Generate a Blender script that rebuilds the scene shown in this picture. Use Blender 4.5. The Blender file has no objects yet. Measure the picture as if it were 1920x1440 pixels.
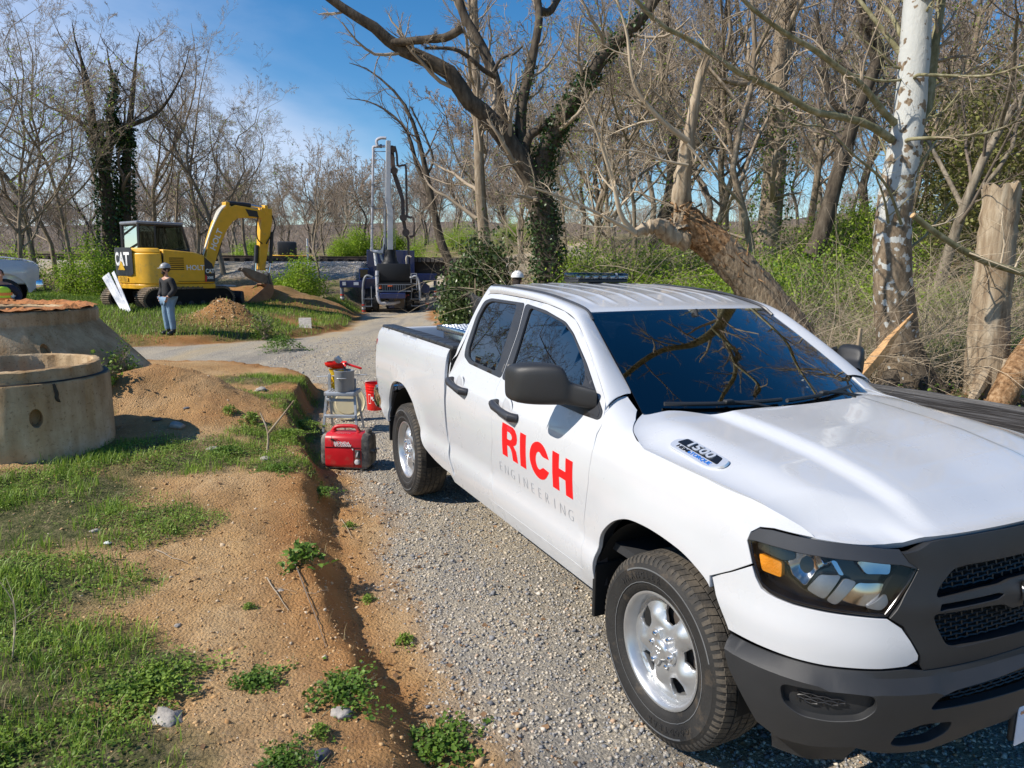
import bpy, bmesh, math, random
import numpy as np
from mathutils import Vector, Matrix, geometry
rng = np.random.default_rng(7)
random.seed(7)
SC = bpy.context.scene
COL = SC.collection
# ------------------------------------------------------------------ camera, light, exposure
cam_d = bpy.data.cameras.new('camera')
cam = bpy.data.objects.new('camera', cam_d); COL.objects.link(cam)
CAMR = np.array([[0.9999493, -0.0100714, -0.0], [0.0016939, 0.1681837, -0.9857542], [0.0099279, 0.9857042, 0.1681922]])
CAMZ = 2.0157
_m = Matrix(CAMR.tolist()).to_4x4(); _m.translation = (0, 0, CAMZ)
cam.matrix_world = _m
cam_d.sensor_width = 36.0; cam_d.lens = 24.7833
cam_d.clip_start = 0.05; cam_d.clip_end = 3000
SC.camera = cam
SUN_AZ, SUN_EL = math.radians(18), math.radians(42)      # direction the light travels, from +X ; elevation
sun_d = bpy.data.lights.new('sun', 'SUN'); sun_d.energy = 4.7; sun_d.angle = math.radians(0.53); sun_d.color = (1.0, 0.925, 0.82)
sun = bpy.data.objects.new('sun', sun_d); COL.objects.link(sun)
_sd = Vector((math.cos(SUN_AZ) * math.cos(SUN_EL), math.sin(SUN_AZ) * math.cos(SUN_EL), -math.sin(SUN_EL)))
sun.rotation_euler = _sd.to_track_quat('-Z', 'Y').to_euler(); sun.location = (-20, -8, 30)
W = bpy.data.worlds.new('World'); SC.world = W; W.use_nodes = True
def build_world():
 nt = W.node_tree; N = nt.nodes; L = nt.links; N.clear()
 out = N.new('ShaderNodeOutputWorld'); bg = N.new('ShaderNodeBackground')
 sky = N.new('ShaderNodeTexSky'); sky.sky_type = 'NISHITA'; sky.sun_disc = False
 sky.sun_elevation = SUN_EL
 # Blender: rotation 0 puts the sun towards +Y, turning clockwise seen from above
 saz = SUN_AZ + math.pi                                   # azimuth of the sun itself from +X
 sky.sun_rotation = (math.pi / 2 - saz) % (2 * math.pi)
 sky.air_density = 1.0; sky.dust_density = 0.15; sky.ozone_density = 3.0; sky.altitude = 100
 tc = N.new('ShaderNodeTexCoord'); mp = N.new('ShaderNodeMapping'); mp.inputs['Scale'].default_value = (1.0, 1.0, 2.6)
 mp.inputs['Rotation'].default_value = (0.0, 0.5, 0.3); mp.inputs['Location'].default_value = (0.35, 0.1, 0.0)
 n1 = N.new('ShaderNodeTexNoise'); n1.inputs['Scale'].default_value = 1.7; n1.inputs['Detail'].default_value = 9; n1.inputs['Roughness'].default_value = 0.52; n1.inputs['Distortion'].default_value = 0.25
 L.new(tc.outputs['Generated'], mp.inputs['Vector']); L.new(mp.outputs['Vector'], n1.inputs['Vector'])
 # the bank of thin cloud lies over the left half of the sky
 dv = N.new('ShaderNodeVectorMath'); dv.operation = 'DOT_PRODUCT'
 a = math.radians(132); dv.inputs[1].default_value = (math.cos(a), math.sin(a), 0.10)
 L.new(tc.outputs['Generated'], dv.inputs[0])
 mr = N.new('ShaderNodeMapRange'); mr.inputs['From Min'].default_value = 0.70; mr.inputs['From Max'].default_value = 1.02
 mr.inputs['To Min'].default_value = -0.14; mr.inputs['To Max'].default_value = 0.22
 L.new(dv.outputs['Value'], mr.inputs['Value'])
 ad = N.new('ShaderNodeMath'); ad.operation = 'ADD'; L.new(n1.outputs['Fac'], ad.inputs[0]); L.new(mr.outputs['Result'], ad.inputs[1])
 rp = N.new('ShaderNodeMapRange'); rp.interpolation_type = 'SMOOTHSTEP'
 rp.inputs['From Min'].default_value = 0.54; rp.inputs['From Max'].default_value = 0.86; rp.inputs['To Max'].default_value = 0.62
 L.new(ad.outputs[0], rp.inputs['Value'])
 hs = N.new('ShaderNodeHueSaturation'); hs.inputs['Saturation'].default_value = 1.35; L.new(sky.outputs[0], hs.inputs['Color'])
 mx = N.new('ShaderNodeMix'); mx.data_type = 'RGBA'; mx.inputs[7].default_value = (6.0, 6.4, 7.8, 1)
 L.new(rp.outputs['Result'], mx.inputs[0]); L.new(hs.outputs['Color'], mx.inputs[6])
 bg.inputs['Strength'].default_value = 0.105
 L.new(mx.outputs[2], bg.inputs['Color']); L.new(bg.outputs[0], out.inputs['Surface'])
build_world()
SC.view_settings.view_transform = 'Standard'; SC.view_settings.look = 'None'
SC.view_settings.exposure = 0.40; SC.view_settings.gamma = 1.0; SC.view_settings.use_curve_mapping = False
SC.render.engine = 'CYCLES'
SC.cycles.max_bounces = 8; SC.cycles.transparent_max_bounces = 16; SC.cycles.diffuse_bounces = 3; SC.cycles.glossy_bounces = 4
SC.cycles.use_denoising = True
SC.cycles.sample_clamp_indirect = 6.0
# ------------------------------------------------------------------ object helpers
def tag(o, label=None, cat=None, group=None, kind=None):
 if label: o['label'] = label
 if cat: o['category'] = cat
 if group: o['group'] = group
 if kind: o['kind'] = kind
 return o
def empty(name, loc=(0, 0, 0), rz=0.0, label=None, cat=None, group=None):
 o = bpy.data.objects.new(name, None); COL.objects.link(o)
 o.location = loc; o.rotation_euler = (0, 0, rz); o.empty_display_size = 0.1
 return tag(o, label, cat, group)
def newmesh(name, V, F, smooth=True, sharp=None, uv=None):
 me = bpy.data.meshes.new(name)
 V = np.asarray(V, dtype=np.float32)
 if isinstance(F, np.ndarray):
  k = F.shape[1]; n = len(F)
  me.vertices.add(len(V)); me.vertices.foreach_set('co', V.ravel())
  me.loops.add(n * k); me.loops.foreach_set('vertex_index', F.astype(np.int32).ravel())
  me.polygons.add(n); me.polygons.foreach_set('loop_start', np.arange(0, n * k, k, dtype=np.int32))
  me.update(calc_edges=True)
 else:
  me.from_pydata(V.tolist(), [], F)
 if smooth: me.polygons.foreach_set('use_smooth', np.ones(len(me.polygons), dtype=bool))
 me.update()
 if sharp is not None: me.set_sharp_from_angle(angle=math.radians(sharp))
 return me
def link(name, me, mat=None, parent=None, loc=None):
 o = bpy.data.objects.new(name, me); COL.objects.link(o)
 if mat is not None:
  for m in (mat if isinstance(mat, (list, tuple)) else [mat]): me.materials.append(m)
 if parent is not None: o.parent = parent
 if loc is not None: o.location = loc
 return o
def mesh(name, V, F, mat, parent=None, smooth=True, sharp=None, loc=None):
 return link(name, newmesh(name, V, F, smooth, sharp), mat, parent, loc)
def rotm(rx=0, ry=0, rz=0):
 return np.array((Matrix.Rotation(rz, 3, 'Z') @ Matrix.Rotation(ry, 3, 'Y') @ Matrix.Rotation(rx, 3, 'X')))
def frame_of(d):
 d = np.asarray(d, float); d = d / np.linalg.norm(d)
 a = np.array([0, 0, 1.0]) if abs(d[2]) < 0.9 else np.array([1.0, 0, 0])
 u = np.cross(a, d); u /= np.linalg.norm(u); v = np.cross(d, u)
 return u, v, d
class MB:
 """collects simple shapes into one mesh"""
 def __init__(s): s.V = []; s.F = []; s.mi = []
 def add(s, V, F, m=0):
  o = len(s.V); s.V.extend([tuple(map(float, v)) for v in V]); s.F.extend([tuple(int(i) + o for i in f) for f in F]); s.mi.extend([m] * len(F)); return s
 def box(s, c, d, R=None, m=0, taper=1.0):
  x, y, z = [k / 2 for k in d]
  P = np.array([[-x, -y, -z], [x, -y, -z], [x, y, -z], [-x, y, -z], [-x * taper, -y * taper, z], [x * taper, -y * taper, z], [x * taper, y * taper, z], [-x * taper, y * taper, z]])
  if R is not None: P = P @ np.asarray(R).T
  return s.add(P + np.asarray(c), [(0, 3, 2, 1), (4, 5, 6, 7), (0, 1, 5, 4), (1, 2, 6, 5), (2, 3, 7, 6), (3, 0, 4, 7)], m)
 def rbox(s, c, d, r=0.02, R=None, m=0, seg=2):
  bm = bmesh.new(); bmesh.ops.create_cube(bm, size=1.0)
  bmesh.ops.scale(bm, vec=d, verts=bm.verts)
  bmesh.ops.bevel(bm, geom=bm.edges[:], offset=min(r, min(d) * 0.49), segments=seg, affect='EDGES', profile=0.5)
  bm.verts.index_update()
  P = np.array([v.co[:] for v in bm.verts]); F = [tuple(v.index for v in f.verts) for f in bm.faces]; bm.free()
  if R is not None: P = P @ np.asarray(R).T
  return s.add(P + np.asarray(c), F, m)
 def tube(s, pts, r, n=8, caps=True, m=0):
  pts = np.asarray(pts, float); k = len(pts); r = np.full(k, r, float) if np.isscalar(r) else np.asarray(r, float)
  T = np.gradient(pts, axis=0) if k > 2 else np.repeat((pts[1] - pts[0])[None], 2, 0)
  T /= np.maximum(np.linalg.norm(T, axis=1), 1e-9)[:, None]
  u, v, _ = frame_of(T[0]); V = []; a = np.arange(n) * 2 * np.pi / n
  for i in range(k):
   u = u - T[i] * np.dot(u, T[i]); u /= max(np.linalg.norm(u), 1e-9); v = np.cross(T[i], u)
   V.append(pts[i] + r[i] * (np.cos(a)[:, None] * u + np.sin(a)[:, None] * v))
  V = np.concatenate(V); F = []
  for i in range(k - 1):
   for j in range(n):
    F.append((i * n + j, i * n + (j + 1) % n, (i + 1) * n + (j + 1) % n, (i + 1) * n + j))
  if caps: F.append(tuple(range(n - 1, -1, -1))); F.append(tuple((k - 1) * n + j for j in range(n)))
  return s.add(V, F, m)
 def cyl(s, p0, p1, r0, r1=None, n=16, m=0, caps=True):
  return s.tube([p0, p1], [r0, r0 if r1 is None else r1], n, caps, m)
 def lathe(s, prof, n=32, c=(0, 0, 0), axis=(0, 0, 1), m=0, closed=False):
  """prof: list of (radius, height) along the axis"""
  u, v, d = frame_of(axis); c = np.asarray(c, float); a = np.arange(n) * 2 * np.pi / n; V = []; F = []; k = len(prof)
  for (r, h) in prof: V.append(c + d * h + r * (np.cos(a)[:, None] * u + np.sin(a)[:, None] * v))
  V = np.concatenate(V)
  for i in range(k - (0 if closed else 1)):
   i2 = (i + 1) % k
   for j in range(n): F.append((i * n + j, i * n + (j + 1) % n, i2 * n + (j + 1) % n, i2 * n + j))
  return s.add(V, F, m)
 def prism(s, poly, h0, h1, fr=None, m=0, scale1=1.0):
  """poly: 2D points; extruded from h0 to h1; fr maps local (a,b,h) -> xyz (function) or None"""
  P = np.asarray(poly, float); n = len(P); c = P.mean(0); P1 = c + (P - c) * scale1
  A = np.concatenate([np.c_[P, np.full(n, h0)], np.c_[P1, np.full(n, h1)]])
  if fr is not None: A = np.array([fr(*q) for q in A])
  F = [tuple(range(n - 1, -1, -1)), tuple(range(n, 2 * n))] + [(i, (i + 1) % n, n + (i + 1) % n, n + i) for i in range(n)]
  return s.add(A, F, m)
 def ball(s, c, r, n=10, k=7, m=0):
  r = np.ones(3) * r; P = []; F = []
  for i in range(k + 1):
   t = np.pi * i / k
   for j in range(n): P.append((r[0] * np.sin(t) * np.cos(2 * np.pi * j / n), r[1] * np.sin(t) * np.sin(2 * np.pi * j / n), r[2] * np.cos(t)))
  for i in range(k):
   for j in range(n): F.append((i * n + j, (i + 1) * n + j, (i + 1) * n + (j + 1) % n, i * n + (j + 1) % n))
  return s.add(np.array(P) + np.asarray(c), F, m)
 def build(s, name, mat, parent=None, bev=0.0, smooth=True, sharp=38, loc=None, seg=2):
  me = newmesh(name, s.V, s.F, smooth, sharp)
  o = link(name, me, mat, parent, loc)
  if any(s.mi): me.polygons.foreach_set('material_index', np.array(s.mi, dtype=np.int32))
  bm = bmesh.new(); bm.from_mesh(me); bmesh.ops.recalc_face_normals(bm, faces=bm.faces[:]); bm.to_mesh(me); bm.free()
  if bev > 0:
   b = o.modifiers.new('edge', 'BEVEL'); b.width = bev; b.segments = seg; b.limit_method = 'ANGLE'; b.angle_limit = math.radians(40)
  return o
def copy_tree(o, parent=None):
 c = o.copy(); COL.objects.link(c)
 if parent is not None: c.parent = parent
 for ch in list(o.children): copy_tree(ch, c)
 return c
_FONTDUMMY = {}
def text_obj(name, txt, mat, parent, fr, size=0.2, depth=0.002, bold=0.0, xs=1.0, shear=0.0, spacing=1.0, align='CENTER', res=3):
 """lettering as a mesh; fr maps (a,b,h) -> xyz in the parent's frame"""
 cu = bpy.data.curves.new(name, 'FONT'); cu.body = txt; cu.size = size; cu.align_x = align; cu.align_y = 'CENTER'
 cu.extrude = max(depth / 2, 1e-5); cu.offset = bold; cu.shear = shear; cu.space_character = spacing; cu.resolution_u = res
 to = bpy.data.objects.new(name, cu); COL.objects.link(to)
 dg = bpy.context.evaluated_depsgraph_get(); me = bpy.data.meshes.new_from_object(to.evaluated_get(dg))
 bpy.data.objects.remove(to)
 V = np.array([v.co[:] for v in me.vertices])
 if len(V) == 0: return None
 V = np.array([fr(q[0] * xs, q[1], q[2]) for q in V])
 for i, v in enumerate(me.vertices): v.co = V[i]
 me.materials.clear(); me.update()
 return link(name, me, mat, parent)
# ------------------------------------------------------------------ materials
def _nt(name):
 m = bpy.data.materials.new(name); m.use_nodes = True
 nt = m.node_tree; b = nt.nodes['Principled BSDF']; return m, nt, b
def rgb(h):
 h = h.lstrip('#'); c = [int(h[i:i + 2], 16) / 255 for i in (0, 2, 4)]
 return tuple((x / 12.92 if x <= 0.04045 else ((x + 0.055) / 1.055) ** 2.4) for x in c)
def mat(name, col, rough=0.5, metal=0.0, var=0.12, vscale=6.0, bump=0.0, bscale=60.0, coat=0.0, spec=0.5, dirt=None, dscale=3.0, damt=0.5, rvar=0.1, alpha=None, trans=0.0, stretch=None, sheen=0.0):
 """a procedural material: base colour varied by noise, optional dirt patches, fine bump"""
 m, nt, b = _nt(name); N = nt.nodes; L = nt.links
 tc = N.new('ShaderNodeTexCoord'); src = tc.outputs['Object']
 if stretch is not None:
  mp = N.new('ShaderNodeMapping'); mp.inputs['Scale'].default_value = stretch; L.new(src, mp.inputs['Vector']); src = mp.outputs['Vector']
 n = N.new('ShaderNodeTexNoise'); n.inputs['Scale'].default_value = vscale; n.inputs['Detail'].default_value = 6; L.new(src, n.inputs['Vector'])
 mr = N.new('ShaderNodeMapRange'); mr.inputs['From Min'].default_value = 0.25; mr.inputs['From Max'].default_value = 0.75
 mr.inputs['To Min'].default_value = 1 - var; mr.inputs['To Max'].default_value = 1 + var; L.new(n.outputs['Fac'], mr.inputs['Value'])
 mx = N.new('ShaderNodeMix'); mx.data_type = 'RGBA'; mx.blend_type = 'MULTIPLY'; mx.inputs[0].default_value = 1
 mx.inputs[6].default_value = (*col, 1); L.new(mr.outputs['Result'], mx.inputs[7]); c = mx.outputs[2]
 if dirt is not None:
  d = N.new('ShaderNodeTexNoise'); d.inputs['Scale'].default_value = dscale; d.inputs['Detail'].default_value = 8; d.inputs['Roughness'].default_value = 0.65; L.new(src, d.inputs['Vector'])
  dr = N.new('ShaderNodeMapRange'); dr.inputs['From Min'].default_value = 0.62 - 0.3 * damt; dr.inputs['From Max'].default_value = 0.80 - 0.2 * damt; L.new(d.outputs['Fac'], dr.inputs['Value'])
  m2 = N.new('ShaderNodeMix'); m2.data_type = 'RGBA'; m2.inputs[7].default_value = (*dirt, 1); L.new(c, m2.inputs[6]); L.new(dr.outputs['Result'], m2.inputs[0]); c = m2.outputs[2]
 L.new(c, b.inputs['Base Color'])
 rr = N.new('ShaderNodeMapRange'); rr.inputs['To Min'].default_value = max(0.0, rough - rvar); rr.inputs['To Max'].default_value = min(1.0, rough + rvar); L.new(n.outputs['Fac'], rr.inputs['Value'])
 L.new(rr.outputs['Result'], b.inputs['Roughness'])
 b.inputs['Metallic'].default_value = metal; b.inputs['Specular IOR Level'].default_value = spec
 if coat: b.inputs['Coat Weight'].default_value = coat; b.inputs['Coat Roughness'].default_value = 0.04
 if trans: b.inputs['Transmission Weight'].default_value = trans
 if bump:
  n2 = N.new('ShaderNodeTexNoise'); n2.inputs['Scale'].default_value = bscale; n2.inputs['Detail'].default_value = 5; L.new(src, n2.inputs['Vector'])
  bp = N.new('ShaderNodeBump'); bp.inputs['Strength'].default_value = min(1.0, bump); bp.inputs['Distance'].default_value = 0.02; L.new(n2.outputs['Fac'], bp.inputs['Height']); L.new(bp.outputs[0], b.inputs['Normal'])
 return m
def leafmat(name, c1, c2, rough=0.55, trans=0.35, scale=3.0):
 """leaf surface: per-clump colour, part of the light passes through"""
 m, nt, b = _nt(name); N = nt.nodes; L = nt.links
 g = N.new('ShaderNodeNewGeometry'); tc = N.new('ShaderNodeTexCoord')
 n = N.new('ShaderNodeTexNoise'); n.inputs['Scale'].default_value = scale; n.inputs['Detail'].default_value = 4; L.new(tc.outputs['Object'], n.inputs['Vector'])
 ad = N.new('ShaderNodeMath'); ad.operation = 'ADD'; L.new(n.outputs['Fac'], ad.inputs[0])
 m5 = N.new('ShaderNodeMath'); m5.operation = 'MULTIPLY_ADD'; m5.inputs[1].default_value = 0.7; m5.inputs[2].default_value = -0.35; L.new(g.outputs['Random Per Island'], m5.inputs[0]); L.new(m5.outputs[0], ad.inputs[1])
 cr = N.new('ShaderNodeMix'); cr.data_type = 'RGBA'; cr.inputs[6].default_value = (*c1, 1); cr.inputs[7].default_value = (*c2, 1); cr.clamp_factor = True; L.new(ad.outputs[0], cr.inputs[0])
 L.new(cr.outputs[2], b.inputs['Base Color']); b.inputs['Roughness'].default_value = rough; b.inputs['Specular IOR Level'].default_value = 0.35
 tr = N.new('ShaderNodeBsdfTranslucent'); L.new(cr.outputs[2], tr.inputs['Color'])
 ms = N.new('ShaderNodeMixShader'); ms.inputs[0].default_value = trans; L.new(b.outputs[0], ms.inputs[1]); L.new(tr.outputs[0], ms.inputs[2])
 L.new(ms.outputs[0], nt.nodes['Material Output'].inputs['Surface'])
 return m
def glassmat(name, tint, rough=0.0, ior=1.52, boost=1.0):
 """window pane: tinted see-through plus mirror reflection by angle"""
 m, nt, b = _nt(name); N = nt.nodes; L = nt.links; N.remove(b)
 fr = N.new('ShaderNodeFresnel'); fr.inputs['IOR'].default_value = ior
 mu = N.new('ShaderNodeMath'); mu.operation = 'MULTIPLY'; mu.inputs[1].default_value = boost; mu.use_clamp = True; L.new(fr.outputs[0], mu.inputs[0])
 t = N.new('ShaderNodeBsdfTransparent'); t.inputs['Color'].default_value = (*tint, 1)
 g = N.new('ShaderNodeBsdfGlossy'); g.inputs['Roughness'].default_value = rough; g.inputs['Color'].default_value = (1, 1, 1, 1)
 ms = N.new('ShaderNodeMixShader'); L.new(mu.outputs[0], ms.inputs[0]); L.new(t.outputs[0], ms.inputs[1]); L.new(g.outputs[0], ms.inputs[2])
 L.new(ms.outputs[0], nt.nodes['Material Output'].inputs['Surface'])
 return m
MT = {}
MT['white_paint'] = mat('white_paint', (0.56, 0.575, 0.60), 0.28, var=0.015, coat=1.0, rvar=0.03)
MT['black_plastic'] = mat('black_plastic', (0.022, 0.023, 0.025), 0.5, var=0.15, bump=0.12, bscale=500, rvar=0.06)
MT['dark_plastic'] = mat('dark_plastic', (0.032, 0.034, 0.04), 0.42, var=0.12, bump=0.05, bscale=400)
MT['gloss_black'] = mat('gloss_black', (0.01, 0.01, 0.012), 0.12, var=0.1)
MT['liner_black'] = mat('liner_black', (0.006, 0.006, 0.006), 0.9, var=0.1)
MT['rubber'] = mat('rubber', (0.018, 0.017, 0.016), 0.75, var=0.25, vscale=12, bump=0.15, bscale=90, dirt=(0.10, 0.075, 0.05), dscale=9, damt=0.25)
MT['tread_rubber'] = mat('tread_rubber', (0.045, 0.041, 0.036), 0.9, var=0.3, vscale=20, bump=0.2, bscale=120, dirt=(0.14, 0.115, 0.085), dscale=6, damt=0.5)
MT['steel_wheel'] = mat('steel_wheel', (0.55, 0.56, 0.57), 0.34, metal=0.75, var=0.05, vscale=20, dirt=(0.35, 0.31, 0.26), dscale=5, damt=0.2)
MT['chrome'] = mat('chrome', (0.85, 0.86, 0.88), 0.08, metal=1.0, var=0.02)
MT['bare_metal'] = mat('bare_metal', (0.45, 0.46, 0.48), 0.35, metal=0.9, var=0.1)
MT['red_vinyl'] = mat('red_vinyl', (0.75, 0.008, 0.012), 0.4, var=0.03)
MT['grey_vinyl'] = mat('grey_vinyl', (0.33, 0.35, 0.38), 0.4, var=0.03)
# ------------------------------------------------------------------ terrain
def _h2(ix, iy, seed):
 n = (ix * 374761393 + iy * 668265263 + seed * 974634777) & 0xffffffff
 n = ((n ^ (n >> 13)) * 1274126177) & 0xffffffff
 return ((n ^ (n >> 16)) & 0xffff) / 65535.0
def vnoise(x, y, seed=0):
 ix = np.floor(x).astype(np.int64); iy = np.floor(y).astype(np.int64); fx = x - ix; fy = y - iy
 fx = fx * fx * (3 - 2 * fx); fy = fy * fy * (3 - 2 * fy)
 a = _h2(ix, iy, seed); b = _h2(ix + 1, iy, seed); c = _h2(ix, iy + 1, seed); d = _h2(ix + 1, iy + 1, seed)
 return a + (b - a) * fx + (c - a) * fy + (a - b - c + d) * fx * fy
def fbm(x, y, sc, oct=4, seed=0, gain=0.5):
 s = 0; a = 1; t = 0
 for i in range(oct):
  s = s + a * vnoise(x * sc, y * sc, seed + i * 17); t += a; a *= gain; sc *= 2.03
 return s / t - 0.5
def sst(a, b, x):
 t = np.clip((x - a) / (b - a), 0, 1); return t * t * (3 - 2 * t)
ROAD = np.array([(0.35, -14), (0.2, 0.6), (0.02, 2.1), (-0.16, 2.55), (-0.39, 3.05), (-0.67, 3.64), (-0.89, 4.32), (-1.11, 5.05), (-1.42, 6.05), (-1.76, 6.9), (-2.2, 8.0), (-2.6, 9.6), (-2.85, 10.9),
 (-3.25, 11.5), (-4.04, 12.0), (-4.99, 12.5), (-6.07, 12.6), (-8.0, 12.6), (-12, 12.2), (-24, 11.5), (-24, 16.2), (-13, 16.4), (-9.04, 16.72), (-8.07, 16.81), (-7.19, 17.6), (-6.22, 18.3), (-5.4, 19.6), (-5.2, 21.8), (-5.5, 24.9), (-5.97, 28.1), (-6.2, 33), (-6.0, 44),
 (-3.2, 44), (-3.0, 33), (-3.3, 27.9), (-2.95, 25.2), (-2.2, 22.7), (-1.4, 20.6), (-0.6, 17), (0.9, 13.6), (2.7, 10.2), (4.0, 8.2), (5.6, 5.4), (7.0, 2.5), (8.5, -2), (10, -14)])
def poly_dist(x, y, P):
 """signed distance to polygon, negative inside"""
 d = np.full(x.shape, 1e9); ins = np.zeros(x.shape, bool)
 n = len(P)
 for i in range(n):
  ax, ay = P[i]; bx, by = P[(i + 1) % n]; ex, ey = bx - ax, by - ay
  t = np.clip(((x - ax) * ex + (y - ay) * ey) / (ex * ex + ey * ey), 0, 1)
  d = np.minimum(d, np.hypot(x - ax - t * ex, y - ay - t * ey))
  c = ((ay > y) != (by > y)) & (x < (bx - ax) * (y - ay) / (by - ay + 1e-12) + ax); ins ^= c
 return np.where(ins, -d, d)
MOUNDS = [(-3.95, 8.1, 0.95, 0.70, 0.36), (-4.4, 7.6, 0.8, 0.6, 0.20), (-3.1, 7.5, 0.7, 0.6, 0.10), (-7.8, 19.3, 0.95, 0.7, 0.62), (-9.1, 24.8, 2.0, 1.1, 0.55), (-7.4, 25.6, 2.0, 1.0, 0.45)]
def terrain(x, y, fine=True):
 """height of the ground, and its cover: gravel, grass, leaf litter, orange soil (0..1 each)"""
 x = np.asarray(x, float); y = np.asarray(y, float)
 wob = 0.16 * fbm(x, y, 0.9, 3, 5) + 0.10 * fbm(x, y, 4.0, 3, 9)
 d = poly_dist(x, y, ROAD) + wob
 q = (x - 4.3) * 0.857 + (y - 8.8) * 0.514            # metres beyond the silt fence line
 right = sst(-1.2, 0.4, q + 0.0)
 far = sst(10.5, 17.5, y)
 # left: a cut bank along the road, then the plateau
 hb = 0.20 + 0.12 * sst(3, 8, y) + 0.10 * fbm(x, y, 0.5, 2, 3) + 0.10 * fbm(x, y, 1.7, 3, 13)
 hl = hb * sst(0.16, 0.42 + 0.10 * fbm(x, y, 1.2, 2, 33), d) + 0.025 * np.clip(d, 0, 6)
 hlf = 0.16 * sst(0.05, 0.4, d) + 0.44 * sst(0.3, 3.6, d) + 0.002 * np.clip(d, 0, 20)
 left = hl * (1 - far) + hlf * far
 # right: low by the pickup, a dug bank further back, then the wooded slope
 rb = sst(13, 18, y)
 hr = 0.05 * sst(0, 0.6, d) + rb * 0.62 * sst(0.1, 1.5, d)
 hr = hr + 0.12 * sst(0.5, 5, q) + 2.3 * sst(4, 17, q) + 0.07 * np.clip(q - 13, 0, 80)
 h = left * (1 - right) + hr * right
 # railway embankment
 e = sst(30.4, 35.2, y) * (1 - sst(39.2, 43, y)); cut = 1 - sst(0.2, 1.0, np.abs(x + 4.6) - 1.7)
 h = np.where(y > 28, np.maximum(h, (0.75 + 1.25 * e) * (1 - cut) * sst(28, 30.4, y)), h)
 h = h + sst(44, 60, y) * np.clip(0.02 * (y - 44) + 0.9, 0, 5) * (1 - sst(4, 17, q))
 for (mx, my, rx, ry, mh) in MOUNDS:
  r2 = ((x - mx) / rx) ** 2 + ((y - my) / ry) ** 2 + 0.35 * fbm(x, y, 1.6, 3, 31)
  h = h + mh * np.exp(-1.6 * np.clip(r2, 0, 9))
 gravel = 1 - sst(-0.28, 0.10, d + 0.55 * (fbm(x, y, 1.7, 4, 21)))
 onroad = d < 0.05
 rut = 0.03 * fbm(x, y, 0.8, 3, 41)
 h = h + np.where(onroad, rut, 0)
 if fine:
  rough = np.where(gravel > 0.5, 0.35, 1.0)
  nearm = 1 - sst(14, 26, np.hypot(x, y))
  h = h + nearm * rough * (0.07 * fbm(x, y, 2.2, 3, 51) + 0.035 * fbm(x, y, 9, 4, 61, 0.6)) + (1 - nearm) * 0.15 * fbm(x, y, 0.7, 3, 71)
  h = h + nearm * 0.012 * fbm(x, y, 45, 2, 81)
  h = h + (1 - np.clip(gravel, 0, 1)) * nearm * 0.02 * (np.abs(fbm(x, y, 6, 4, 91, 0.6)) * -2)
 return h, gravel, d, q
def hz(x, y):
 return float(terrain(np.array([x], float), np.array([y], float))[0][0])
def hzv(x, y): return terrain(x, y)[0]
# where grass grows: (x, y, rx, ry, amount)
GRASS = [(-3.6, 4.7, 1.3, 0.85, 1.0), (-2.7, 4.55, 0.7, 0.5, 0.85), (-2.9, 3.65, 0.9, 0.45, 0.9), (-2.3, 2.8, 0.75, 0.55, 0.9), (-1.85, 2.2, 0.75, 0.45, 1.0), (-1.75, 2.85, 0.38, 0.26, 0.9), (-3.2, 5.9, 0.9, 0.6, 0.7),
 (-2.6, 6.3, 0.6, 0.35, 0.55), (-2.9, 8.6, 0.5, 0.5, 0.8), (-2.45, 8.15, 0.35, 0.6, 0.8), (-2.35, 7.0, 0.5, 0.45, 0.75), (-2.0, 5.9, 0.35, 0.25, 0.6), (-3.6, 9.9, 1.0, 0.5, 0.6), (-5.0, 9.8, 0.9, 0.5, 0.6), (-4.6, 7.0, 0.5, 0.7, 0.8),
 (-9.5, 19.2, 5, 1.9, 0.9), (-14, 22, 8, 4, 1.0), (-6.6, 18.6, 1.3, 1.1, 0.75), (-8.5, 23.5, 4, 2.5, 0.8), (-6.0, 22.5, 0.9, 2.2, 0.5), (-11, 17.0, 3.5, 0.9, 0.35), (-20, 26, 10, 6, 0.8), (-6.6, 16.9, 1.3, 0.4, 0.6), (-9, 50, 30, 9, 0.7), (-6.8, 28.5, 0.8, 1.5, 0.7)]
def grass_at(x, y):
 g = np.zeros(np.shape(x))
 for (gx, gy, rx, ry, a) in GRASS:
  r2 = ((x - gx) / rx) ** 2 + ((y - gy) / ry) ** 2
  g = np.maximum(g, a * np.clip(1.25 - r2, 0, 1))
 g = np.clip(g * 1.3 + 1.6 * fbm(x, y, 1.9, 4, 101) * (g > 0.02), 0, 1)
 for (mx, my, rx, ry, mh) in MOUNDS: g = g * (1 - 0.97 * np.clip(1.5 * np.exp(-1.3 * (((x - mx) / rx) ** 2 + ((y - my) / ry) ** 2)), 0, 1))
 return g
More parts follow.
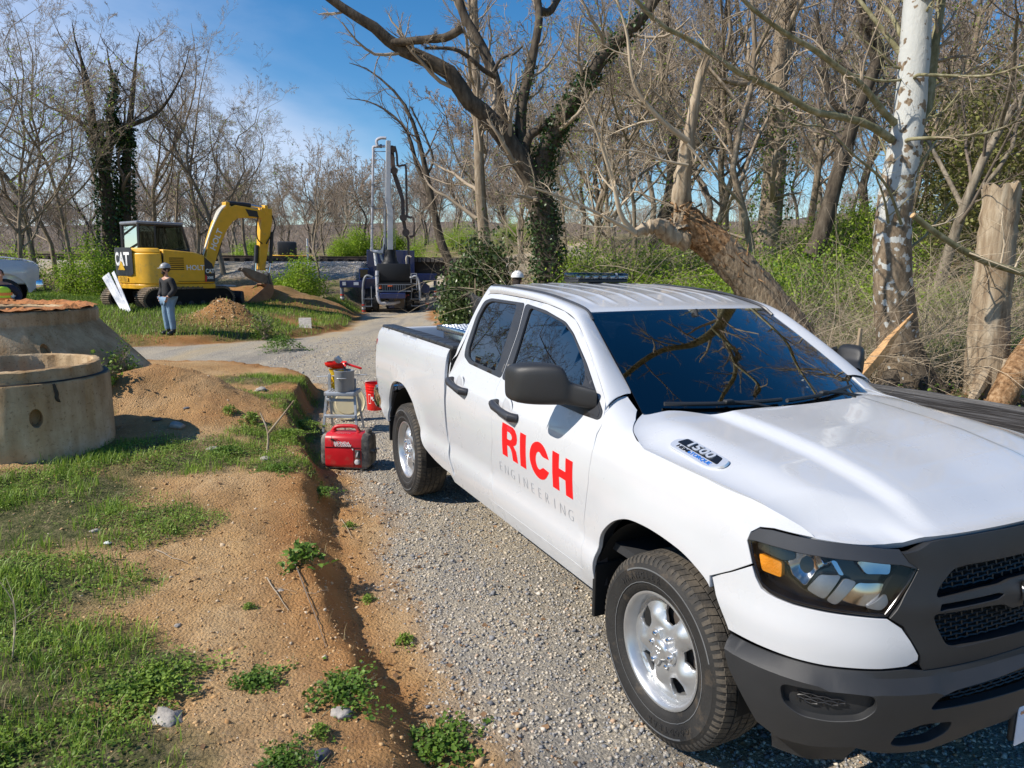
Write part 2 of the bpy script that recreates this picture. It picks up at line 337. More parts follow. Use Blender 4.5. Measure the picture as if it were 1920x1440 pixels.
def ground_mat():
 m, nt, b = _nt('ground_cover'); N = nt.nodes; L = nt.links
 at = N.new('ShaderNodeVertexColor'); at.layer_name = 'cover'; sp = N.new('ShaderNodeSeparateColor'); L.new(at.outputs['Color'], sp.inputs[0])
 tc = N.new('ShaderNodeTexCoord'); P = tc.outputs['Object']
 def noise(s, det=6, ro=0.55, w=None):
  n = N.new('ShaderNodeTexNoise'); n.inputs['Scale'].default_value = s; n.inputs['Detail'].default_value = det; n.inputs['Roughness'].default_value = ro; L.new(P, n.inputs['Vector']); return n.outputs['Fac']
 def ramp(v, stops):
  r = N.new('ShaderNodeValToRGB'); L.new(v, r.inputs[0]); e = r.color_ramp.elements
  while len(e) < len(stops): e.new(0.5)
  for k, (p, c) in zip(e, stops): k.position = p; k.color = (*c, 1)
  return r.outputs[0]
 def mix(f, a, bb, mode='MIX'):
  x = N.new('ShaderNodeMix'); x.data_type = 'RGBA'; x.blend_type = mode
  if isinstance(f, float): x.inputs[0].default_value = f
  else: L.new(f, x.inputs[0])
  for i, c in ((6, a), (7, bb)):
   if isinstance(c, tuple): x.inputs[i].default_value = (*c, 1)
   else: L.new(c, x.inputs[i])
  return x.outputs[2]
 # gravel: cells of grey, tan and blue-grey stone
 vo = N.new('ShaderNodeTexVoronoi'); vo.inputs['Scale'].default_value = 62; L.new(P, vo.inputs['Vector'])
 vs = N.new('ShaderNodeSeparateColor'); L.new(vo.outputs['Color'], vs.inputs[0])
 stone = ramp(vs.outputs[0], [(0.0, (0.13, 0.13, 0.135)), (0.3, (0.28, 0.27, 0.25)), (0.55, (0.42, 0.38, 0.31)), (0.8, (0.50, 0.43, 0.32)), (1.0, (0.62, 0.57, 0.48))])
 fines = ramp(noise(1.3, 5), [(0.35, (0.37, 0.345, 0.30)), (0.65, (0.52, 0.445, 0.33))])
 gr = mix(0.55, stone, fines)
 gr = mix(ramp(noise(0.55, 5), [(0.38, (0.25,) * 3), (0.62, (0.0,) * 3)]), gr, (0.42, 0.345, 0.235))
 # compacted wheel lines and loose fines run along the road
 mpx = N.new('ShaderNodeMapping'); mpx.inputs['Rotation'].default_value = (0, 0, math.radians(-25.7)); mpx.inputs['Scale'].default_value = (1.0, .10, 1); L.new(P, mpx.inputs['Vector']); nl = N.new('ShaderNodeTexNoise'); nl.inputs['Scale'].default_value = 1.5; nl.inputs['Detail'].default_value = 4; L.new(mpx.outputs[0], nl.inputs['Vector'])
 gr = mix(ramp(nl.outputs['Fac'], [(0.50, (0.0,) * 3), (0.68, (0.75,) * 3)]), gr, (0.50, 0.39, 0.235)); gr = mix(ramp(nl.outputs['Fac'], [(0.34, (0.5,) * 3), (0.48, (0.0,) * 3)]), gr, (0.20, 0.195, 0.19))
 # soil: tan to orange clay with pale dry crust
 so = ramp(noise(1.1, 8, 0.6), [(0.30, (0.36, 0.20, 0.08)), (0.5, (0.50, 0.315, 0.145)), (0.70, (0.60, 0.43, 0.24))])
 so = mix(ramp(noise(14, 8, 0.7), [(0.32, (0.5,) * 3), (0.52, (0.0,) * 3)]), so, (0.27, 0.165, 0.085))
 so = mix(ramp(noise(95, 4, 0.6), [(0.56, (0.0,) * 3), (0.66, (0.6,) * 3)]), so, (0.46, 0.38, 0.28))
 red = mix(ramp(noise(3, 6), [(0.3, (0.0,) * 3), (0.7, (1.0,) * 3)]), (0.33, 0.14, 0.045), (0.44, 0.235, 0.09))
 so = mix(sp.outputs[2], so, red)
 # under the grass: dark humus, straw
 hu = ramp(noise(18, 7, 0.65), [(0.3, (0.045, 0.055, 0.02)), (0.5, (0.11, 0.115, 0.045)), (0.7, (0.26, 0.21, 0.12))])
 # litter on the wooded slope
 li = ramp(noise(9, 9, 0.75), [(0.3, (0.06, 0.045, 0.025)), (0.48, (0.20, 0.145, 0.085)), (0.6, (0.34, 0.26, 0.16)), (0.72, (0.42, 0.34, 0.23))])
 li = mix(ramp(noise(1.4, 5), [(0.42, (0.0,) * 3), (0.62, (0.75,) * 3)]), li, (0.10, 0.13, 0.035))
 c = mix(sp.outputs[1], so, hu)
 al = N.new('ShaderNodeAttribute'); al.attribute_name = 'litter'; c = mix(al.outputs['Fac'], c, li)
 c = mix(sp.outputs[0], c, gr)
 L.new(c, b.inputs['Base Color']); b.inputs['Roughness'].default_value = 0.95; b.inputs['Specular IOR Level'].default_value = 0.15
 hgt = N.new('ShaderNodeMath'); hgt.operation = 'MULTIPLY_ADD'; L.new(vo.outputs['Distance'], hgt.inputs[0]); hgt.inputs[1].default_value = -0.9
 n2 = N.new('ShaderNodeMath'); n2.operation = 'ADD'; L.new(noise(28, 9, 0.75), n2.inputs[0]); L.new(noise(140, 4, 0.7), n2.inputs[1]); L.new(n2.outputs[0], hgt.inputs[2])
 bp = N.new('ShaderNodeBump'); bp.inputs['Strength'].default_value = 0.9; bp.inputs['Distance'].default_value = 0.018; L.new(hgt.outputs[0], bp.inputs['Height']); L.new(bp.outputs[0], b.inputs['Normal'])
 return m
MT['ground'] = ground_mat()
def build_ground():
 def axis(segs):
  out = []
  for (a, b, st) in segs: out.append(np.arange(a, b, st))
  return np.concatenate(out + [[segs[-1][1]]])
 ys = axis([(-40, -8, 2.0), (-8, 1.2, 0.4), (1.2, 4.5, 0.024), (4.5, 10, 0.04), (10, 18, 0.085), (18, 31, 0.16), (31, 46, 0.32), (46, 80, 1.2), (80, 260, 9)])
 xs = axis([(-150, -40, 8), (-40, -14, 0.8), (-14, -6, 0.16), (-6, -4.2, 0.07), (-4.2, 1.2, 0.027), (1.2, 7, 0.11), (7, 20, 0.35), (20, 60, 1.6), (60, 200, 10)])
 X, Y = np.meshgrid(xs, ys); h, gravel, d, q = terrain(X.ravel(), Y.ravel())
 x = X.ravel(); y = Y.ravel(); nx, ny = len(xs), len(ys)
 V = np.stack([x, y, h], 1)
 i = np.arange(nx * ny).reshape(ny, nx)
 F = np.stack([i[:-1, :-1].ravel(), i[:-1, 1:].ravel(), i[1:, 1:].ravel(), i[1:, :-1].ravel()], 1)
 g = grass_at(x, y) * (1 - np.clip(gravel, 0, 1))
 lit = np.maximum(sst(-0.6, 0.6, q + 0.8 * fbm(x, y, 0.6, 3, 7)) * sst(0.0, 0.5, d), 0)
 lit = np.maximum(lit, sst(24, 27, y + 0.3 * x * 0 + 2 * fbm(x, y, 0.5, 3, 8)) * sst(0.3, 1.2, d) * (x < 0) * (1 - 0.75 * g))
 lit = np.maximum(lit, (y > 41) * 1.0)
 emb = sst(32.0, 33.0, y) * (1 - sst(39.5, 41, y)) * (np.abs(x + 4.6) > 1.9) * (x < 4)
 gravel = np.maximum(gravel, emb); lit = lit * (1 - emb)
 red = np.clip(sst(-0.1, 0.25, d) * (1 - sst(0.35, 0.9, d)) * 0.7 + 0.9 * sst(11, 17, y) * (1 - sst(28, 30, y)) + 0.7 * fbm(x, y, 0.8, 3, 12), 0, 1)
 for (mx, my, rx, ry, mh) in MOUNDS: red = np.maximum(red, 0.55 * np.exp(-(((x - mx) / rx) ** 2 + ((y - my) / ry) ** 2)))
 cov = np.stack([np.clip(gravel, 0, 1), g, red, np.ones_like(x)], 1)
 fc = poly_dist(V[F].mean(1)[:, 0], V[F].mean(1)[:, 1], ROAD)
 fcy = V[F].mean(1)[:, 1]; fcq = q[F].mean(1)
 road = fc < 0.0; slope = (~road) & (fcq > 0.2); emb_f = (~road) & (~slope) & (fcy > 30.4) & (fcy < 43)
 for name, sel in (('gravel_road', road), ('wooded_hillside', slope), ('railway_embankment', emb_f), ('ground', ~(road | slope | emb_f))):
  f = F[sel]; used = np.unique(f); re = np.full(len(V), -1); re[used] = np.arange(len(used))
  me = newmesh(name, V[used], re[f].astype(np.int32))
  ca = me.color_attributes.new('cover', 'FLOAT_COLOR', 'POINT'); ca.data.foreach_set('color', cov[used].astype(np.float32).ravel())
  la = me.attributes.new('litter', 'FLOAT', 'POINT'); la.data.foreach_set('value', np.clip(lit[used], 0, 1).astype(np.float32))
  tag(link(name, me, MT['ground']), kind='structure')
build_ground()
def far_ridge():
 xs = np.linspace(-230, 230, 140); ys = np.linspace(0, 1, 14); V = []
 for t in ys:
  y = 125 + 60 * t; h = 1.5 + (6.5 + 4.5 * fbm(xs, np.full(140, 3.0), .012, 3, 5) * 2 + 2.0 * fbm(xs, np.full(140, t * 4), .09, 3, 6)) * sst(0, .75, t) + 6 * sst(10, 90, xs); V.append(np.stack([xs, np.full(140, y) + 6 * fbm(xs, np.full(140, t * 9), .05, 3, 9), h], 1))
 V = np.concatenate(V); i = np.arange(14 * 140).reshape(14, 140); F = np.stack([i[:-1, :-1].ravel(), i[:-1, 1:].ravel(), i[1:, 1:].ravel(), i[1:, :-1].ravel()], 1); m = mat('ridge_wood_shade', (.13, .10, .075), .95, var=.5, vscale=.5, bump=1.0, bscale=.6, stretch=(1, 1, .25))  # dark base colour stands in for the shade inside the wood
 tag(mesh('distant_hills', V, F, m), kind='structure')
far_ridge()
# ------------------------------------------------------------------ scatter: many small pieces in one mesh
def rand_rot(n, tilt=1.0, r=rng):
 a = r.uniform(0, 2 * np.pi, n); t = r.normal(0, tilt, n) if tilt < 3 else r.uniform(0, np.pi, n); p = r.uniform(0, 2 * np.pi, n)
 ca, sa = np.cos(a), np.sin(a); Rz_ = np.zeros((n, 3, 3)); Rz_[:, 0, 0] = ca; Rz_[:, 0, 1] = -sa; Rz_[:, 1, 0] = sa; Rz_[:, 1, 1] = ca; Rz_[:, 2, 2] = 1
 kx, ky = np.cos(p), np.sin(p); c, s = np.cos(t), np.sin(t); R = np.zeros((n, 3, 3))
 R[:, 0, 0] = c + kx * kx * (1 - c); R[:, 0, 1] = kx * ky * (1 - c); R[:, 0, 2] = ky * s
 R[:, 1, 0] = kx * ky * (1 - c); R[:, 1, 1] = c + ky * ky * (1 - c); R[:, 1, 2] = -kx * s
 R[:, 2, 0] = -ky * s; R[:, 2, 1] = kx * s; R[:, 2, 2] = c
 return R @ Rz_
def scatter_arrays(bV, bF, pos, sc, R):
 bV = np.asarray(bV, float); bF = np.asarray(bF); n = len(pos); k = len(bV)
 sc = np.asarray(sc, float); sc = sc[:, None] * np.ones(3) if sc.ndim == 1 else sc
 V = np.einsum('nij,nkj->nki', R, bV[None] * sc[:, None, :]) + pos[:, None, :]
 F = bF[None] + (np.arange(n) * k)[:, None, None]
 return V.reshape(-1, 3), F.reshape(-1, bF.shape[1])
def scatter(name, variants, pos, sc, R, m, parent=None, smooth=False):
 Vs, Fs = [], []; o = 0; n = len(pos); pick = rng.integers(0, len(variants), n)
 for i, (bV, bF) in enumerate(variants):
  s = pick == i
  if not s.any(): continue
  v, f = scatter_arrays(bV, bF, pos[s], sc[s], R[s]); Vs.append(v); Fs.append(f + o); o += len(v)
 return mesh(name, np.concatenate(Vs), np.concatenate(Fs), m, parent, smooth=smooth)
def stone_shape(seed, n=1):
 r = np.random.default_rng(seed)
 V = np.array([(1, 0, 0), (-1, 0, 0), (0, 1, 0), (0, -1, 0), (0, 0, 1), (0, 0, -1)], float); F = [(4, 0, 2), (4, 2, 1), (4, 1, 3), (4, 3, 0), (5, 2, 0), (5, 1, 2), (5, 3, 1), (5, 0, 3)]
 for _ in range(n):
  mid = {}; V = list(V); F2 = []
  def m(a, b):
   k = (min(a, b), max(a, b))
   if k not in mid: mid[k] = len(V); p = (np.asarray(V[a]) + V[b]) / 2; V.append(p / np.linalg.norm(p))
   return mid[k]
  for (a, b, c) in F: x, y, z = m(a, b), m(b, c), m(c, a); F2 += [(a, x, z), (x, b, y), (z, y, c), (x, y, z)]
  F = F2; V = np.array(V)
 V = V * (1 + r.uniform(-0.28, 0.28, (len(V), 1))) * np.array([1, r.uniform(0.6, 0.95), r.uniform(0.4, 0.7)])
 for _ in range(3):      # flat broken faces
  nrm = r.normal(size=3); nrm /= np.linalg.norm(nrm); c = r.uniform(0.45, 0.7); dd = V @ nrm; V = V - np.clip(dd - c, 0, 9)[:, None] * nrm
 return V, np.array(F)
def stonemat(name, stops, rough=0.85):
 m, nt, b = _nt(name); N = nt.nodes; L = nt.links
 g = N.new('ShaderNodeNewGeometry'); r = N.new('ShaderNodeValToRGB'); L.new(g.outputs['Random Per Island'], r.inputs[0]); e = r.color_ramp.elements
 while len(e) < len(stops): e.new(0.5)
 for k, (p, c) in zip(e, stops): k.position = p; k.color = (*c, 1)
 r.color_ramp.interpolation = 'CONSTANT' if len(stops) > 6 else 'LINEAR'
 tc = N.new('ShaderNodeTexCoord'); n = N.new('ShaderNodeTexNoise'); n.inputs['Scale'].default_value = 60; L.new(tc.outputs['Object'], n.inputs['Vector'])
 x = N.new('ShaderNodeMix'); x.data_type = 'RGBA'; x.blend_type = 'MULTIPLY'; x.inputs[0].default_value = 0.5; L.new(r.outputs[0], x.inputs[6]); L.new(n.outputs['Fac'], x.inputs[7])
 mu = N.new('ShaderNodeMix'); mu.data_type = 'RGBA'; mu.blend_type = 'MULTIPLY'; mu.inputs[0].default_value = 1; mu.inputs[7].default_value = (1.3, 1.3, 1.3, 1); L.new(x.outputs[2], mu.inputs[6])
 L.new(mu.outputs[2], b.inputs['Base Color']); b.inputs['Roughness'].default_value = rough; b.inputs['Specular IOR Level'].default_value = 0.25
 return m
MT['gravel'] = stonemat('gravel_stone', [(0, (0.12, 0.125, 0.14)), (0.25, (0.27, 0.27, 0.275)), (0.5, (0.42, 0.39, 0.34)), (0.72, (0.52, 0.44, 0.32)), (0.9, (0.62, 0.57, 0.49)), (1.0, (0.40, 0.22, 0.10))])
MT['soil_clod'] = stonemat('soil_clod', [(0, (0.33, 0.18, 0.075)), (0.4, (0.46, 0.285, 0.13)), (0.85, (0.54, 0.37, 0.20)), (1.0, (0.55, 0.47, 0.36))], 0.95)
MT['dead_leaf'] = leafmat('dead_leaf', (0.16, 0.085, 0.04), (0.42, 0.27, 0.15), 0.8, 0.15)
STONES = [stone_shape(i) for i in range(6)]
STONES0 = [stone_shape(i + 40, 0) for i in range(6)]
def sample(n, x0, x1, y0, y1, prob):
 x = rng.uniform(x0, x1, n); y = rng.uniform(y0, y1, n); h, g, d, q = terrain(x, y); k = rng.random(n) < prob(x, y, g, d, q)
 return np.stack([x[k], y[k], h[k]], 1)
def in_view(p, m=0.15):
 c = (p - np.array([0, 0, CAMZ])) @ CAMR; z = -c[:, 2]; f = cam_d.lens / 36.0
 return (z > 0.3) & (np.abs(c[:, 0] / z * f) < 0.5 + m) & (np.abs(c[:, 1] / z * f) < 0.375 + m)
def build_gravel():
 p = sample(120000, -2.6, 3.2, 1.4, 7.5, lambda x, y, g, d, q: np.clip(g, 0, 1) * np.clip(1.25 - 0.13 * y, 0.1, 1)); p = p[in_view(p)]
 sc = np.exp(rng.normal(math.log(0.0085), 0.36, len(p))); p[:, 2] += sc * 0.15
 tag(scatter('gravel_stones', STONES0, p, sc, rand_rot(len(p), 0.5), MT['gravel']), kind='stuff')
 p = sample(34000, -5, 2.0, 7.0, 19, lambda x, y, g, d, q: np.clip(g, 0, 1) * 0.8); p = p[in_view(p)]
 sc = np.exp(rng.normal(math.log(0.014), 0.35, len(p)))
 tag(scatter('gravel_stones', STONES0, p, sc, rand_rot(len(p), 0.5), MT['gravel']), kind='stuff')
 p = sample(26000, -13, 0, 29, 36, lambda x, y, g, d, q: sst(32.2, 33.2, y) * (np.abs(x + 4.6) > 2)); p = p[in_view(p)]
 tag(scatter('ballast_stones', STONES0, p, rng.uniform(0.025, 0.05, len(p)), rand_rot(len(p), 0.6), stonemat('ballast', [(0, (.30, .28, .27)), (.5, (.50, .47, .44)), (1.0, (.70, .66, .62))])), kind='stuff')
 # clods and grit on the bare soil
 p = sample(46000, -4.5, 0.6, 1.8, 9.5, lambda x, y, g, d, q: (1 - np.clip(g, 0, 1)) * (0.25 + 0.75 * (1 - grass_at(x, y))) * np.clip(1.2 - 0.1 * y, 0.2, 1)); p = p[in_view(p)]
 sc = np.exp(rng.normal(math.log(0.006), 0.5, len(p)))
 tag(scatter('soil_clods', STONES0, p, sc, rand_rot(len(p), 0.6), MT['soil_clod']), kind='stuff')
 p = sample(9000, -10, -6, 17, 22, lambda x, y, g, d, q: ((np.abs(x + 7.8) < 1.1) & (np.abs(y - 19.3) < 0.8)) * 1.0); sc = np.exp(rng.normal(math.log(0.02), 0.5, len(p)))
 tag(scatter('soil_clods', STONES0, p, sc, rand_rot(len(p), 0.6), MT['soil_clod']), kind='stuff')
build_gravel()
# ------------------------------------------------------------------ pickup truck, built in its own frame: X forward, Y left, Z up, origin under the front axle
_PX = np.array([0.945, 0.94, 0.925, 0.895, 0.84, 0.76, 0.66, 0.53, 0.38, 0.20, -0.5, -5.0]); _PY = np.array([0.0, -0.2, -0.40, -0.58, -0.73, -0.84, -0.92, -0.975, -1.0, -1.008, -1.012, -1.012])
def catmull(P, n=12):
 P = np.asarray(P, float); out = []; Q = np.vstack([2 * P[0] - P[1], P, 2 * P[-1] - P[-2]])
 for i in range(len(P) - 1):
  p0, p1, p2, p3 = Q[i:i + 4]
  t = np.linspace(0, 1, n, endpoint=False)[:, None]
  out.append(.5 * ((2 * p1) + (-p0 + p2) * t + (2 * p0 - 5 * p1 + 4 * p2 - p3) * t * t + (-p0 + 3 * p1 - 3 * p2 + p3) * t ** 3))
 return np.vstack(out + [P[-1:]])
_PC = catmull(np.stack([_PX, _PY], 1)); _PC[_PC[:, 1] > 0, 1] = 0
_PS = np.concatenate([[0], np.cumsum(np.linalg.norm(np.diff(_PC, axis=0), axis=1))])
_PT = np.gradient(_PC, _PS, axis=0); _PT /= np.linalg.norm(_PT, axis=1)[:, None]
_SZ = [0.36, 0.44, 0.50, 0.60, 0.655, 0.70, 0.80, 0.95, 1.05, 1.15, 1.22, 1.28, 1.75, 1.85, 1.95]; _SO = [0.06, 0.045, 0.025, 0.008, 0.010, 0.026, 0.014, 0.002, 0.0, 0.012, 0.037, 0.067, 0.262, 0.315, 0.38]
_BZ = [0.36, 0.44, 0.50, 0.60, 0.655, 0.70, 0.80, 0.95, 1.05, 1.15, 1.25, 1.34, 1.38, 1.42, 1.44]; _BO = [0.06, 0.045, 0.025, 0.008, 0.010, 0.026, 0.014, 0.002, 0.0, 0.006, 0.018, 0.034, 0.046, 0.07, 0.10]
_FZ = [0.30, 0.40, 0.50, 0.60, 0.75, 0.90, 1.00, 1.08, 1.15, 1.25, 1.35]; _FO = [0.10, 0.05, 0.02, 0.005, 0.0, 0.02, 0.04, 0.065, 0.095, 0.16, 0.26]
_zz = np.linspace(0.3, 1.95, 331)
def _smooth(zs, os, k=9):
 v = np.interp(_zz, zs, os); p = np.pad(v, k, mode='edge'); w = np.hanning(2 * k + 1); return np.convolve(p, w / w.sum(), 'valid')
_SOs, _BOs, _FOs = _smooth(_SZ, _SO, 7), _smooth(_BZ, _BO, 7), _smooth(_FZ, _FO, 9)
S0 = float(np.interp(0.2, _PC[::-1, 0], _PS[::-1]))
def s_of_x(x): return np.interp(x, _PC[::-1, 0], _PS[::-1])
def bodywrap(s, z, off=0.0, bed=False, arch=True):
 """point of the body skin: s = distance round the plan outline from the middle of the nose, z = height, off = outward"""
 s = np.asarray(s, float); z = np.asarray(z, float); sg = np.where(s < 0, -1.0, 1.0); a = np.abs(s)
 x = np.interp(a, _PS, _PC[:, 0]); y = np.interp(a, _PS, _PC[:, 1]); tx = np.interp(a, _PS, _PT[:, 0]); ty = np.interp(a, _PS, _PT[:, 1]); n = np.hypot(tx, ty); nx, ny = -ty / n, tx / n
 w = sst(0.95, 1.5, a); o = (1 - w) * np.interp(z, _zz, _FOs) + w * np.interp(z, _zz, _BOs if bed else _SOs); d = off - o
 if arch:
  for wx in (-0.015, -3.53):
   r = np.hypot(x - wx, z - 0.45); d = d + 0.016 * np.exp(-((r - 0.50) / 0.10) ** 2) * sst(0.44, 0.60, z) * w
 return np.stack([x + nx * d, sg * (y + ny * d), z + 0 * s], -1)
def densify(P, st):
 P = np.asarray(P, float); out = []
 for i in range(len(P)):
  a, b = P[i], P[(i + 1) % len(P)]; k = max(1, int(math.ceil(np.linalg.norm(b - a) / st)))
  for j in range(k): out.append(a + (b - a) * j / k)
 return np.array(out)
def inset(P, d):
 P = np.asarray(P, float); n = len(P); A = np.roll(P, 1, 0); B = np.roll(P, -1, 0)
 area = 0.5 * np.sum(P[:, 0] * B[:, 1] - B[:, 0] * P[:, 1]); sg = 1.0 if area > 0 else -1.0
 t1 = P - A; t1 /= np.maximum(np.linalg.norm(t1, axis=1), 1e-9)[:, None]; t2 = B - P; t2 /= np.maximum(np.linalg.norm(t2, axis=1), 1e-9)[:, None]
 t = t1 + t2; l = np.maximum(np.linalg.norm(t, axis=1), 0.35)[:, None]; t /= l
 c = np.clip(np.einsum('ij,ij->i', t, t2), 0.5, 1)[:, None]
 return P + sg * np.stack([-t[:, 1], t[:, 0]], 1) * d / c
def pip(q, P):
 x, y = q[:, 0], q[:, 1]; ins = np.zeros(len(q), bool)
 for i in range(len(P)):
  ax, ay = P[i]; bx, by = P[(i + 1) % len(P)]
  ins ^= ((ay > y) != (by > y)) & (x < (bx - ax) * (y - ay) / (by - ay + 1e-15) + ax)
 return ins
def roundpoly(P, r=0.02, n=4):
 """rounds the corners of a polygon"""
 P = np.asarray(P, float); out = []
 for i in range(len(P)):
  a, p, b = P[i - 1], P[i], P[(i + 1) % len(P)]; da = np.linalg.norm(a - p); db = np.linalg.norm(b - p); k = min(r, 0.45 * da, 0.45 * db)
  p0 = p + (a - p) / da * k; p1 = p + (b - p) / db * k
  for t in np.linspace(0, 1, n + 1): out.append((1 - t) ** 2 * p0 + 2 * t * (1 - t) * p + t * t * p1)
 return np.array(out)
def panel(name, poly, fn, m, parent, holes=(), grid=0.05, edge=0.022, thick=0.022, gap=0.0025, rim=0.002, mirror=False, sharp=32, flip=None, ref=(-1.6, 0, 0.9)):
 """a sheet-metal panel: outline (and holes) in the surface's own coordinates, turned-in edges"""
 loops = [inset(densify(poly, edge), gap)] + [inset(densify(h, edge), -gap) for h in holes]
 lo = loops[0].min(0); hi = loops[0].max(0)
 gx = np.arange(lo[0] + grid / 2, hi[0], grid); gy = np.arange(lo[1] + grid / 2, hi[1], grid); G = np.stack(np.meshgrid(gx, gy), -1).reshape(-1, 2)
 k = pip(G, loops[0])
 for h in loops[1:]: k &= ~pip(G, h)
 allb = np.concatenate(loops)
 if k.any():
  G = G[k]; dm = np.min(np.linalg.norm(G[:, None] - allb[None], axis=2), axis=1) if len(G) * len(allb) < 4e6 else np.full(len(G), 9.); G = G[dm > edge * 0.7]
 else: G = np.zeros((0, 2))
 pts = np.concatenate([allb, G]); E = []; o = 0
 for l in loops: E += [(o + i, o + (i + 1) % len(l)) for i in range(len(l))]; o += len(l)
 r = geometry.delaunay_2d_cdt([Vector(p) for p in pts], E, [], 0, 1e-6)
 P2 = np.array([v[:] for v in r[0]]); T = np.array([f for f in r[2] if len(f) == 3]); c = P2[T].mean(1)
 k = pip(c, loops[0])
 for h in loops[1:]: k &= ~pip(c, h)
 T = T[k]
 # boundary loops in result indices
 back = {}
 for i, src in enumerate(r[3]):
  for q in src: back[q] = i
 V = fn(P2[:, 0], P2[:, 1]); e = 1e-3
 Nn = np.cross(fn(P2[:, 0] + e, P2[:, 1]) - V, fn(P2[:, 0], P2[:, 1] + e) - V); Nn /= np.maximum(np.linalg.norm(Nn, axis=1), 1e-12)[:, None]
 if flip is None: flip = np.mean(np.einsum('ij,ij->i', Nn, V - np.array(ref))) < 0
 if flip: Nn = -Nn
 tri = V[T]; tn = np.cross(tri[:, 1] - tri[:, 0], tri[:, 2] - tri[:, 0]); bad = np.einsum('ij,ij->i', tn, Nn[T[:, 0]]) < 0; T[bad] = T[bad][:, ::-1]
 VV = [V]; FF = [tuple(t) for t in T]; base = len(V); o = 0
 for li, l in enumerate(loops):
  idx = [back.get(o + i) for i in range(len(l))]; o += len(l)
  if any(i is None for i in idx): continue
  idx = np.array(idx); B = V[idx]; tg = np.roll(B, -1, 0) - np.roll(B, 1, 0); tg /= np.maximum(np.linalg.norm(tg, axis=1), 1e-9)[:, None]
  out = np.cross(tg, Nn[idx]); cen = V.mean(0)
  # outward in the surface = away from the sheet
  two = fn(*(inset(l, 0.004 if li == 0 else -0.004).T)); s_ = np.sign(np.mean(np.einsum('ij,ij->i', out, B - two))); out *= s_ if s_ != 0 else 1
  r1 = B + out * rim * 0.8 - Nn[idx] * rim; r2 = B + out * rim - Nn[idx] * thick
  VV += [r1, r2]; n = len(l)
  for i in range(n):
   j = (i + 1) % n
   for (a, b, cc, d) in ((idx[i], idx[j], base + j, base + i), (base + i, base + j, base + n + j, base + n + i)):
    FF.append((a, b, cc, d))
  base += 2 * n
 V = np.concatenate(VV)
 # consistent winding of the rims
 fixed = []
 for f in FF:
  if len(f) == 4:
   p = V[list(f)]; nn = np.cross(p[1] - p[0], p[2] - p[0])
   fixed.append(f)
  else: fixed.append(f)
 def mk(Vx, nm, rev):
  me = newmesh(nm, Vx, [tuple(reversed(f)) for f in fixed] if rev else fixed, True)
  bm = bmesh.new(); bm.from_mesh(me)
  bmesh.ops.recalc_face_normals(bm, faces=bm.faces[:])
  bm.faces.ensure_lookup_table(); f0 = bm.faces[0]; nn = Vector(Nn[T[0][0]]);
  if rev: nn.y = -nn.y
  if f0.normal.dot(nn) < 0: bmesh.ops.reverse_faces(bm, faces=bm.faces[:])
  bm.to_mesh(me); bm.free(); me.set_sharp_from_angle(angle=math.radians(sharp))
  return link(nm, me, m, parent)
 a = mk(V, name, False)
 if not mirror: return a
 return a, mk(V * np.array([1, -1, 1]), name, True)
def X2S(P): P = np.asarray(P, float); return np.stack([s_of_x(P[:, 0]), P[:, 1]], 1)
TW = np.array([[math.cos(-1.1217902), -math.sin(-1.1217902), 0], [math.sin(-1.1217902), math.cos(-1.1217902), 0], [0, 0, 1]])
TRUCK = empty('pickup_truck', (1.509, 3.186, 0.0), -1.1217902, 'white pickup truck with red lettering on its front door, parked on the gravel', 'pickup truck')
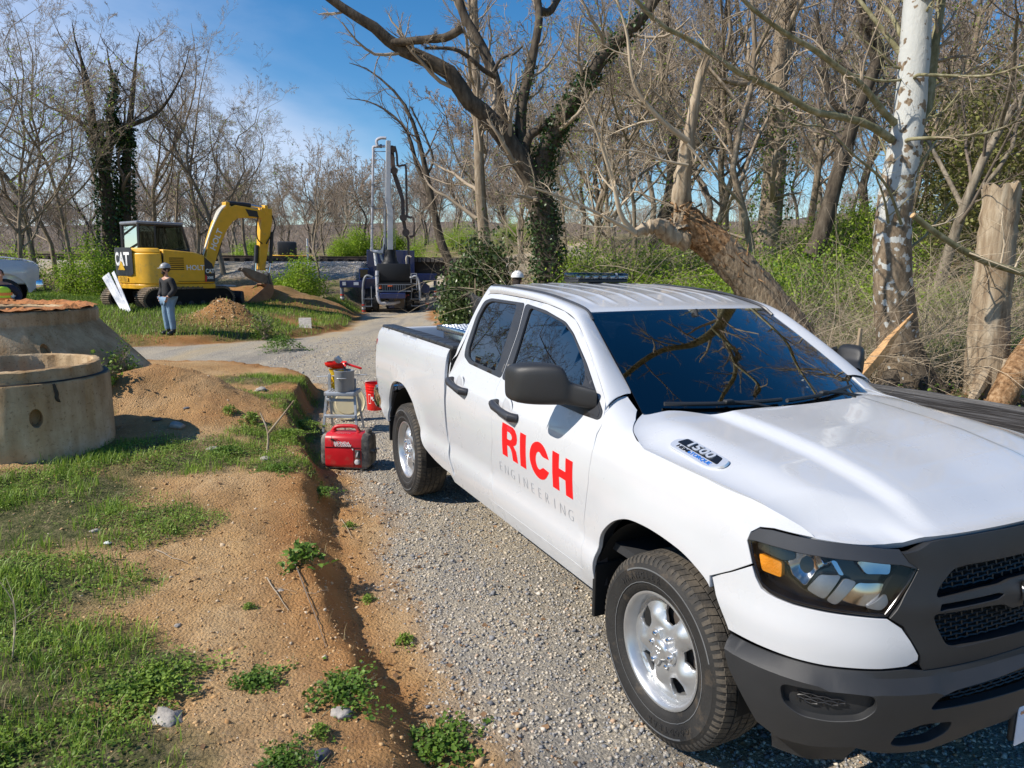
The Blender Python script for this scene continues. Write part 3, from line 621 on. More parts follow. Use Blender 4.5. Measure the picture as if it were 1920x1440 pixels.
def build_truck():
 R = TRUCK; WP = MT['white_paint']; BP = MT['black_plastic']; DP = MT['dark_plastic']; LB = MT['liner_black']
 side = lambda s, z: bodywrap(s, z); bed = lambda s, z: bodywrap(s, z, bed=True)
 farch = [(-0.46, 0.62), (-0.442, .682), (-.411, .775), (-.328, .860), (-.235, .912), (-.15, .934), (-.024, .940), (.105, .930), (.186, .913), (.248, .888), (.304, .856), (.344, .812), (.372, .765), (.402, .704)]; farch = [tuple(q) for q in catmull(farch, 4)]
 # ---- fender
 P = X2S([(-0.578, .50), (-0.575, .612), (-0.585, .771), (-0.532, .988), (-0.521, 1.164), (-0.53, 1.228), (-0.522, 1.275), (-0.50, 1.300), (-0.30, 1.290)]).tolist()
 P = X2S([(-0.578, .50), (-0.575, .612), (-0.585, .771), (-0.532, .988), (-0.521, 1.164), (-0.53, 1.228), (-0.522, 1.275), (-0.548, 1.34), (-0.572, 1.48), (-0.54, 1.48), (-0.475, 1.48), (-0.452, 1.462), (-0.40, 1.425), (-0.32, 1.338)]).tolist()
 def fendfn(s, z):
  t = np.clip((z - 1.255) / 0.22, 0, 1.1); p = bodywrap(s, np.minimum(z, 1.255)); H = np.interp(p[..., 0], [-0.56, -0.515, -0.475, -0.43, -0.40, -0.30], [.134, .106, .082, .068, .058, .05])
  p[..., 1] += 0.168 * (0.40 * t + 0.60 * t * t); p[..., 2] = np.where(t > 0, 1.255 + H * np.sin(np.minimum(t, 1.0) * math.pi / 2) ** 0.9, p[..., 2]); return p
 P += [(1.922, 1.268), (1.853, 1.242), (1.642, 1.233), (1.452, 1.225), (1.255, 1.200), (1.187, 1.186), (1.116, 1.168), (1.043, 1.146), (1.005, 1.130), (0.984, 1.116)]
 P += [(1.065, 1.118), (1.143, 1.121), (1.192, 1.115), (1.221, 1.092), (1.228, 1.060), (1.212, 1.025), (1.195, 0.986), (1.278, 0.930), (1.362, 0.880)]
 P += X2S(farch[::-1][10:]).tolist() + X2S([(-0.475, 0.50)]).tolist()
 for o in panel('fender', P, fendfn, WP, R, grid=0.03, mirror=True): pass
 # ---- doors
 top = [(-2.35, 1.808), (-2.17, 1.813), (-1.763, 1.802), (-1.474, 1.783), (-1.251, 1.756), (-1.099, 1.717), (-0.949, 1.637), (-0.768, 1.521), (-0.564, 1.374)]
 cut = [(-1.763, 1.80), (-1.71, 1.60), (-1.70, 1.42), (-1.698, 1.314), (-1.706, 1.255), (-1.668, 1.181), (-1.655, .935), (-1.695, .805), (-1.688, .685), (-1.635, .575), (-1.62, .535)]
 trimR = [(-1.764, 1.771), (-2.30, 1.777), (-2.385, 1.755), (-2.425, 1.65), (-2.405, 1.435), (-2.37, 1.37), (-2.247, 1.336), (-1.704, 1.315), (-1.706, 1.42), (-1.716, 1.60)]
 trimF = [(-1.750, 1.770), (-1.466, 1.745), (-1.193, 1.698), (-1.071, 1.648), (-0.841, 1.517), (-0.556, 1.325), (-0.552, 1.298), (-0.575, 1.285), (-0.72, 1.283), (-1.692, 1.314), (-1.694, 1.42), (-1.704, 1.60)]
 glassR = [(-1.855, 1.757), (-2.26, 1.760), (-2.34, 1.735), (-2.375, 1.64), (-2.345, 1.426), (-2.30, 1.378), (-2.217, 1.358), (-1.80, 1.345), (-1.815, 1.50)]
 glassF = [(-1.672, 1.750), (-1.422, 1.725), (-1.205, 1.690), (-1.075, 1.640), (-0.868, 1.518), (-0.80, 1.45), (-0.79, 1.318), (-1.615, 1.345), (-1.63, 1.50)]
 fd = cut[::-1] + top[3:] + [(-0.545, 1.33), (-0.522, 1.282), (-0.534, 1.228), (-0.521, 1.164), (-0.532, .988), (-0.585, .771), (-0.575, .612), (-0.578, .535)]
 rd = cut + [(-2.345, .535), (-2.41, .63), (-2.45, .727), (-2.47, .838), (-2.47, .93), (-2.475, 1.10), (-2.50, 1.236), (-2.51, 1.30), (-2.475, 1.38), (-2.455, 1.60), (-2.42, 1.77)] + top[:2]
 glass_dark = glassmat('tinted_glass', (0.05, 0.055, 0.06), boost=1.7); glass_front = glassmat('door_glass', (0.10, 0.13, 0.135), boost=2.3)
 for nm, poly, trim, gl, gm in (('front_door', fd, trimF, glassF, glass_front), ('rear_door', rd, trimR, glassR, glass_dark)):
  ds = panel(nm, X2S(poly), side, WP, R, holes=[X2S(roundpoly(trim, 0.03))], grid=0.05, mirror=True)
  for sg, d in zip((1, -1), ds):
   fm = np.array([1, sg, 1])
   t = panel('window_trim', X2S(roundpoly(trim, 0.03)), lambda s, z: bodywrap(s, z, 0.003) * fm, DP, d, holes=[X2S(roundpoly(gl, 0.035))], grid=0.06, thick=0.02, gap=0.001)
   panel('window', X2S(roundpoly(gl, 0.035)), lambda s, z: bodywrap(s, z, -0.009) * fm, gm, d, grid=0.12, thick=0.001, gap=-0.004, rim=0.0005)
   # grip handle over a dished cup
   hx, hz_ = ((-1.48, 1.158) if nm == 'front_door' else (-2.26, 1.180))
   pts = bodywrap(s_of_x(np.array([hx - .15, hx - .14, hx - .10, hx - .02, hx + .06, hx + .125, hx + .15])), np.full(7, hz_) + np.array([.02, .018, .012, .004, -.004, -.012, -.018])) * fm
   pts[:, 1] -= sg * np.array([-0.004, 0.034, 0.043, 0.046, 0.044, 0.036, -0.004]); b = MB()
   b.tube(pts, [0.025, 0.027, 0.025, 0.023, 0.024, 0.028, 0.026], 10); ho = b.build('handle', DP, d)
   b = MB(); cx_ = bodywrap(s_of_x(hx), hz_ + 0.012) * fm; b.lathe([(0.0, 0.0), (0.04, 0.001), (0.062, 0.003), (0.068, 0.0)], 20, cx_, (0, -sg, 0.1)); b.build('handle_cup', WP, ho)
   if nm == 'front_door':
    # sail, arm and housing of the mirror
    sail = panel('mirror_sail', X2S([(-0.80, 1.46), (-0.575, 1.325), (-0.575, 1.298), (-0.79, 1.312)]), lambda s, z: bodywrap(s, z, 0.006) * fm, DP, d, grid=0.08, gap=0.0)
    mm = empty('wing_mirror'); mm.parent = d
    b = MB(); cs = []
    n = 20; a = np.arange(n) * 2 * np.pi / n
    def ring(y, cx, cz, rx, rz, p=4.2):
     ca, sa = np.cos(a), np.sin(a)
     return np.stack([cx + rx * np.sign(ca) * np.abs(ca) ** (2 / p), np.full(n, y), cz + rz * np.sign(sa) * np.abs(sa) ** (2 / p)], 1)
    st = [(-1.242, -0.938, 1.420, .040, .055), (-1.238, -0.934, 1.422, .066, .080), (-1.220, -0.920, 1.425, .086, .096), (-1.16, -0.880, 1.428, .098, .104), (-1.10, -0.84, 1.430, .100, .104), (-1.055, -0.812, 1.430, .098, .102), (-1.038, -0.80, 1.424, .092, .096), (-1.022, -0.785, 1.398, .078, .068), (-1.005, -0.765, 1.388, .070, .058), (-0.965, -0.715, 1.380, .066, .055), (-0.925, -0.675, 1.372, .062, .052)]
    RR = [ring(*q) for q in st]; V = np.concatenate(RR) * fm; F = [(i * n + j, i * n + (j + 1) % n, (i + 1) * n + (j + 1) % n, (i + 1) * n + j) for i in range(len(RR) - 1) for j in range(n)] + [tuple(range(n))]
    b.add(V, F); mh = b.build('mirror_housing', BP, mm, sharp=60); sb = mh.modifiers.new('s', 'SUBSURF'); sb.levels = sb.render_levels = 1
    b = MB(); b.tube(np.array([(-0.80, -1.02, 1.40), (-0.80, -1.02, 1.36)]) * fm, [0.062, 0.05], 4); b.V = [tuple(np.array(v)) for v in b.V]
    V = np.array([(-0.985, -1.215, 1.35), (-0.90, -1.03, 1.35), (-0.90, -1.03, 1.51), (-0.985, -1.215, 1.51)]) * fm + np.array([-0.028, 0, 0])
    mesh('mirror_glass', V, [(0, 1, 2, 3)], MT['chrome'], mm, smooth=False)
    if sg == 1:
     # door lettering follows the door skin
     def lay(x0, z0, k=1.0, tilt=0.0):
      def f(a_, b_, h): return bodywrap(s_of_x(x0 + a_), z0 + b_ * 1.0 + a_ * tilt, 0.0022 + h * 0.3)
      return f
     def blk(ch, x0, w, hgt=0.187):
      """sans letters from outlines: a,b in letter units"""
      st_ = 0.27
      if ch == 'I': return [[(0, 0), (w, 0), (w, 1), (0, 1)]], []
      if ch == 'H': s_ = w * 0.335; return [[(0, 0), (s_, 0), (s_, .40), (w - s_, .40), (w - s_, 0), (w, 0), (w, 1), (w - s_, 1), (w - s_, .62), (s_, .62), (s_, 1), (0, 1)]], []
      if ch == 'R':
       s_ = w * 0.345; cxr = w * .60; o_ = [(0, 0), (s_, 0), (s_, .38), (w * .49, .38), (w * .60, .31), (w * .655, .20), (w * .69, 0), (w * 1.02, 0), (w * .985, .16), (w * .93, .34), (w * .80, .44), (w * .76, .465)]
       o_ += [(w * .89, .52), (w * .97, .60), (w * .995, .72), (w * .96, .85), (w * .86, .95), (w * .70, 1.0), (0, 1)]
       h_ = [(s_, .575), (w * .50, .575), (w * .62, .61), (w * .675, .69), (w * .62, .775), (w * .50, .81), (s_, .81)]; return [o_], [h_]
      if ch == 'C':
       o_ = [(w * (.5 + .5 * math.cos(t)), .5 + .52 * math.sin(t)) for t in np.radians(np.linspace(28, 332, 30))]; i_ = [(w * (.5 + .175 * math.cos(t)), .5 + .25 * math.sin(t)) for t in np.radians(np.linspace(318, 42, 24))]
       o_[0] = (w * 1.0, .68); o_[-1] = (w * 1.0, .33); return [o_ + [(w * .71, .33 + .035)] + i_[1:-1] + [(w * .71, .665)]], []
     xx = -1.507; L = empty('lettering'); L.parent = d; L['label'] = 'red RICH over thin grey ENGINEERING'
     for ch, w in (('R', .205), ('I', .072), ('C', .222), ('H', .205)):
      o_, h_ = blk(ch, 0, 1.0)
      zz0 = lambda x: 0.888 - 0.030 * (x + 1.5) / 0.83
      sc = lambda q: [(xx + p[0] * w, 0.888 - 0.028 * ((xx + p[0] * w) + 1.5) / .83 + p[1] * 0.196) for p in q]
      lt = panel('letter', X2S(sc(o_[0])), lambda s, z: bodywrap(s, z, 0.0012), MT['red_vinyl'], d, holes=[X2S(sc(q)) for q in h_], grid=0.03, edge=0.012, gap=0.0, thick=0.0011, rim=0.0002); lt.parent = L
      xx += w + .049 - (0.012 if ch in 'RC' else 0)
     for k_, ch in enumerate('ENGINEERING'):
      xc = -1.548 + 0.0838 * k_
      t_ = text_obj('letter', ch, MT['grey_vinyl'], L, lambda a_, b_, h: bodywrap(s_of_x(xc + a_), 0.800 - 0.034 * (xc + 1.55) / .84 + b_, 0.0015 + h), size=0.088, depth=0.0006, bold=-0.0022, xs=0.95)
     bpy.data.objects.remove(L) if False else None
 # ---- rocker, bed sides
 for o in panel('rocker_panel', X2S([(-2.47, .50), (-2.30, .545), (-1.62, .533), (-0.578, .533), (-0.475, .50), (-0.475, .44), (-2.42, .44)]), lambda s, z: bodywrap(s, z, -0.004), WP, R, mirror=True): pass
 rarch = [(-3.99, .64), (-3.985, .759), (-3.93, .85), (-3.863, .924), (-3.79, .968), (-3.718, .989), (-3.62, 1.0), (-3.516, 1.002), (-3.42, .985), (-3.336, .954), (-3.234, .893), (-3.18, .83), (-3.125, .754), (-3.05, .658), (-2.98, .578), (-2.90, .54), (-2.771, .515)]; rarch = [tuple(q) for q in catmull(rarch, 3)]
 bd = [(-2.375, .50), (-2.40, .56), (-2.445, .63), (-2.485, .727), (-2.505, .838), (-2.505, .93), (-2.51, 1.10), (-2.535, 1.236), (-2.545, 1.30), (-2.545, 1.365), (-2.54, 1.405), (-4.36, 1.415), (-4.40, 1.37), (-4.415, 1.30), (-4.40, .98), (-4.39, .85), (-4.30, .66), (-4.16, .59), (-3.99, .57)] + rarch + [(-2.60, .50)]
 for o in panel('bed_side', X2S(bd), bed, WP, R, grid=0.05, mirror=True): pass
 for sg in (1, -1):
  b = MB(); xs = np.linspace(-2.50, -4.37, 12)
  for i in range(11): b.rbox(((xs[i] + xs[i + 1]) / 2, -sg * 0.885, 1.416 + 0.004 * math.sin(3.1 * i / 11)), (abs(xs[1] - xs[0]) + 0.001, 0.125, 0.034), 0.012)
  b.build('bed_rail_cap', DP, R)
  b = MB(); b.box((-3.44, -sg * 0.80, 1.10), (1.85, 0.02, 0.6)); b.build('bed_inner_wall', WP, R)
  b = MB(); b.rbox((-4.405, -sg * 0.945, 1.13), (0.035, 0.10, 0.34), 0.012); b.build('tail_light', mat('tail_light_red', (0.28, 0.01, 0.015), 0.15, coat=1.0), R)
  b = MB(); b.rbox((-4.50, -sg * 0.80, 0.72), (0.20, 0.40, 0.24), 0.06); b.build('rear_bumper_end', MT['chrome'], R)
  b = MB(); b.box((-2.51, -sg * 0.9, 0.95), (0.03, 0.12, 0.9)); b.build('bed_gap_seal', LB, R)
 b = MB(); b.rbox((-4.40, 0, 1.12), (0.06, 1.76, 0.56), 0.02); b.rbox((-4.44, 0, 1.15), (0.03, 1.2, 0.25), 0.01); tg = b.build('tailgate', WP, R)
 b = MB(); b.rbox((-4.445, 0, 1.28), (0.03, 0.26, 0.06), 0.01); b.build('tailgate_handle', BP, tg)
 b = MB(); b.rbox((-4.52, 0, 0.72), (0.18, 1.5, 0.2), 0.04); b.build('rear_bumper', MT['chrome'], R)
 b = MB(); b.box((-3.44, 0, 0.86), (1.9, 1.6, 0.04)); b.box((-2.52, 0, 1.1), (0.04, 1.6, 0.55)); b.build('bed_floor', DP, R)
 # ---- cab skin: pillars, roof rails, roof
 dc = np.array(top[::-1]); oc = bodywrap(s_of_x(dc[:, 0]), dc[:, 1], 0.0, arch=False); o_r = bodywrap(s_of_x(np.array([-2.44, -2.475, -2.49])), np.array([1.775, 1.60, 1.40]))
 OC = np.vstack([bodywrap(s_of_x(np.array([-0.54])), np.array([1.325])), oc])
 wt = np.array([-1.1555, -0.65, 1.754]); wb = np.array([-0.454, -0.77, 1.325])
 IC = np.array([(-0.565, -0.785, 1.402), wb + (wt - wb) * 0.20, wb + (wt - wb) * 0.46, wb + (wt - wb) * 0.70, wb + (wt - wb) * 0.90, (-1.185, -.652, 1.766), (-1.464, -.668, 1.817), (-1.732, -.676, 1.842), (-2.16, -.684, 1.860), (-2.36, -.688, 1.860)])
 rows = []; oo = catmull(OC, 8); ii = catmull(IC, 8)
 for t in np.linspace(0, 1, 9):
  p = oo * (1 - t) + ii * t; bul = 0.026 * math.sin(math.pi * t) ** 0.8
  rows.append(p + np.array([0.25, -0.75, 0.6]) * bul)
 rows = np.array(rows); nr, nc = rows.shape[:2]; F = [(i * nc + j, i * nc + j + 1, (i + 1) * nc + j + 1, (i + 1) * nc + j) for i in range(nr - 1) for j in range(nc - 1)]
 for sg in (1, -1):
  mesh('cab_pillar', rows.reshape(-1, 3) * np.array([1, sg, 1]), F, WP, R)
  b = MB(); b.tube(catmull(IC[4:], 6) * np.array([1, sg, 1]) + np.array([0, 0, 0.004]), 0.009, 6); b.build('roof_ditch_molding', DP, R)
  # rear corner post
  cr = np.array([(-2.36, -.688, 1.862), (-2.45, -.685, 1.845), (-2.475, -.755, 1.709), (-2.50, -.84, 1.529), (-2.527, -.905, 1.37), (-2.53, -.95, 1.20), (-2.53, -.96, .6)])
  cf = np.array([(-2.30, -.715, 1.82), (-2.385, -.715, 1.80), (-2.44, -.765, 1.70), (-2.462, -.842, 1.529), (-2.475, -.915, 1.38), (-2.50, -.97, 1.24), (-2.47, -.985, .6)])
  ca_, cb_ = catmull(cf, 6), catmull(cr, 6); rw = np.array([ca_ * (1 - t) + cb_ * t + np.array([0, -0.012, 0.004]) * math.sin(math.pi * t) for t in np.linspace(0, 1, 5)])
  n_r, n_c = rw.shape[:2]; FF = [(i * n_c + j, i * n_c + j + 1, (i + 1) * n_c + j + 1, (i + 1) * n_c + j) for i in range(n_r - 1) for j in range(n_c - 1)]
  mesh('cab_corner', rw.reshape(-1, 3) * np.array([1, sg, 1]), FF, WP, R)
 def roof(u, v):     # u 0 front..1 rear, v -1..1
  xe = np.interp(u, [0, .06, .25, .45, .80, 1], [-1.1555, -1.20, -1.464, -1.732, -2.16, -2.45]); ze = np.interp(u, [0, .06, .25, .45, .80, .93, 1], [1.754, 1.770, 1.819, 1.844, 1.862, 1.860, 1.845]); ye = np.interp(u, [0, 1], [.65, .686])
  xf = xe + 0.055 * (1 - v * v) * (1 - u) ** 3 - 0.03 * (1 - v * v) * u ** 3
  crown = 0.022 * (1 - np.abs(v) ** 2.6); y = v * ye
  rib = sum(np.exp(-((np.abs(y) - k) / 0.016) ** 2) for k in (0.09, 0.24, 0.39, 0.53)) * 0.006 * sst(.10, .18, u) * (1 - sst(.90, .97, u))
  return np.stack([xf, y, ze + crown * (0.5 + 0.5 * sst(0, .3, u)) - 0.004 + rib], -1)
 us = np.linspace(0, 1, 60); vs = np.linspace(-1, 1, 141); U, Vv = np.meshgrid(us, vs, indexing='ij'); RV = roof(U.ravel(), Vv.ravel()); i = np.arange(60 * 141).reshape(60, 141)
 mesh('roof', RV, np.stack([i[:-1, :-1].ravel(), i[1:, :-1].ravel(), i[1:, 1:].ravel(), i[:-1, 1:].ravel()], 1), WP, R)
 b = MB(); b.box((-2.50, 0, 1.0), (0.03, 1.80, 0.80)); cbk = b.build('cab_back', WP, R)
 V = []; F = []
 for (z, yy, x) in ((1.40, .88, -2.52), (1.845, .68, -2.455)): V += [(x, -yy, z), (x, yy, z)]
 mesh('rear_window', V, [(0, 1, 3, 2)], glass_dark, R, smooth=False)
 # ---- hood
 sh = np.array([(-0.454, .77, 1.322), (-0.40, .84, 1.308), (-0.32, .915, 1.288), (-0.24, .948, 1.266), (-0.171, .962, 1.243), (.041, .965, 1.235), (.230, .963, 1.228), (.418, .923, 1.202), (.477, .903, 1.188), (.534, .880, 1.170), (.591, .856, 1.148), (.620, .845, 1.131), (.640, .838, 1.113)])
 shl = np.concatenate([[0], np.cumsum(np.linalg.norm(np.diff(sh, axis=0), axis=1))]); shl /= shl[-1]
 shd = catmull(sh, 10); shdl = np.concatenate([[0], np.cumsum(np.linalg.norm(np.diff(shd, axis=0), axis=1))]); shdl /= shdl[-1]
 fr = np.array([(0.640, .838), (.735, .742), (.782, .684), (.812, .60), (.830, .50), (.850, .30), (.862, 0.0)])
 def hood(a, t):
  ex, ey, ez = [np.interp(a, shdl, shd[:, k]) for k in range(3)]; T = np.abs(t)
  w = 1 - (1 - T) ** 1.0; y = ey * np.sign(t) * np.sin(T * math.pi / 2) ** 0.95
  ay = np.abs(y); cr = np.clip(ay / ey, 0, 1)
  xr = np.interp(ay, [0, .45, .55, .70, .77], [-0.225, -0.215, -0.30, -0.40, -0.454]); xf_ = np.interp(ay, fr[::-1, 1], fr[::-1, 0])
  # interior stations run from the cowl edge to the nose edge; the rim follows the shut line
  xi = xr + (xf_ - xr) * a; k = sst(0.55, 1.0, cr); x = xi * (1 - k) + ex * k
  zc = np.interp(x, [-0.5, -0.2, 0.1, 0.3, 0.5, 0.65, 0.75, 0.86], [1.343, 1.322, 1.296, 1.272, 1.232, 1.188, 1.152, 1.108])
  roll = sst(0.70, 1.0, cr) ** 1.35; z = zc * (1 - roll) + ez * roll
  z = z + 0.034 * (1 - sst(0.43, 0.515, ay)) * (1 - 0.15 * sst(0, .8, a)) - 0.008 * (1 - sst(0, 0.38, ay))
  zf = np.interp(ay, [0, .48, .54, .60, .66, .80, .845], [1.139, 1.139, 1.133, 1.114, 1.110, 1.116, 1.116]); kf = sst(0.80, 1.0, a) ** 1.3; z = z * (1 - kf) + zf * kf
  sp_ = np.interp(ay, _yf, _sf); xw = bodywrap(sp_, zf - 0.006, 0.004, arch=False)[..., 0]; x = x + (xw - xf_) * sst(0.3, 1.0, a) * (1 - k) + (xw - x) * sst(.93, 1.0, a) * k
  return np.stack([x, y, z], -1)
 _sf = np.linspace(0, 1.02, 80); _yf = -bodywrap(_sf, np.full(80, 1.12), arch=False)[:, 1]
 A = np.linspace(0, 1, 70); Tt = np.concatenate([np.linspace(-1, -0.6, 40)[:-1], np.linspace(-0.6, 0.6, 70), np.linspace(0.6, 1, 40)[1:]]); na, ntt = len(A), len(Tt)
 U, Vv = np.meshgrid(A, Tt, indexing='ij'); HV = hood(U.ravel(), Vv.ravel()); i = np.arange(na * ntt).reshape(na, ntt)
 F = np.stack([i[:-1, :-1].ravel(), i[1:, :-1].ravel(), i[1:, 1:].ravel(), i[:-1, 1:].ravel()], 1).tolist()
 # turned-down edge of the hood all round
 ring = list(i[:, 0]) + list(i[-1, 1:]) + list(i[::-1, -1][1:]) + list(i[0, ::-1][1:-1]); HVl = HV.tolist(); cen = np.array([0.2, 0, 1.0])
 low = []
 for r_ in ring:
  p = np.array(HVl[r_]); c = (cen - p) * np.array([1, 1, 0]); c /= np.linalg.norm(c); low.append(len(HVl)); HVl.append((p + c * 0.012 + np.array([0, 0, -0.022])).tolist())
 for q in range(len(ring)): F.append((ring[q], ring[(q + 1) % len(ring)], low[(q + 1) % len(ring)], low[q]))
 hd = mesh('hood', HVl, F, WP, R, sharp=50)
 bm = bmesh.new(); bm.from_mesh(hd.data); bmesh.ops.recalc_face_normals(bm, faces=bm.faces[:]); bm.to_mesh(hd.data); bm.free()
 # ---- badge on the hood side
 ts_ = np.linspace(-1, -.4, 200); a_b = 0.42; col = hood(np.full(200, a_b), ts_); kb = int(np.argmin(np.abs(col[:, 2] - 1.268))); c0 = col[kb]; eb = col[min(kb + 14, 199)] - col[max(kb - 14, 0)]; eb /= np.linalg.norm(eb)
 ea = hood(np.array([a_b + .12]), ts_[kb:kb + 1])[0] - hood(np.array([a_b - .12]), ts_[kb:kb + 1])[0]; ea = ea - eb * ea.dot(eb); ea /= np.linalg.norm(ea); en = np.cross(ea, eb); c0 = c0 + ea * (0.05 - c0[0])
 def hb(a_, b_, h): return c0 + ea * a_ + eb * b_ + en * (h + 0.006)
 MT['badge_silver'] = mat('badge_silver', (.70, .73, .78), .22, metal=.5, var=.03)
 bad = empty('fender_badge'); bad.parent = hd
 def capsule(w, h, r, sk): return roundpoly([(-w + sk, h), (w, h), (w - sk * .2, -h), (-w + sk * 1.2, -h)] if False else [(-w + sk, h), (w - sk * .3, h), (w, 0), (w - sk, -h), (-w + sk * .3, -h), (-w, 0)], r)
 def plate(nm, poly, h0, h1, m):
  pts = densify(poly, 0.01); n = len(pts); V = [hb(p[0], p[1], h1) for p in pts] + [hb(p[0] * 1.02, p[1] * 1.03, h0) for p in pts]
  return mesh(nm, V, [tuple(range(n))] + [(q, (q + 1) % n, n + (q + 1) % n, n + q) for q in range(n)], m, bad, sharp=30)
 plate('badge_frame', capsule(.165, .043, .022, .05), -0.004, 0.005, MT['badge_silver']); plate('badge_field', roundpoly([(-.122, .034), (.116, .034), (.134, -.008), (-.138, -.008)], .01), .005, .007, MT['gloss_black'])
 text_obj('badge_text', '1500', MT['badge_silver'], bad, lambda a_, b_, h: hb(a_, b_ + .013, .010 + h), size=0.052, depth=0.005, bold=0.0012, xs=1.65, shear=0.1)
 text_obj('badge_text', 'HEMI', MT['gloss_black'], bad, lambda a_, b_, h: hb(a_ - .072, b_ - .024, .007 + h), size=0.025, depth=0.001, bold=0.0004, xs=1.5)
 text_obj('badge_text', 'eTORQUE', mat('badge_blue', (0.02, 0.16, 0.55), 0.3), bad, lambda a_, b_, h: hb(a_ + .040, b_ - .024, .007 + h), size=0.025, depth=0.001, bold=0.0005, xs=1.3)
 # ---- windshield, cowl, wipers
 def ws(u, v, off=0.0):      # u 0 bottom..1 top
  e0 = wb + (wt - wb) * np.asarray(u)[..., None]; v = np.asarray(v); x = e0[..., 0] + (0.165 * (1 - np.asarray(u)) + 0.085 * np.asarray(u)) * (1 - v * v); y = np.abs(e0[..., 1]) * v; z = e0[..., 2] + 0.008 * (1 - v * v) * np.asarray(u) + 0.012 * np.sin(np.pi * np.clip(u, 0, 1)) - 0.02 * (1 - v * v) * (1 - np.asarray(u))
  return np.stack([x + off * .5, y, z + off * .85], -1)
 n_u, n_v = 24, 40
 def sheet(nm, u0, u1, v0, v1, off, m, par=R):
  U, Vv = np.meshgrid(np.linspace(u0, u1, n_u), np.linspace(v0, v1, n_v), indexing='ij'); V = ws(U.ravel(), Vv.ravel(), off); i = np.arange(n_u * n_v).reshape(n_u, n_v)
  return mesh(nm, V, np.stack([i[:-1, :-1].ravel(), i[:-1, 1:].ravel(), i[1:, 1:].ravel(), i[1:, :-1].ravel()], 1), m, par)
 wsh = sheet('windshield', -0.03, 1.0, -1, 1, 0.0, glassmat('windshield_glass', (0.50, 0.57, 0.57), ior=1.52, boost=2.6))
 for (u0, u1, v0, v1) in ((-.10, .09, -1, 1), (.965, 1.0, -1, 1), (.09, .965, -1.0, -.945), (.09, .965, .945, 1.0)): sheet('glass_border', u0, u1, v0, v1, -0.004, MT['gloss_black'], wsh)
 U = np.linspace(-.985, .985, 40); top_ = ws(np.full(40, -.06), U); topi = top_ + np.array([0.02, 0, -0.012]); bot = np.stack([np.interp(np.abs(top_[:, 1]), [0, .45, .6, .77], [-0.10, -0.12, -0.28, -0.44]), top_[:, 1], np.full(40, 1.265)], 1)
 V = np.vstack([top_, topi, bot]); F = [(k * 40 + j, k * 40 + j + 1, (k + 1) * 40 + j + 1, (k + 1) * 40 + j) for k in range(2) for j in range(39)]
 mesh('cowl', V, F, DP, R)
 for v0, v1 in ((-.86, -.02), (.02, .80)):
  b = MB(); vv = np.linspace(v0, v1, 12); b.tube(ws(np.full(12, .055) + .012 * np.linspace(0, 1, 12), vv, .022), .0105, 8); wp = b.build('wiper', BP, R)
  b = MB(); m_ = (v0 + v1) / 2; b.tube(np.array([ws(.068, m_, .03), ws(.03, m_ + .18, .035), ws(-.05, m_ + .42, .02)]), [.007, .009, .012], 8); b.rbox(ws(.066, m_, .03), (.03, .05, .02), .006); b.build('wiper_arm', BP, wp)
 # ---- headlights
 hl = [(0.984, 1.112), (1.065, 1.113), (1.143, 1.116), (1.192, 1.111), (1.221, 1.087), (1.226, 1.060), (1.208, 1.025), (1.188, 0.983), (1.168, 0.945), (1.146, 0.918), (1.124, 0.909), (1.096, 0.903), (1.037, 0.898), (0.929, 0.898), (0.826, 0.899), (0.733, 0.897), (0.687, 0.955), (0.618, 1.045), (0.65, 1.066), (0.68, 1.106), (0.733, 1.107), (0.811, 1.113), (0.887, 1.113)]
 lens = [(0.625, 1.042), (0.68, 1.060), (0.813, 1.066), (0.922, 1.064), (1.036, 1.062), (1.152, 1.066), (1.193, 1.067), (1.213, 1.060), (1.198, 1.02), (1.176, 0.978), (1.152, 0.935), (1.118, 0.918), (1.037, 0.908), (0.929, 0.906), (0.826, 0.907), (0.742, 0.905), (0.693, 0.965)]
 clear = glassmat('lamp_lens', (0.95, 0.95, 0.95), boost=0.55); refl = mat('lamp_reflector', (0.50, 0.52, 0.55), 0.12, metal=1.0, var=0.03); pearl = mat('lamp_pearl', (0.36, 0.37, 0.385), 0.42, metal=0.7, var=0.06, vscale=90); amber = mat('lamp_amber', (1.0, 0.36, 0.01), 0.22, var=0.06, coat=1.0, bump=0.3, bscale=160); gsm = mat('lamp_housing', (0.012, 0.012, 0.014), 0.2, var=0.1)
 for sg in (1, -1):
  fm = np.array([1, sg, 1]); H = empty('headlight'); H.parent = R
  w = lambda off: (lambda s, z: bodywrap(s, z, off, arch=False) * fm)
  brow = [q for q in hl if q[1] > 1.059] ; br = [(0.618, 1.046), (0.65, 1.066), (0.68, 1.106), (0.733, 1.108), (0.811, 1.114), (0.887, 1.114), (0.984, 1.113), (1.065, 1.114), (1.143, 1.117), (1.192, 1.112), (1.221, 1.088), (1.224, 1.066), (1.193, 1.069), (1.152, 1.068), (1.036, 1.064), (0.922, 1.066), (0.813, 1.068), (0.68, 1.060)]
  panel('headlight_brow', br, w(0.006), DP, H, grid=0.03, gap=0.001)
  panel('headlight_rim', hl, w(0.001), MT['gloss_black'], H, holes=[lens], grid=0.05, thick=0.05, gap=0.001)
  panel('headlight_housing', [(a_ + (.03 if a_ > 1.1 else -.03 if a_ < .72 else 0), min(b_, 1.075) - (.015 if b_ < .95 else 0)) for a_, b_ in hl], w(-0.055), gsm, H, grid=0.05, thick=0.002)
  panel('headlight_backing', [(.59, 1.06), (.67, 1.06), (.80, .885), (.70, .88)], w(-0.022), LB, H, grid=.05, thick=.02)
  panel('headlight_lens', lens, w(-0.001), clear, H, grid=0.06, thick=0.001, gap=-0.001, rim=0.0003)
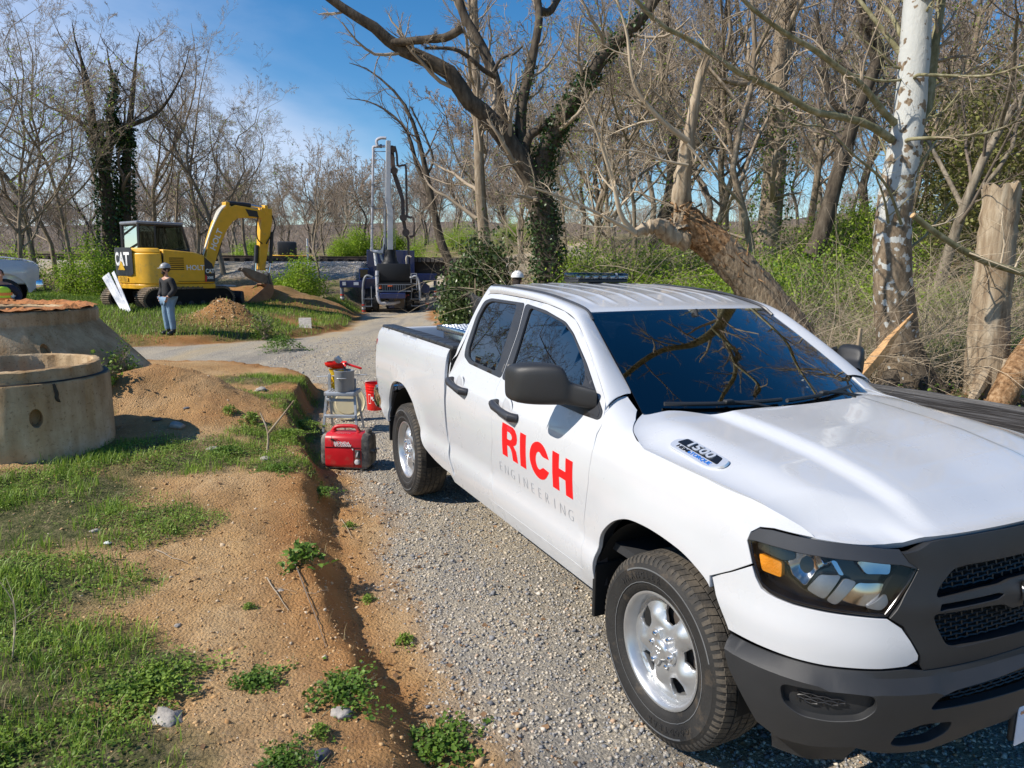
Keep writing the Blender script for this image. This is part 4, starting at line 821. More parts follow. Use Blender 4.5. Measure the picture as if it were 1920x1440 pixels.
  ts = panel('turn_signal', roundpoly([(1.186, 1.026), (1.094, 1.016), (1.088, 0.962), (1.165, 0.968)], .012), w(-0.012), amber, H, grid=0.03, thick=0.03)
  def lump(nm, poly, m, off, bul):
   c = np.mean(poly, 0); rr = max(np.linalg.norm(np.asarray(poly) - c, axis=1))
   panel(nm, roundpoly(poly, .012), lambda s, z: bodywrap(s, z, 0, arch=False) * fm + (bodywrap(s, z, 1, arch=False) - bodywrap(s, z, 0, arch=False)) * fm * (off + bul * np.clip(1 - ((s - c[0]) ** 2 + (z - c[1]) ** 2) / rr ** 2, 0, 1))[:, None], m, H, grid=0.016, edge=.012, thick=0.03, gap=0)
  lump('light_trim', [(1.20, 1.060), (1.06, 1.058), (1.05, 1.035), (1.09, 1.022), (1.195, 1.036)], MT['gloss_black'], -0.02, 0.006)
  lump('reflector', [(1.080, 1.014), (1.062, 1.048), (0.975, 1.055), (0.947, 1.033), (0.979, 0.999), (1.010, 0.948), (1.058, 0.973)], refl, -0.018, -0.045)
  lump('reflector', [(1.00, 0.946), (0.957, 1.004), (0.884, 1.008), (0.937, 0.926)], pearl, -0.020, 0.012)
  lump('reflector', [(0.930, 0.922), (0.873, 1.004), (0.832, 0.994), (0.898, 0.913)], pearl, -0.018, 0.010)
  lump('projector', [(0.880, 0.918), (0.825, 0.988), (0.755, 0.992), (0.70, 0.984), (0.742, 0.912)], refl, -0.045, 0.022)
  lump('projector', [(0.80, 0.914), (0.73, 0.965), (0.72, 0.935), (0.748, 0.912)], pearl, -0.022, 0.012)
  lump('position_lamp', [(0.830, 1.053), (0.693, 1.050), (0.700, 1.015), (0.79, 1.013)], refl, -0.03, -0.012)
  lump('position_lamp', [(0.925, 1.05), (0.905, 1.052), (0.875, 1.01), (0.89, 1.008)], refl, -0.02, 0.0)
 # ---- white bumper cover
 wc = [(1.362, 0.878), (1.278, 0.926), (1.195, 0.980), (1.178, 0.945), (1.152, 0.912), (1.126, 0.902), (1.096, 0.896), (1.037, 0.890), (0.929, 0.890), (0.826, 0.891), (0.732, 0.890), (0.683, 0.860), (0.654, 0.820), (0.624, 0.770), (0.624, 0.752), (0.661, 0.731), (0.745, 0.722), (0.831, 0.717), (0.915, 0.711), (1.019, 0.708), (1.104, 0.707), (1.208, 0.705), (1.275, 0.703), (1.308, 0.762), (1.336, 0.815)]
 for o in panel('bumper_cover', wc, lambda s, z: bodywrap(s, z, 0.006 * np.exp(-((z - .80) / .05) ** 2), arch=False), WP, R, grid=0.03, mirror=True): pass
 # ---- grille
 G = empty('grille'); G.parent = R
 def sym(P): P = [tuple(q) for q in P]; return P + [(-a_, b_) for a_, b_ in P[::-1] if a_ > 1e-6]
 go = sym([(0, 1.128), (.270, 1.131), (.500, 1.131), (.556, 1.126), (.61, 1.106), (.655, 1.098), (.675, 1.098), (.648, 1.062), (.615, 1.043), (.683, .955), (.729, .893), (.676, .863), (.648, .820), (.616, .767), (.616, .735), (.60, .712), (0, .712)])
 up = sym([(0, 1.032), (.40, 1.036), (.468, 1.030), (.530, .987), (.558, .952), (.34, .958), (.245, .958), (.205, .966), (0, .966)]); lo = sym([(0, .862), (.205, .862), (.245, .885), (.34, .893), (.570, .898), (.545, .845), (.512, .79), (.46, .776), (0, .776)])
 slot = [(.54, .930), (.28, .932), (.255, .925), (.28, .914), (.545, .910)]
 fg = lambda s, z: bodywrap(s, z, 0.010 * np.exp(-((z - .925) / .035) ** 2) + 0.012 * sst(1.05, 1.10, z), arch=False)
 panel('grille_surround', go, fg, BP, G, holes=[roundpoly(up, .02), roundpoly(lo, .02), roundpoly(slot, .006), roundpoly([(-a_, b_) for a_, b_ in slot], .006)], grid=0.035, thick=0.05)
 panel('grille_backing', sym([(0, 1.05), (.58, 1.05), (.60, .76), (0, .76)]), lambda s, z: bodywrap(s, z, -0.075, arch=False), LB, G, grid=.08, thick=.001)
 def lattice(nm, poly, off, dz, ds, par, fm=np.array([1, 1, 1]), th=0.0032):
  poly = np.asarray(poly); b = MB(); lo_, hi_ = poly.min(0), poly.max(0); r_ = 0
  for z in np.arange(lo_[1] + dz / 2, hi_[1], dz):
   ss = np.arange(lo_[0], hi_[0], 0.02); k_ = pip(np.stack([ss, np.full(len(ss), z)], 1), poly); run = []
   for s_, kk in zip(list(ss) + [9], list(k_) + [False]):
    if kk: run.append(s_)
    elif len(run) > 1:
     b.tube(bodywrap(np.array(run), z + 0.0025 * np.sin(np.array(run) * 2 * np.pi / ds + r_ * np.pi), off, arch=False) * fm, th, 4, caps=False); run = []
    else: run = []
   for s_ in np.arange(lo_[0] + (ds / 2 if r_ % 2 else 0), hi_[0], ds):
    if pip(np.array([[s_, z + dz / 2]]), poly)[0]: b.tube(bodywrap(np.array([s_, s_]), np.array([z, z + dz]), off, arch=False) * fm, th, 4, caps=False)
   r_ += 1
  return b.build(nm, mat(nm + '_plastic', (0.014, 0.014, 0.015), 0.4), par)
 lattice('grille_mesh', up, -0.035, 0.0145, 0.05, G); lattice('grille_mesh', lo, -0.035, 0.0145, 0.05, G)
 for ch, sx in (('R', 0.132), ('A', 0.0), ('M', -0.138)):
  text_obj('grille_letter', ch, MT['chrome'], G, lambda a_, b_, h: bodywrap(np.array(sx - a_), np.array(.912 + b_), .022 + h, arch=False), size=0.100, depth=0.016, bold=0.005, xs=1.2)
 # ---- lower bumper
 B = empty('front_bumper'); B.parent = R
 bo = lambda z: 0.046 * (1 - sst(.664, .70, z))
 bf = lambda s, z: bodywrap(s, z, bo(z), arch=False)
 bp_ = sym([(0, .712), (.60, .712), (.66, .722), (.745, .715), (.915, .704), (1.104, .700), (1.262, .698), (1.225, .60), (1.165, .50), (1.125, .425), (1.044, .392), (.938, .405), (.81, .438), (.72, .418), (.543, .414), (.347, .448), (.30, .45), (0, .45)])
 fogo = [(1.040, .628), (.985, .634), (.85, .650), (.775, .650), (.765, .605), (.80, .560), (.885, .536), (.977, .530), (1.030, .560)]; lowg = sym([(0, .668), (.192, .669), (.50, .655), (.565, .636), (.594, .596), (.20, .586), (0, .586)]); tow = [(.700, .460), (.685, .510), (.60, .540), (.488, .530), (.500, .490), (.56, .458), (.66, .452)]
 mirp = lambda P: [(-a_, b_) for a_, b_ in P]
 fogr, towr, lowr = roundpoly(fogo, .03), roundpoly(tow, .02), roundpoly(lowg, .02)
 panel('bumper_shell', bp_, bf, BP, B, holes=[fogr, mirp(fogr), towr, mirp(towr), lowr], grid=0.035, thick=0.03)
 panel('bumper_backing', sym([(0, .68), (.62, .68), (.72, .54), (.70, .44), (0, .44)]), lambda s, z: bodywrap(s, z, -0.04, arch=False), LB, B, grid=.08, thick=.001)
 lattice('bumper_mesh', lowr, 0.005, .014, .05, B)
 for sg in (1, -1):
  fm = np.array([1, sg, 1]); c = np.mean(fogr, 0)
  panel('fog_recess', fogr, lambda s, z: bodywrap(s, z, 0.018 + 0 * s, arch=False) * fm, BP, B, grid=.018, edge=.012, thick=.001, gap=-.001)
  lattice('fog_grille', [(1.01, .615), (.94, .612), (.83, .615), (.86, .585), (.95, .572), (1.0, .585)], 0.026, .011, .04, B, fm, .0024)
  lattice('tow_mesh', towr, 0.0, .014, .05, B, fm)
  panel('air_dam', [(1.10, .41), (1.03, .385), (.93, .395), (.76, .42), (.80, .315), (.95, .285), (1.10, .285)], lambda s, z: bodywrap(s, z, -0.005, arch=False) * fm, BP, B, grid=.05)
 b = MB(); b.rbox((0.950, 0, .435), (.02, .325, .15), .01); b.build('plate_bracket', BP, B)
 pl = empty('license_plate'); pl.parent = B
 b = MB(); b.rbox((0.965, 0, .424), (.006, .305, .152), .008, m=0); b.build('plate', mat('plate_white', (.72, .76, .86), .35, var=.03), pl)
 pf = lambda x0, z0: (lambda a_, b_, h: (0.9695 + h, x0 + a_, z0 + b_))
 blue = mat('plate_blue', (.04, .07, .35), .4)
 text_obj('plate_text', 'USF', blue, pl, pf(-.055, .415), size=.105, depth=.001, xs=.62, bold=0.0015); text_obj('plate_text', 'VIRGINIA', blue, pl, pf(0.0, .478), size=.034, depth=.001, xs=1.0)
 text_obj('plate_text', '0000', mat('plate_orange', (.7, .30, .12), .4), pl, pf(-.125, .475), size=.02, depth=.001)
 # ---- underbody, inner shell, wheel wells
 b = MB(); b.box((-0.9, 0, 0.58), (3.0, 1.72, .06)); b.box((-1.85, .48, .50), (4.9, .10, .16)); b.box((-1.85, -.48, .50), (4.9, .10, .16)); b.box((0.2, 0, .75), (1.0, 1.15, .5)); b.cyl((0, -.8, .40), (0, .8, .40), .045); b.cyl((-3.54, -.8, .40), (-3.54, .8, .40), .06); b.ball((-3.54, 0, .40), .16); b.box((-3.6, 0, .75), (1.7, 1.5, .04))
 b.build('underbody', LB, R)
 for sg in (1, -1):
  for wx in (-0.015, -3.53):
   b = MB(); n = 24; a = np.linspace(-0.15, math.pi + .15, n); V = []; F = []
   rr = 0.485 if wx > -1 else 0.50
   for y_ in (-1.0 + .028, -.62): V += [(wx + rr * math.cos(t), sg * y_, .455 + rr * math.sin(t)) for t in a]
   F = [(j, j + 1, n + j + 1, n + j) for j in range(n - 1)] + [tuple(range(n, 2 * n))]
   b.add(V, F); b.build('wheel_liner', LB, R, sharp=60)
   # lip of the liner seen at the trailing edge of the arch
   x0 = wx - rr + .015
   b = MB(); P = np.array([(x0 - .005, .50), (x0 - .01, .66), (x0 + .03, .78), (x0 + .10, .87)]); P = catmull(P, 5); V = []; n = len(P)
   for yy, dx in ((-.985, 0), (-.985, .022), (-.93, .03)): V += [(q[0] + dx, sg * yy, q[1] - .4 * dx) for q in P]
   b.add(V, [(k * n + j, k * n + j + 1, (k + 1) * n + j + 1, (k + 1) * n + j) for k in range(2) for j in range(n - 1)]); b.build('arch_lip', DP, R)
   b = MB(); b.box((x0 + .01, sg * -.90, .47 if wx > -1 else .50), (.025, .20, .27 if wx > -1 else .22)); b.build('mud_flap', LB, R, bev=.005)
 cabin = mat('cabin_trim', (0.022, 0.023, 0.026), 0.8, var=0.2); seatm = mat('seat_cloth', (0.035, 0.036, 0.04), 0.9, var=0.2)
 b = MB(); b.box((-1.5, 0, .78), (2.0, 1.8, .05)); b.box((-1.1, 0, .70), (2.6, 1.84, .04))
 for sg in (1, -1):
  b.box((-1.5, sg * .93, .93), (1.9, .03, .62))
 b.build('cabin_floor', cabin, R)
 b = MB(); V = []; F = []; prof = [(-0.40, 1.24), (-0.52, 1.285), (-0.72, 1.265), (-0.84, 1.235), (-0.88, 1.16), (-0.82, .95)]
 for yy in (-.80, .80): V += [(x, yy, z) for x, z in prof]
 k = len(prof); b.add(V, [(j, j + 1, k + j + 1, k + j) for j in range(k - 1)]); b.rbox((-.79, .38, 1.26), (.16, .36, .06), .025); b.rbox((-.86, 0, 1.16), (.06, .28, .16), .02); b.build('dashboard', cabin, R)
 b = MB(); a = np.linspace(0, 2 * np.pi, 29); b.tube(np.stack([-0.985 + .09 * np.sin(a), .38 + .185 * np.cos(a), 1.215 + .16 * np.sin(a)], 1), .014, 8, caps=False); b.cyl((-.98, .38, 1.215), (-.85, .38, 1.15), .03); b.box((-.985, .38, 1.215), (.03, .30, .05)); b.build('steering_wheel', cabin, R)
 for yy in (-.38, .38):
  b = MB(); b.rbox((-1.42, yy, .96), (.52, .52, .18), .06); b.rbox((-1.72, yy, 1.23), (.16, .50, .58), .06, R=rotm(0, -.22, 0)); b.rbox((-1.80, yy, 1.585), (.10, .27, .19), .045, R=rotm(0, -.15, 0)); b.build('seat', seatm, R)
 b = MB(); b.rbox((-2.10, 0, .96), (.46, 1.5, .16), .05); b.rbox((-2.36, 0, 1.20), (.14, 1.5, .50), .05)
 for yy in (-.5, 0, .5): b.rbox((-2.38, yy, 1.48), (.09, .26, .14), .04)
 b.build('rear_bench', seatm, R)
 b = MB(); b.rbox((-1.02, 0, 1.655), (.03, .25, .075), .012); b.cyl((-1.0, 0, 1.69), (-1.03, 0, 1.765), .012); b.build('inside_mirror', cabin, R)
 b = MB(); b.box((-1.83, 0, 1.745), (1.0, 1.2, .02)); b.build('headliner', mat('headliner', (.30, .31, .33), .9), R)
 # ---- wheels
 def wheel(cx, sg, steer=0.0):
  Wh = empty('wheel'); Wh.parent = R; Wh.location = (cx, sg * -0.858, 0.405); Wh.rotation_euler = (0, 0, steer)
  fl = lambda V: [(v[0], sg * v[1], v[2]) for v in V]
  # outboard is -y before mirroring
  b = MB(); prof = [(.245, -.105), (.252, -.118), (.275, -.128), (.315, -.139), (.345, -.138), (.352, -.140), (.356, -.137), (.375, -.130), (.392, -.117), (.3985, -.10), (.3985, .10), (.392, .117), (.36, .135), (.31, .139), (.26, .12), (.245, .105)]
  b.lathe([(r_, -h) for r_, h in prof], 72, (0, 0, 0), (0, -1, 0)); b.V = fl(b.V); ty = b.build('tyre', MT['rubber'], Wh, sharp=50)
  b = MB(); n = 78
  for row, (y0, y1, jo) in enumerate([(-.112, -.068, 0), (-.061, -.024, .4), (-.017, .017, .8), (.024, .061, .2), (.068, .112, .6)]):
   for k_ in range(n):
    a0 = 2 * math.pi * (k_ + jo + .05) / n; a1 = 2 * math.pi * (k_ + jo + .93) / n; sk = .010 * (1 if row % 2 else -1); R0, R1 = .396, .4050
    V = []
    for R_ in (R0, R1):
     dd = 0 if R_ == R0 else .0012
     for (aa, yy) in ((a0, y0), (a1, y0), (a1 + sk / R_, y1), (a0 + sk / R_, y1)):
      yq = yy + (dd if yy == y0 else -dd); Rq = R_ - (.0075 if (abs(yy) > .11) else 0); V.append((Rq * math.cos(aa), yq, Rq * math.sin(aa)))
    b.add(fl(V), [(4, 5, 6, 7), (0, 1, 5, 4), (1, 2, 6, 5), (2, 3, 7, 6), (3, 0, 4, 7)])
   if row in (0, 4):
    for k_ in range(n):     # shoulder lugs reaching down the sidewall
     a0 = 2 * math.pi * (k_ + jo + .08) / n; a1 = 2 * math.pi * (k_ + jo + .62) / n; yo = -.112 if row == 0 else .112; sgn = -1 if row == 0 else 1; V = []
     for (aa) in (a0, a1):
      for (rr, yy) in ((.398, yo), (.386, yo + sgn * .014), (.368, yo + sgn * .021), (.366, yo + sgn * .014), (.385, yo)): V.append((rr * math.cos(aa), yy, rr * math.sin(aa)))
     b.add(fl(V), [(0, 1, 6, 5), (1, 2, 7, 6), (2, 3, 8, 7), (0, 4, 3, 2, 1), (5, 6, 7, 8, 9)])
  b.build('tread', MT['tread_rubber'], ty, smooth=False)['kind'] = 'stuff'
  grey = MT['sidewall_grey']
  for (r_, a0, a1) in ((.348, .35, 2.2), (.348, 3.5, 5.3), (.288, 0, 6.28)):
   aa = np.linspace(a0, a1, 40); b = MB(); V = []
   for rr in (r_ - (.0035 if r_ > .3 else .0016), r_ + (.0035 if r_ > .3 else .0016)): V += [(rr * math.cos(t), -.1415 if r_ > .3 else -.1345, rr * math.sin(t)) for t in aa]
   b.add(fl(V), [(j, j + 1, 40 + j + 1, 40 + j) for j in range(39)]); b.build('sidewall_stripe', grey, ty)
  tm = MT['sidewall_letter']
  for word, ac in (('WRANGLER', 1.95), ('GOODYEAR', 5.1)):
   for k_, ch in enumerate(word):
    ang = ac - (k_ - 3.5) * .115
    text_obj('sidewall_letter', ch, tm, ty, lambda a_, b_, h: ((.318 + b_) * math.cos(ang - a_ / .318), sg * (-.1405 - h), (.318 + b_) * math.sin(ang - a_ / .318)) if sg > 0 else ((.318 + b_) * math.cos(math.pi - ang + a_ / .318), sg * (-.1405 - h), (.318 + b_) * math.sin(math.pi - ang + a_ / .318)), size=.038, depth=.002, res=1)
  # pressed steel rim with five openings
  rm = empty('rim'); rm.parent = Wh
  b = MB(); b.lathe([(.246, .112), (.247, .118), (.243, .1195), (.236, .117), (.228, .108), (.219, .088), (.2135, .072)], 72, (0, 0, 0), (0, -1, 0)); b.lathe([(.2135, .072), (.205, .02), (.20, -.05), (.24, -.1)], 48, (0, 0, 0), (0, -1, 0)); b.V = fl(b.V); b.build('rim_barrel', MT['steel_wheel'], rm, sharp=60)
  hol = []
  for k_ in range(5):
   a0 = math.radians(10) + k_ * 2 * math.pi / 5
   q = roundpoly([(.200, -.235), (.200, .235), (.160, .27), (.122, .16), (.122, -.16), (.160, -.27)], .016); hol.append([(r_ * math.cos(a0 + t), r_ * math.sin(a0 + t)) for r_, t in q])
  def face(u, v):
   r_ = np.hypot(u, v); th = np.arctan2(v, u) - math.radians(10); c5 = np.cos(5 * th)       # +1 on an opening, -1 on a spoke
   y = np.interp(r_, [0, .05, .075, .095, .115, .135, .165, .19, .205, .2135], [.088, .088, .090, .092, .090, .083, .073, .068, .066, .0715])
   y = y + (-c5) * .020 * np.exp(-((r_ - .150) / .040) ** 2)
   return np.stack([u, -y, v], -1)
  o = panel('rim_face', [(.2135 * math.cos(t), .2135 * math.sin(t)) for t in np.linspace(0, 2 * math.pi, 60, endpoint=False)], face, MT['steel_wheel'], rm, holes=hol, grid=.0085, edge=.009, thick=.022, gap=0, rim=.004, ref=(0, .5, 0), sharp=50)
  if sg < 0: o.data.transform(Matrix.Scale(-1, 4, (0, 1, 0))); o.data.flip_normals()
  b = MB(); b.lathe([(0, .118), (.020, .118), (.034, .115), (.042, .110), (.046, .098), (.047, .085)], 32, (0, 0, 0), (0, -1, 0))
  for k_ in range(3):
   a0 = math.pi / 2 + .5 + k_ * 2 * math.pi / 3; c_, s_ = math.cos(a0), math.sin(a0)
   P = np.array([(.030, -.022), (.030, .022), (.078, .030), (.088, .018), (.088, -.018), (.078, -.030)]); b.prism([(x * c_ - y * s_, x * s_ + y * c_) for x, y in P], .086, .108, fr=lambda a_, b_, h: (a_, -h, b_), scale1=.93)
  b.V = fl(b.V); cap = b.build('hub_cap', MT['satin_chrome'], rm, bev=.002, sharp=40)
  b = MB()
  for dx, dz, rr in ((0, .006, .011), (-.013, .010, .006), (.013, .010, .006), (-.008, -.010, .006), (.008, -.010, .006), (0, -.016, .005)): b.ball((dx, -.118, dz), (rr, .004, rr), 8, 6)
  b.V = fl(b.V); b.build('hub_emblem', MT['satin_chrome'], cap)
  for k_ in range(6):
   a0 = math.pi / 2 + .5 + k_ * math.pi / 3; b = MB(); c0 = (.0695 * math.cos(a0), 0, .0695 * math.sin(a0)); yb = .112 if k_ % 2 == 0 else .098
   b.lathe([(0, yb + .012), (.006, yb + .0105), (.0095, yb + .006), (.0105, yb), (.0105, .085)], 10, c0, (0, -1, 0)); b.V = fl(b.V); b.build('lug_nut', MT['chrome'], rm)
  b = MB(); b.lathe([(.0, .03), (.15, .03), (.165, .02), (.165, -.02)], 32, (0, 0, 0), (0, -1, 0)); b.V = fl(b.V); b.build('brake_drum', mat('brake_iron', (.10, .085, .075), .6, metal=.6), Wh)
  b = MB(); b.rbox((-.14, -.035 * sg, .05), (.09, .05, .16), .02); b.build('brake_caliper', LB, Wh)
 MT['satin_chrome'] = mat('satin_chrome', (.72, .73, .74), .28, metal=.85, var=.05)
 MT['sidewall_grey'] = mat('sidewall_grey', (.13, .135, .14), .6); MT['sidewall_letter'] = mat('sidewall_letter', (.028, .028, .029), .45)
 for cx in (0.0, -3.569):
  for sg in (1, -1): wheel(cx, sg, 0.02 if cx == 0 else 0)
 # ---- amber and white warning bar bolted to the roof
 LBAR = empty('light_bar'); LBAR.parent = R
 b = MB(); b.rbox((-2.27, .10, 1.898), (.20, .43, .022), .008); b.cyl((-2.27, .10, 1.865), (-2.27, .10, 1.89), .05, n=16); b.build('light_bar_base', BP, LBAR)
 b = MB()
 for k_ in range(6): b.rbox((-2.20, -.085 + .072 * k_, 1.925), (.02, .058, .022), .004)
 b.build('led_module', refl, LBAR)
 b = MB(); b.rbox((-2.27, .10, 1.932), (.215, .445, .05), .02, seg=3); b.build('light_bar_cover', glassmat('clear_cover', (.72, .76, .80), boost=1.2), LBAR)
build_truck()
def build_toolbox():
 T = empty('truck_toolbox', (0, 0, 0), 0, 'bright diamond plate toolbox across the bed of the white pickup', 'toolbox')
 T.matrix_world = TRUCK.matrix_world.copy() if False else Matrix.Translation((1.509, 3.186, 0)) @ Matrix.Rotation(-1.1217902, 4, 'Z')
 m = mat('diamond_plate', (.62, .65, .70), .22, metal=1.0, var=.08)
 b = MB(); b.rbox((-2.95, 0, 1.34), (.58, 1.50, .30), .02); b.build('toolbox_body', m, T)
 b = MB(); b.rbox((-2.95, 0, 1.495), (.62, 1.60, .045), .012); lid = b.build('toolbox_lid', m, T)
 b = MB()
 for i in range(15):
  for j in range(40):
   x = -3.225 + .039 * i; y = -.76 + .039 * j; a = math.pi / 4 if (i + j) % 2 else -math.pi / 4
   b.box((x, y, 1.5185), (.026, .009, .004), R=rotm(0, 0, a), taper=.6)
 for j in range(40):
  for z in (1.49, 1.508): b.box((-3.262, -.76 + .039 * j, z - .005), (.004, .009, .012))
 for i in range(15):
  for z in (1.493,): b.box((-3.225 + .039 * i, -.801, z), (.010, .004, .024))
 b.build('tread_pattern', m, lid, smooth=False)['kind'] = 'stuff'
build_toolbox()
# ------------------------------------------------------------------ concrete manhole sections
def W2(px, py, z=0.0):
 """where the ray of the photograph meets height z (used once, to lay out traced things)"""
 d = CAMR @ np.array([(px - 960) / 1920 * 36 / cam_d.lens, -(py - 720) / 1920 * 36 / cam_d.lens, -1.0]); t = (z - CAMZ) / d[2]; return np.array([d[0] * t, d[1] * t, z])
def PX(px, py, Y):
 d = CAMR @ np.array([(px - 960) / 1920 * 36 / cam_d.lens, -(py - 720) / 1920 * 36 / cam_d.lens, -1.0]); t = Y / d[1]; return np.array([d[0] * t, Y, CAMZ + d[2] * t])
def unit(a): return a / np.maximum(np.linalg.norm(a, axis=-1, keepdims=True), 1e-9)
def resample(P, n):
 P = np.asarray(P, float); C_ = catmull(P, 10) if len(P) > 2 else P; l = np.concatenate([[0], np.cumsum(np.linalg.norm(np.diff(C_, axis=0), axis=1))]); t = np.linspace(0, l[-1], n)
 return np.stack([np.interp(t, l, C_[:, k]) for k in range(P.shape[1])], 1)
def concrete(name, dirtc=(.30, .20, .11)):
 m, nt, b = _nt(name); N = nt.nodes; L = nt.links; tc = N.new('ShaderNodeTexCoord')
 def noise(s, d=7, st=None):
  src = tc.outputs['Object']
  if st: mp = N.new('ShaderNodeMapping'); mp.inputs['Scale'].default_value = st; L.new(src, mp.inputs['Vector']); src = mp.outputs[0]
  n = N.new('ShaderNodeTexNoise'); n.inputs['Scale'].default_value = s; n.inputs['Detail'].default_value = d; n.inputs['Roughness'].default_value = .62; L.new(src, n.inputs['Vector']); return n.outputs['Fac']
 def ramp(v, st):
  r = N.new('ShaderNodeValToRGB'); L.new(v, r.inputs[0]); e = r.color_ramp.elements
  while len(e) < len(st): e.new(.5)
  for k, (p, c) in zip(e, st): k.position = p; k.color = (*c, 1)
  return r.outputs[0]
 base = ramp(noise(2.2), [(.3, (.36, .25, .135)), (.5, (.50, .365, .215)), (.66, (.60, .47, .31)), (.78, (.66, .60, .50))])
 stain = ramp(noise(3.0, 6, (1, 1, .18)), [(.45, (1, 1, 1)), (.66, (.62, .52, .42))]); spots = ramp(noise(38, 4), [(.33, (.55, .5, .45)), (.42, (1, 1, 1))])
 x = N.new('ShaderNodeMix'); x.data_type = 'RGBA'; x.blend_type = 'MULTIPLY'; x.inputs[0].default_value = 1; L.new(base, x.inputs[6]); L.new(stain, x.inputs[7]); y = N.new('ShaderNodeMix'); y.data_type = 'RGBA'; y.blend_type = 'MULTIPLY'; y.inputs[0].default_value = .8; L.new(x.outputs[2], y.inputs[6]); L.new(spots, y.inputs[7])
 L.new(y.outputs[2], b.inputs['Base Color']); b.inputs['Roughness'].default_value = .92; b.inputs['Specular IOR Level'].default_value = .2
 bp = N.new('ShaderNodeBump'); bp.inputs['Strength'].default_value = .5; bp.inputs['Distance'].default_value = .012; L.new(noise(42, 6), bp.inputs['Height']); L.new(bp.outputs[0], b.inputs['Normal']); return m
MT['concrete'] = concrete('old_concrete'); MT['rust_soil'] = mat('rust_soil', (.40, .16, .05), .95, var=.4, vscale=18, bump=.8, bscale=30); MT['tar'] = mat('tar_seal', (.02, .018, .016), .6, var=.3)
def manholes():
 r = np.random.default_rng(4)
 # lower ring
 c = np.array([-4.44, 6.22]); z0 = .25; RO = .74; RI = .60; T = empty('manhole_ring', (c[0], c[1], z0), 0, 'nearer concrete manhole ring with a stepped rim and an oval lifting hole', 'concrete ring', 'precast manhole sections')
 n = 96; a = np.arange(n) * 2 * np.pi / n; prof = [(RO, -.1), (RO, .02), (RO - .003, .73), (RO - .012, .745), (.685, .752), (.682, .77), (.676, .782), (.672, .842), (.662, .852), (RI + .012, .856), (RI, .842), (RI, .05)]
 V = []
 for (rr, h) in prof:
  ch = .006 * np.sin(a * 7 + h * 9) * (.3 if h < .5 else 1) + r.normal(0, .0022, n) * (h > .5); V.append(np.stack([(rr + ch) * np.cos(a), (rr + ch) * np.sin(a), np.full(n, h) + r.normal(0, .002, n) * (h > .5)], 1))
 V = np.concatenate(V); F = [(i * n + j, i * n + (j + 1) % n, (i + 1) * n + (j + 1) % n, (i + 1) * n + j) for i in range(len(prof) - 1) for j in range(n)]
 # oval hole
 hang = math.atan2(-1.0, .10); hx = -.07
 o = mesh('ring_wall', V, F, MT['concrete'], T, sharp=50)
 def hole(parent, p, nrm, ra, rb, depth, up=(0, 0, 1)):
  nrm = unit(np.asarray(nrm, float)); up = np.asarray(up, float); up = unit(up - nrm * up.dot(nrm)); s = np.cross(up, nrm); b = MB(); k = 20; th = np.arange(k) * 2 * np.pi / k; V = []
  for (sc, d) in ((1.12, .004), (1.0, .003), (.86, -.03), (.72, -.06)): V += [p + s * ra * sc * math.cos(t) + up * rb * sc * math.sin(t) + nrm * d for t in th]
  F = [(i * k + j, i * k + (j + 1) % k, (i + 1) * k + (j + 1) % k, (i + 1) * k + j) for i in range(3) for j in range(k)] + [tuple(3 * k + j for j in range(k))]
  return V, F, k
 def cut_hole(nm, host, p, nrm, ra, rb):
  """lifting hole: a real recess cut with a boolean"""
  nrm = unit(np.asarray(nrm, float)); u, v, d = frame_of(nrm); k = 24; th = np.arange(k) * 2 * np.pi / k; up = unit(np.array([0, 0, 1.0]) - nrm * nrm[2]); s = np.cross(up, nrm); V = []
  for dd, sc in ((.06, 1.05), (-.085, .8)): V += [p + s * ra * sc * math.cos(t) + up * rb * sc * math.sin(t) + nrm * dd for t in th]
  F = [tuple(range(k)), tuple(range(2 * k - 1, k - 1, -1))] + [(j, k + j, k + (j + 1) % k, (j + 1) % k) for j in range(k)]; me = newmesh('cutter', V, F, False); co = bpy.data.objects.new('cutter', me); COL.objects.link(co); co.parent = host.parent
  bm = bmesh.new(); bm.from_mesh(me); bmesh.ops.recalc_face_normals(bm, faces=bm.faces[:]); bm.to_mesh(me); bm.free()
  md = host.modifiers.new('b', 'BOOLEAN'); md.operation = 'DIFFERENCE'; md.object = co; md.solver = 'EXACT'; bpy.context.view_layer.update(); dg = bpy.context.evaluated_depsgraph_get(); nm_ = bpy.data.meshes.new_from_object(host.evaluated_get(dg)); host.modifiers.clear(); host.data = nm_; bpy.data.objects.remove(co); nm_.set_sharp_from_angle(angle=math.radians(40))
 # close the ring underneath so the boolean has a solid to work on
 me = o.data; bm = bmesh.new(); bm.from_mesh(me); bm.verts.ensure_lookup_table(); L0 = 0; L1 = (len(prof) - 1) * n
 for j in range(n): bm.faces.new([bm.verts[L1 + j], bm.verts[L1 + (j + 1) % n], bm.verts[L0 + (j + 1) % n], bm.verts[L0 + j]])
 bmesh.ops.recalc_face_normals(bm, faces=bm.faces[:]); bm.to_mesh(me); bm.free()
 d = unit(np.array([.17, -1.0, 0])); 
 pw = PX_hit((68, 785), c, RO, z0); cut_hole('h', o, pw - np.array([c[0], c[1], z0]), unit(np.array([pw[0] - c[0], pw[1] - c[1], 0])), .052, .085)
 # tar seal in the step and a run of it down the wall
 b = MB(); V = []; 
 for rr, hh in ((.722, .7485), (.688, .754)): V += [(rr * math.cos(t), rr * math.sin(t), hh + .002) for t in a]
 b.add(V, [(j, (j + 1) % n, n + (j + 1) % n, n + j) for j in range(n)])
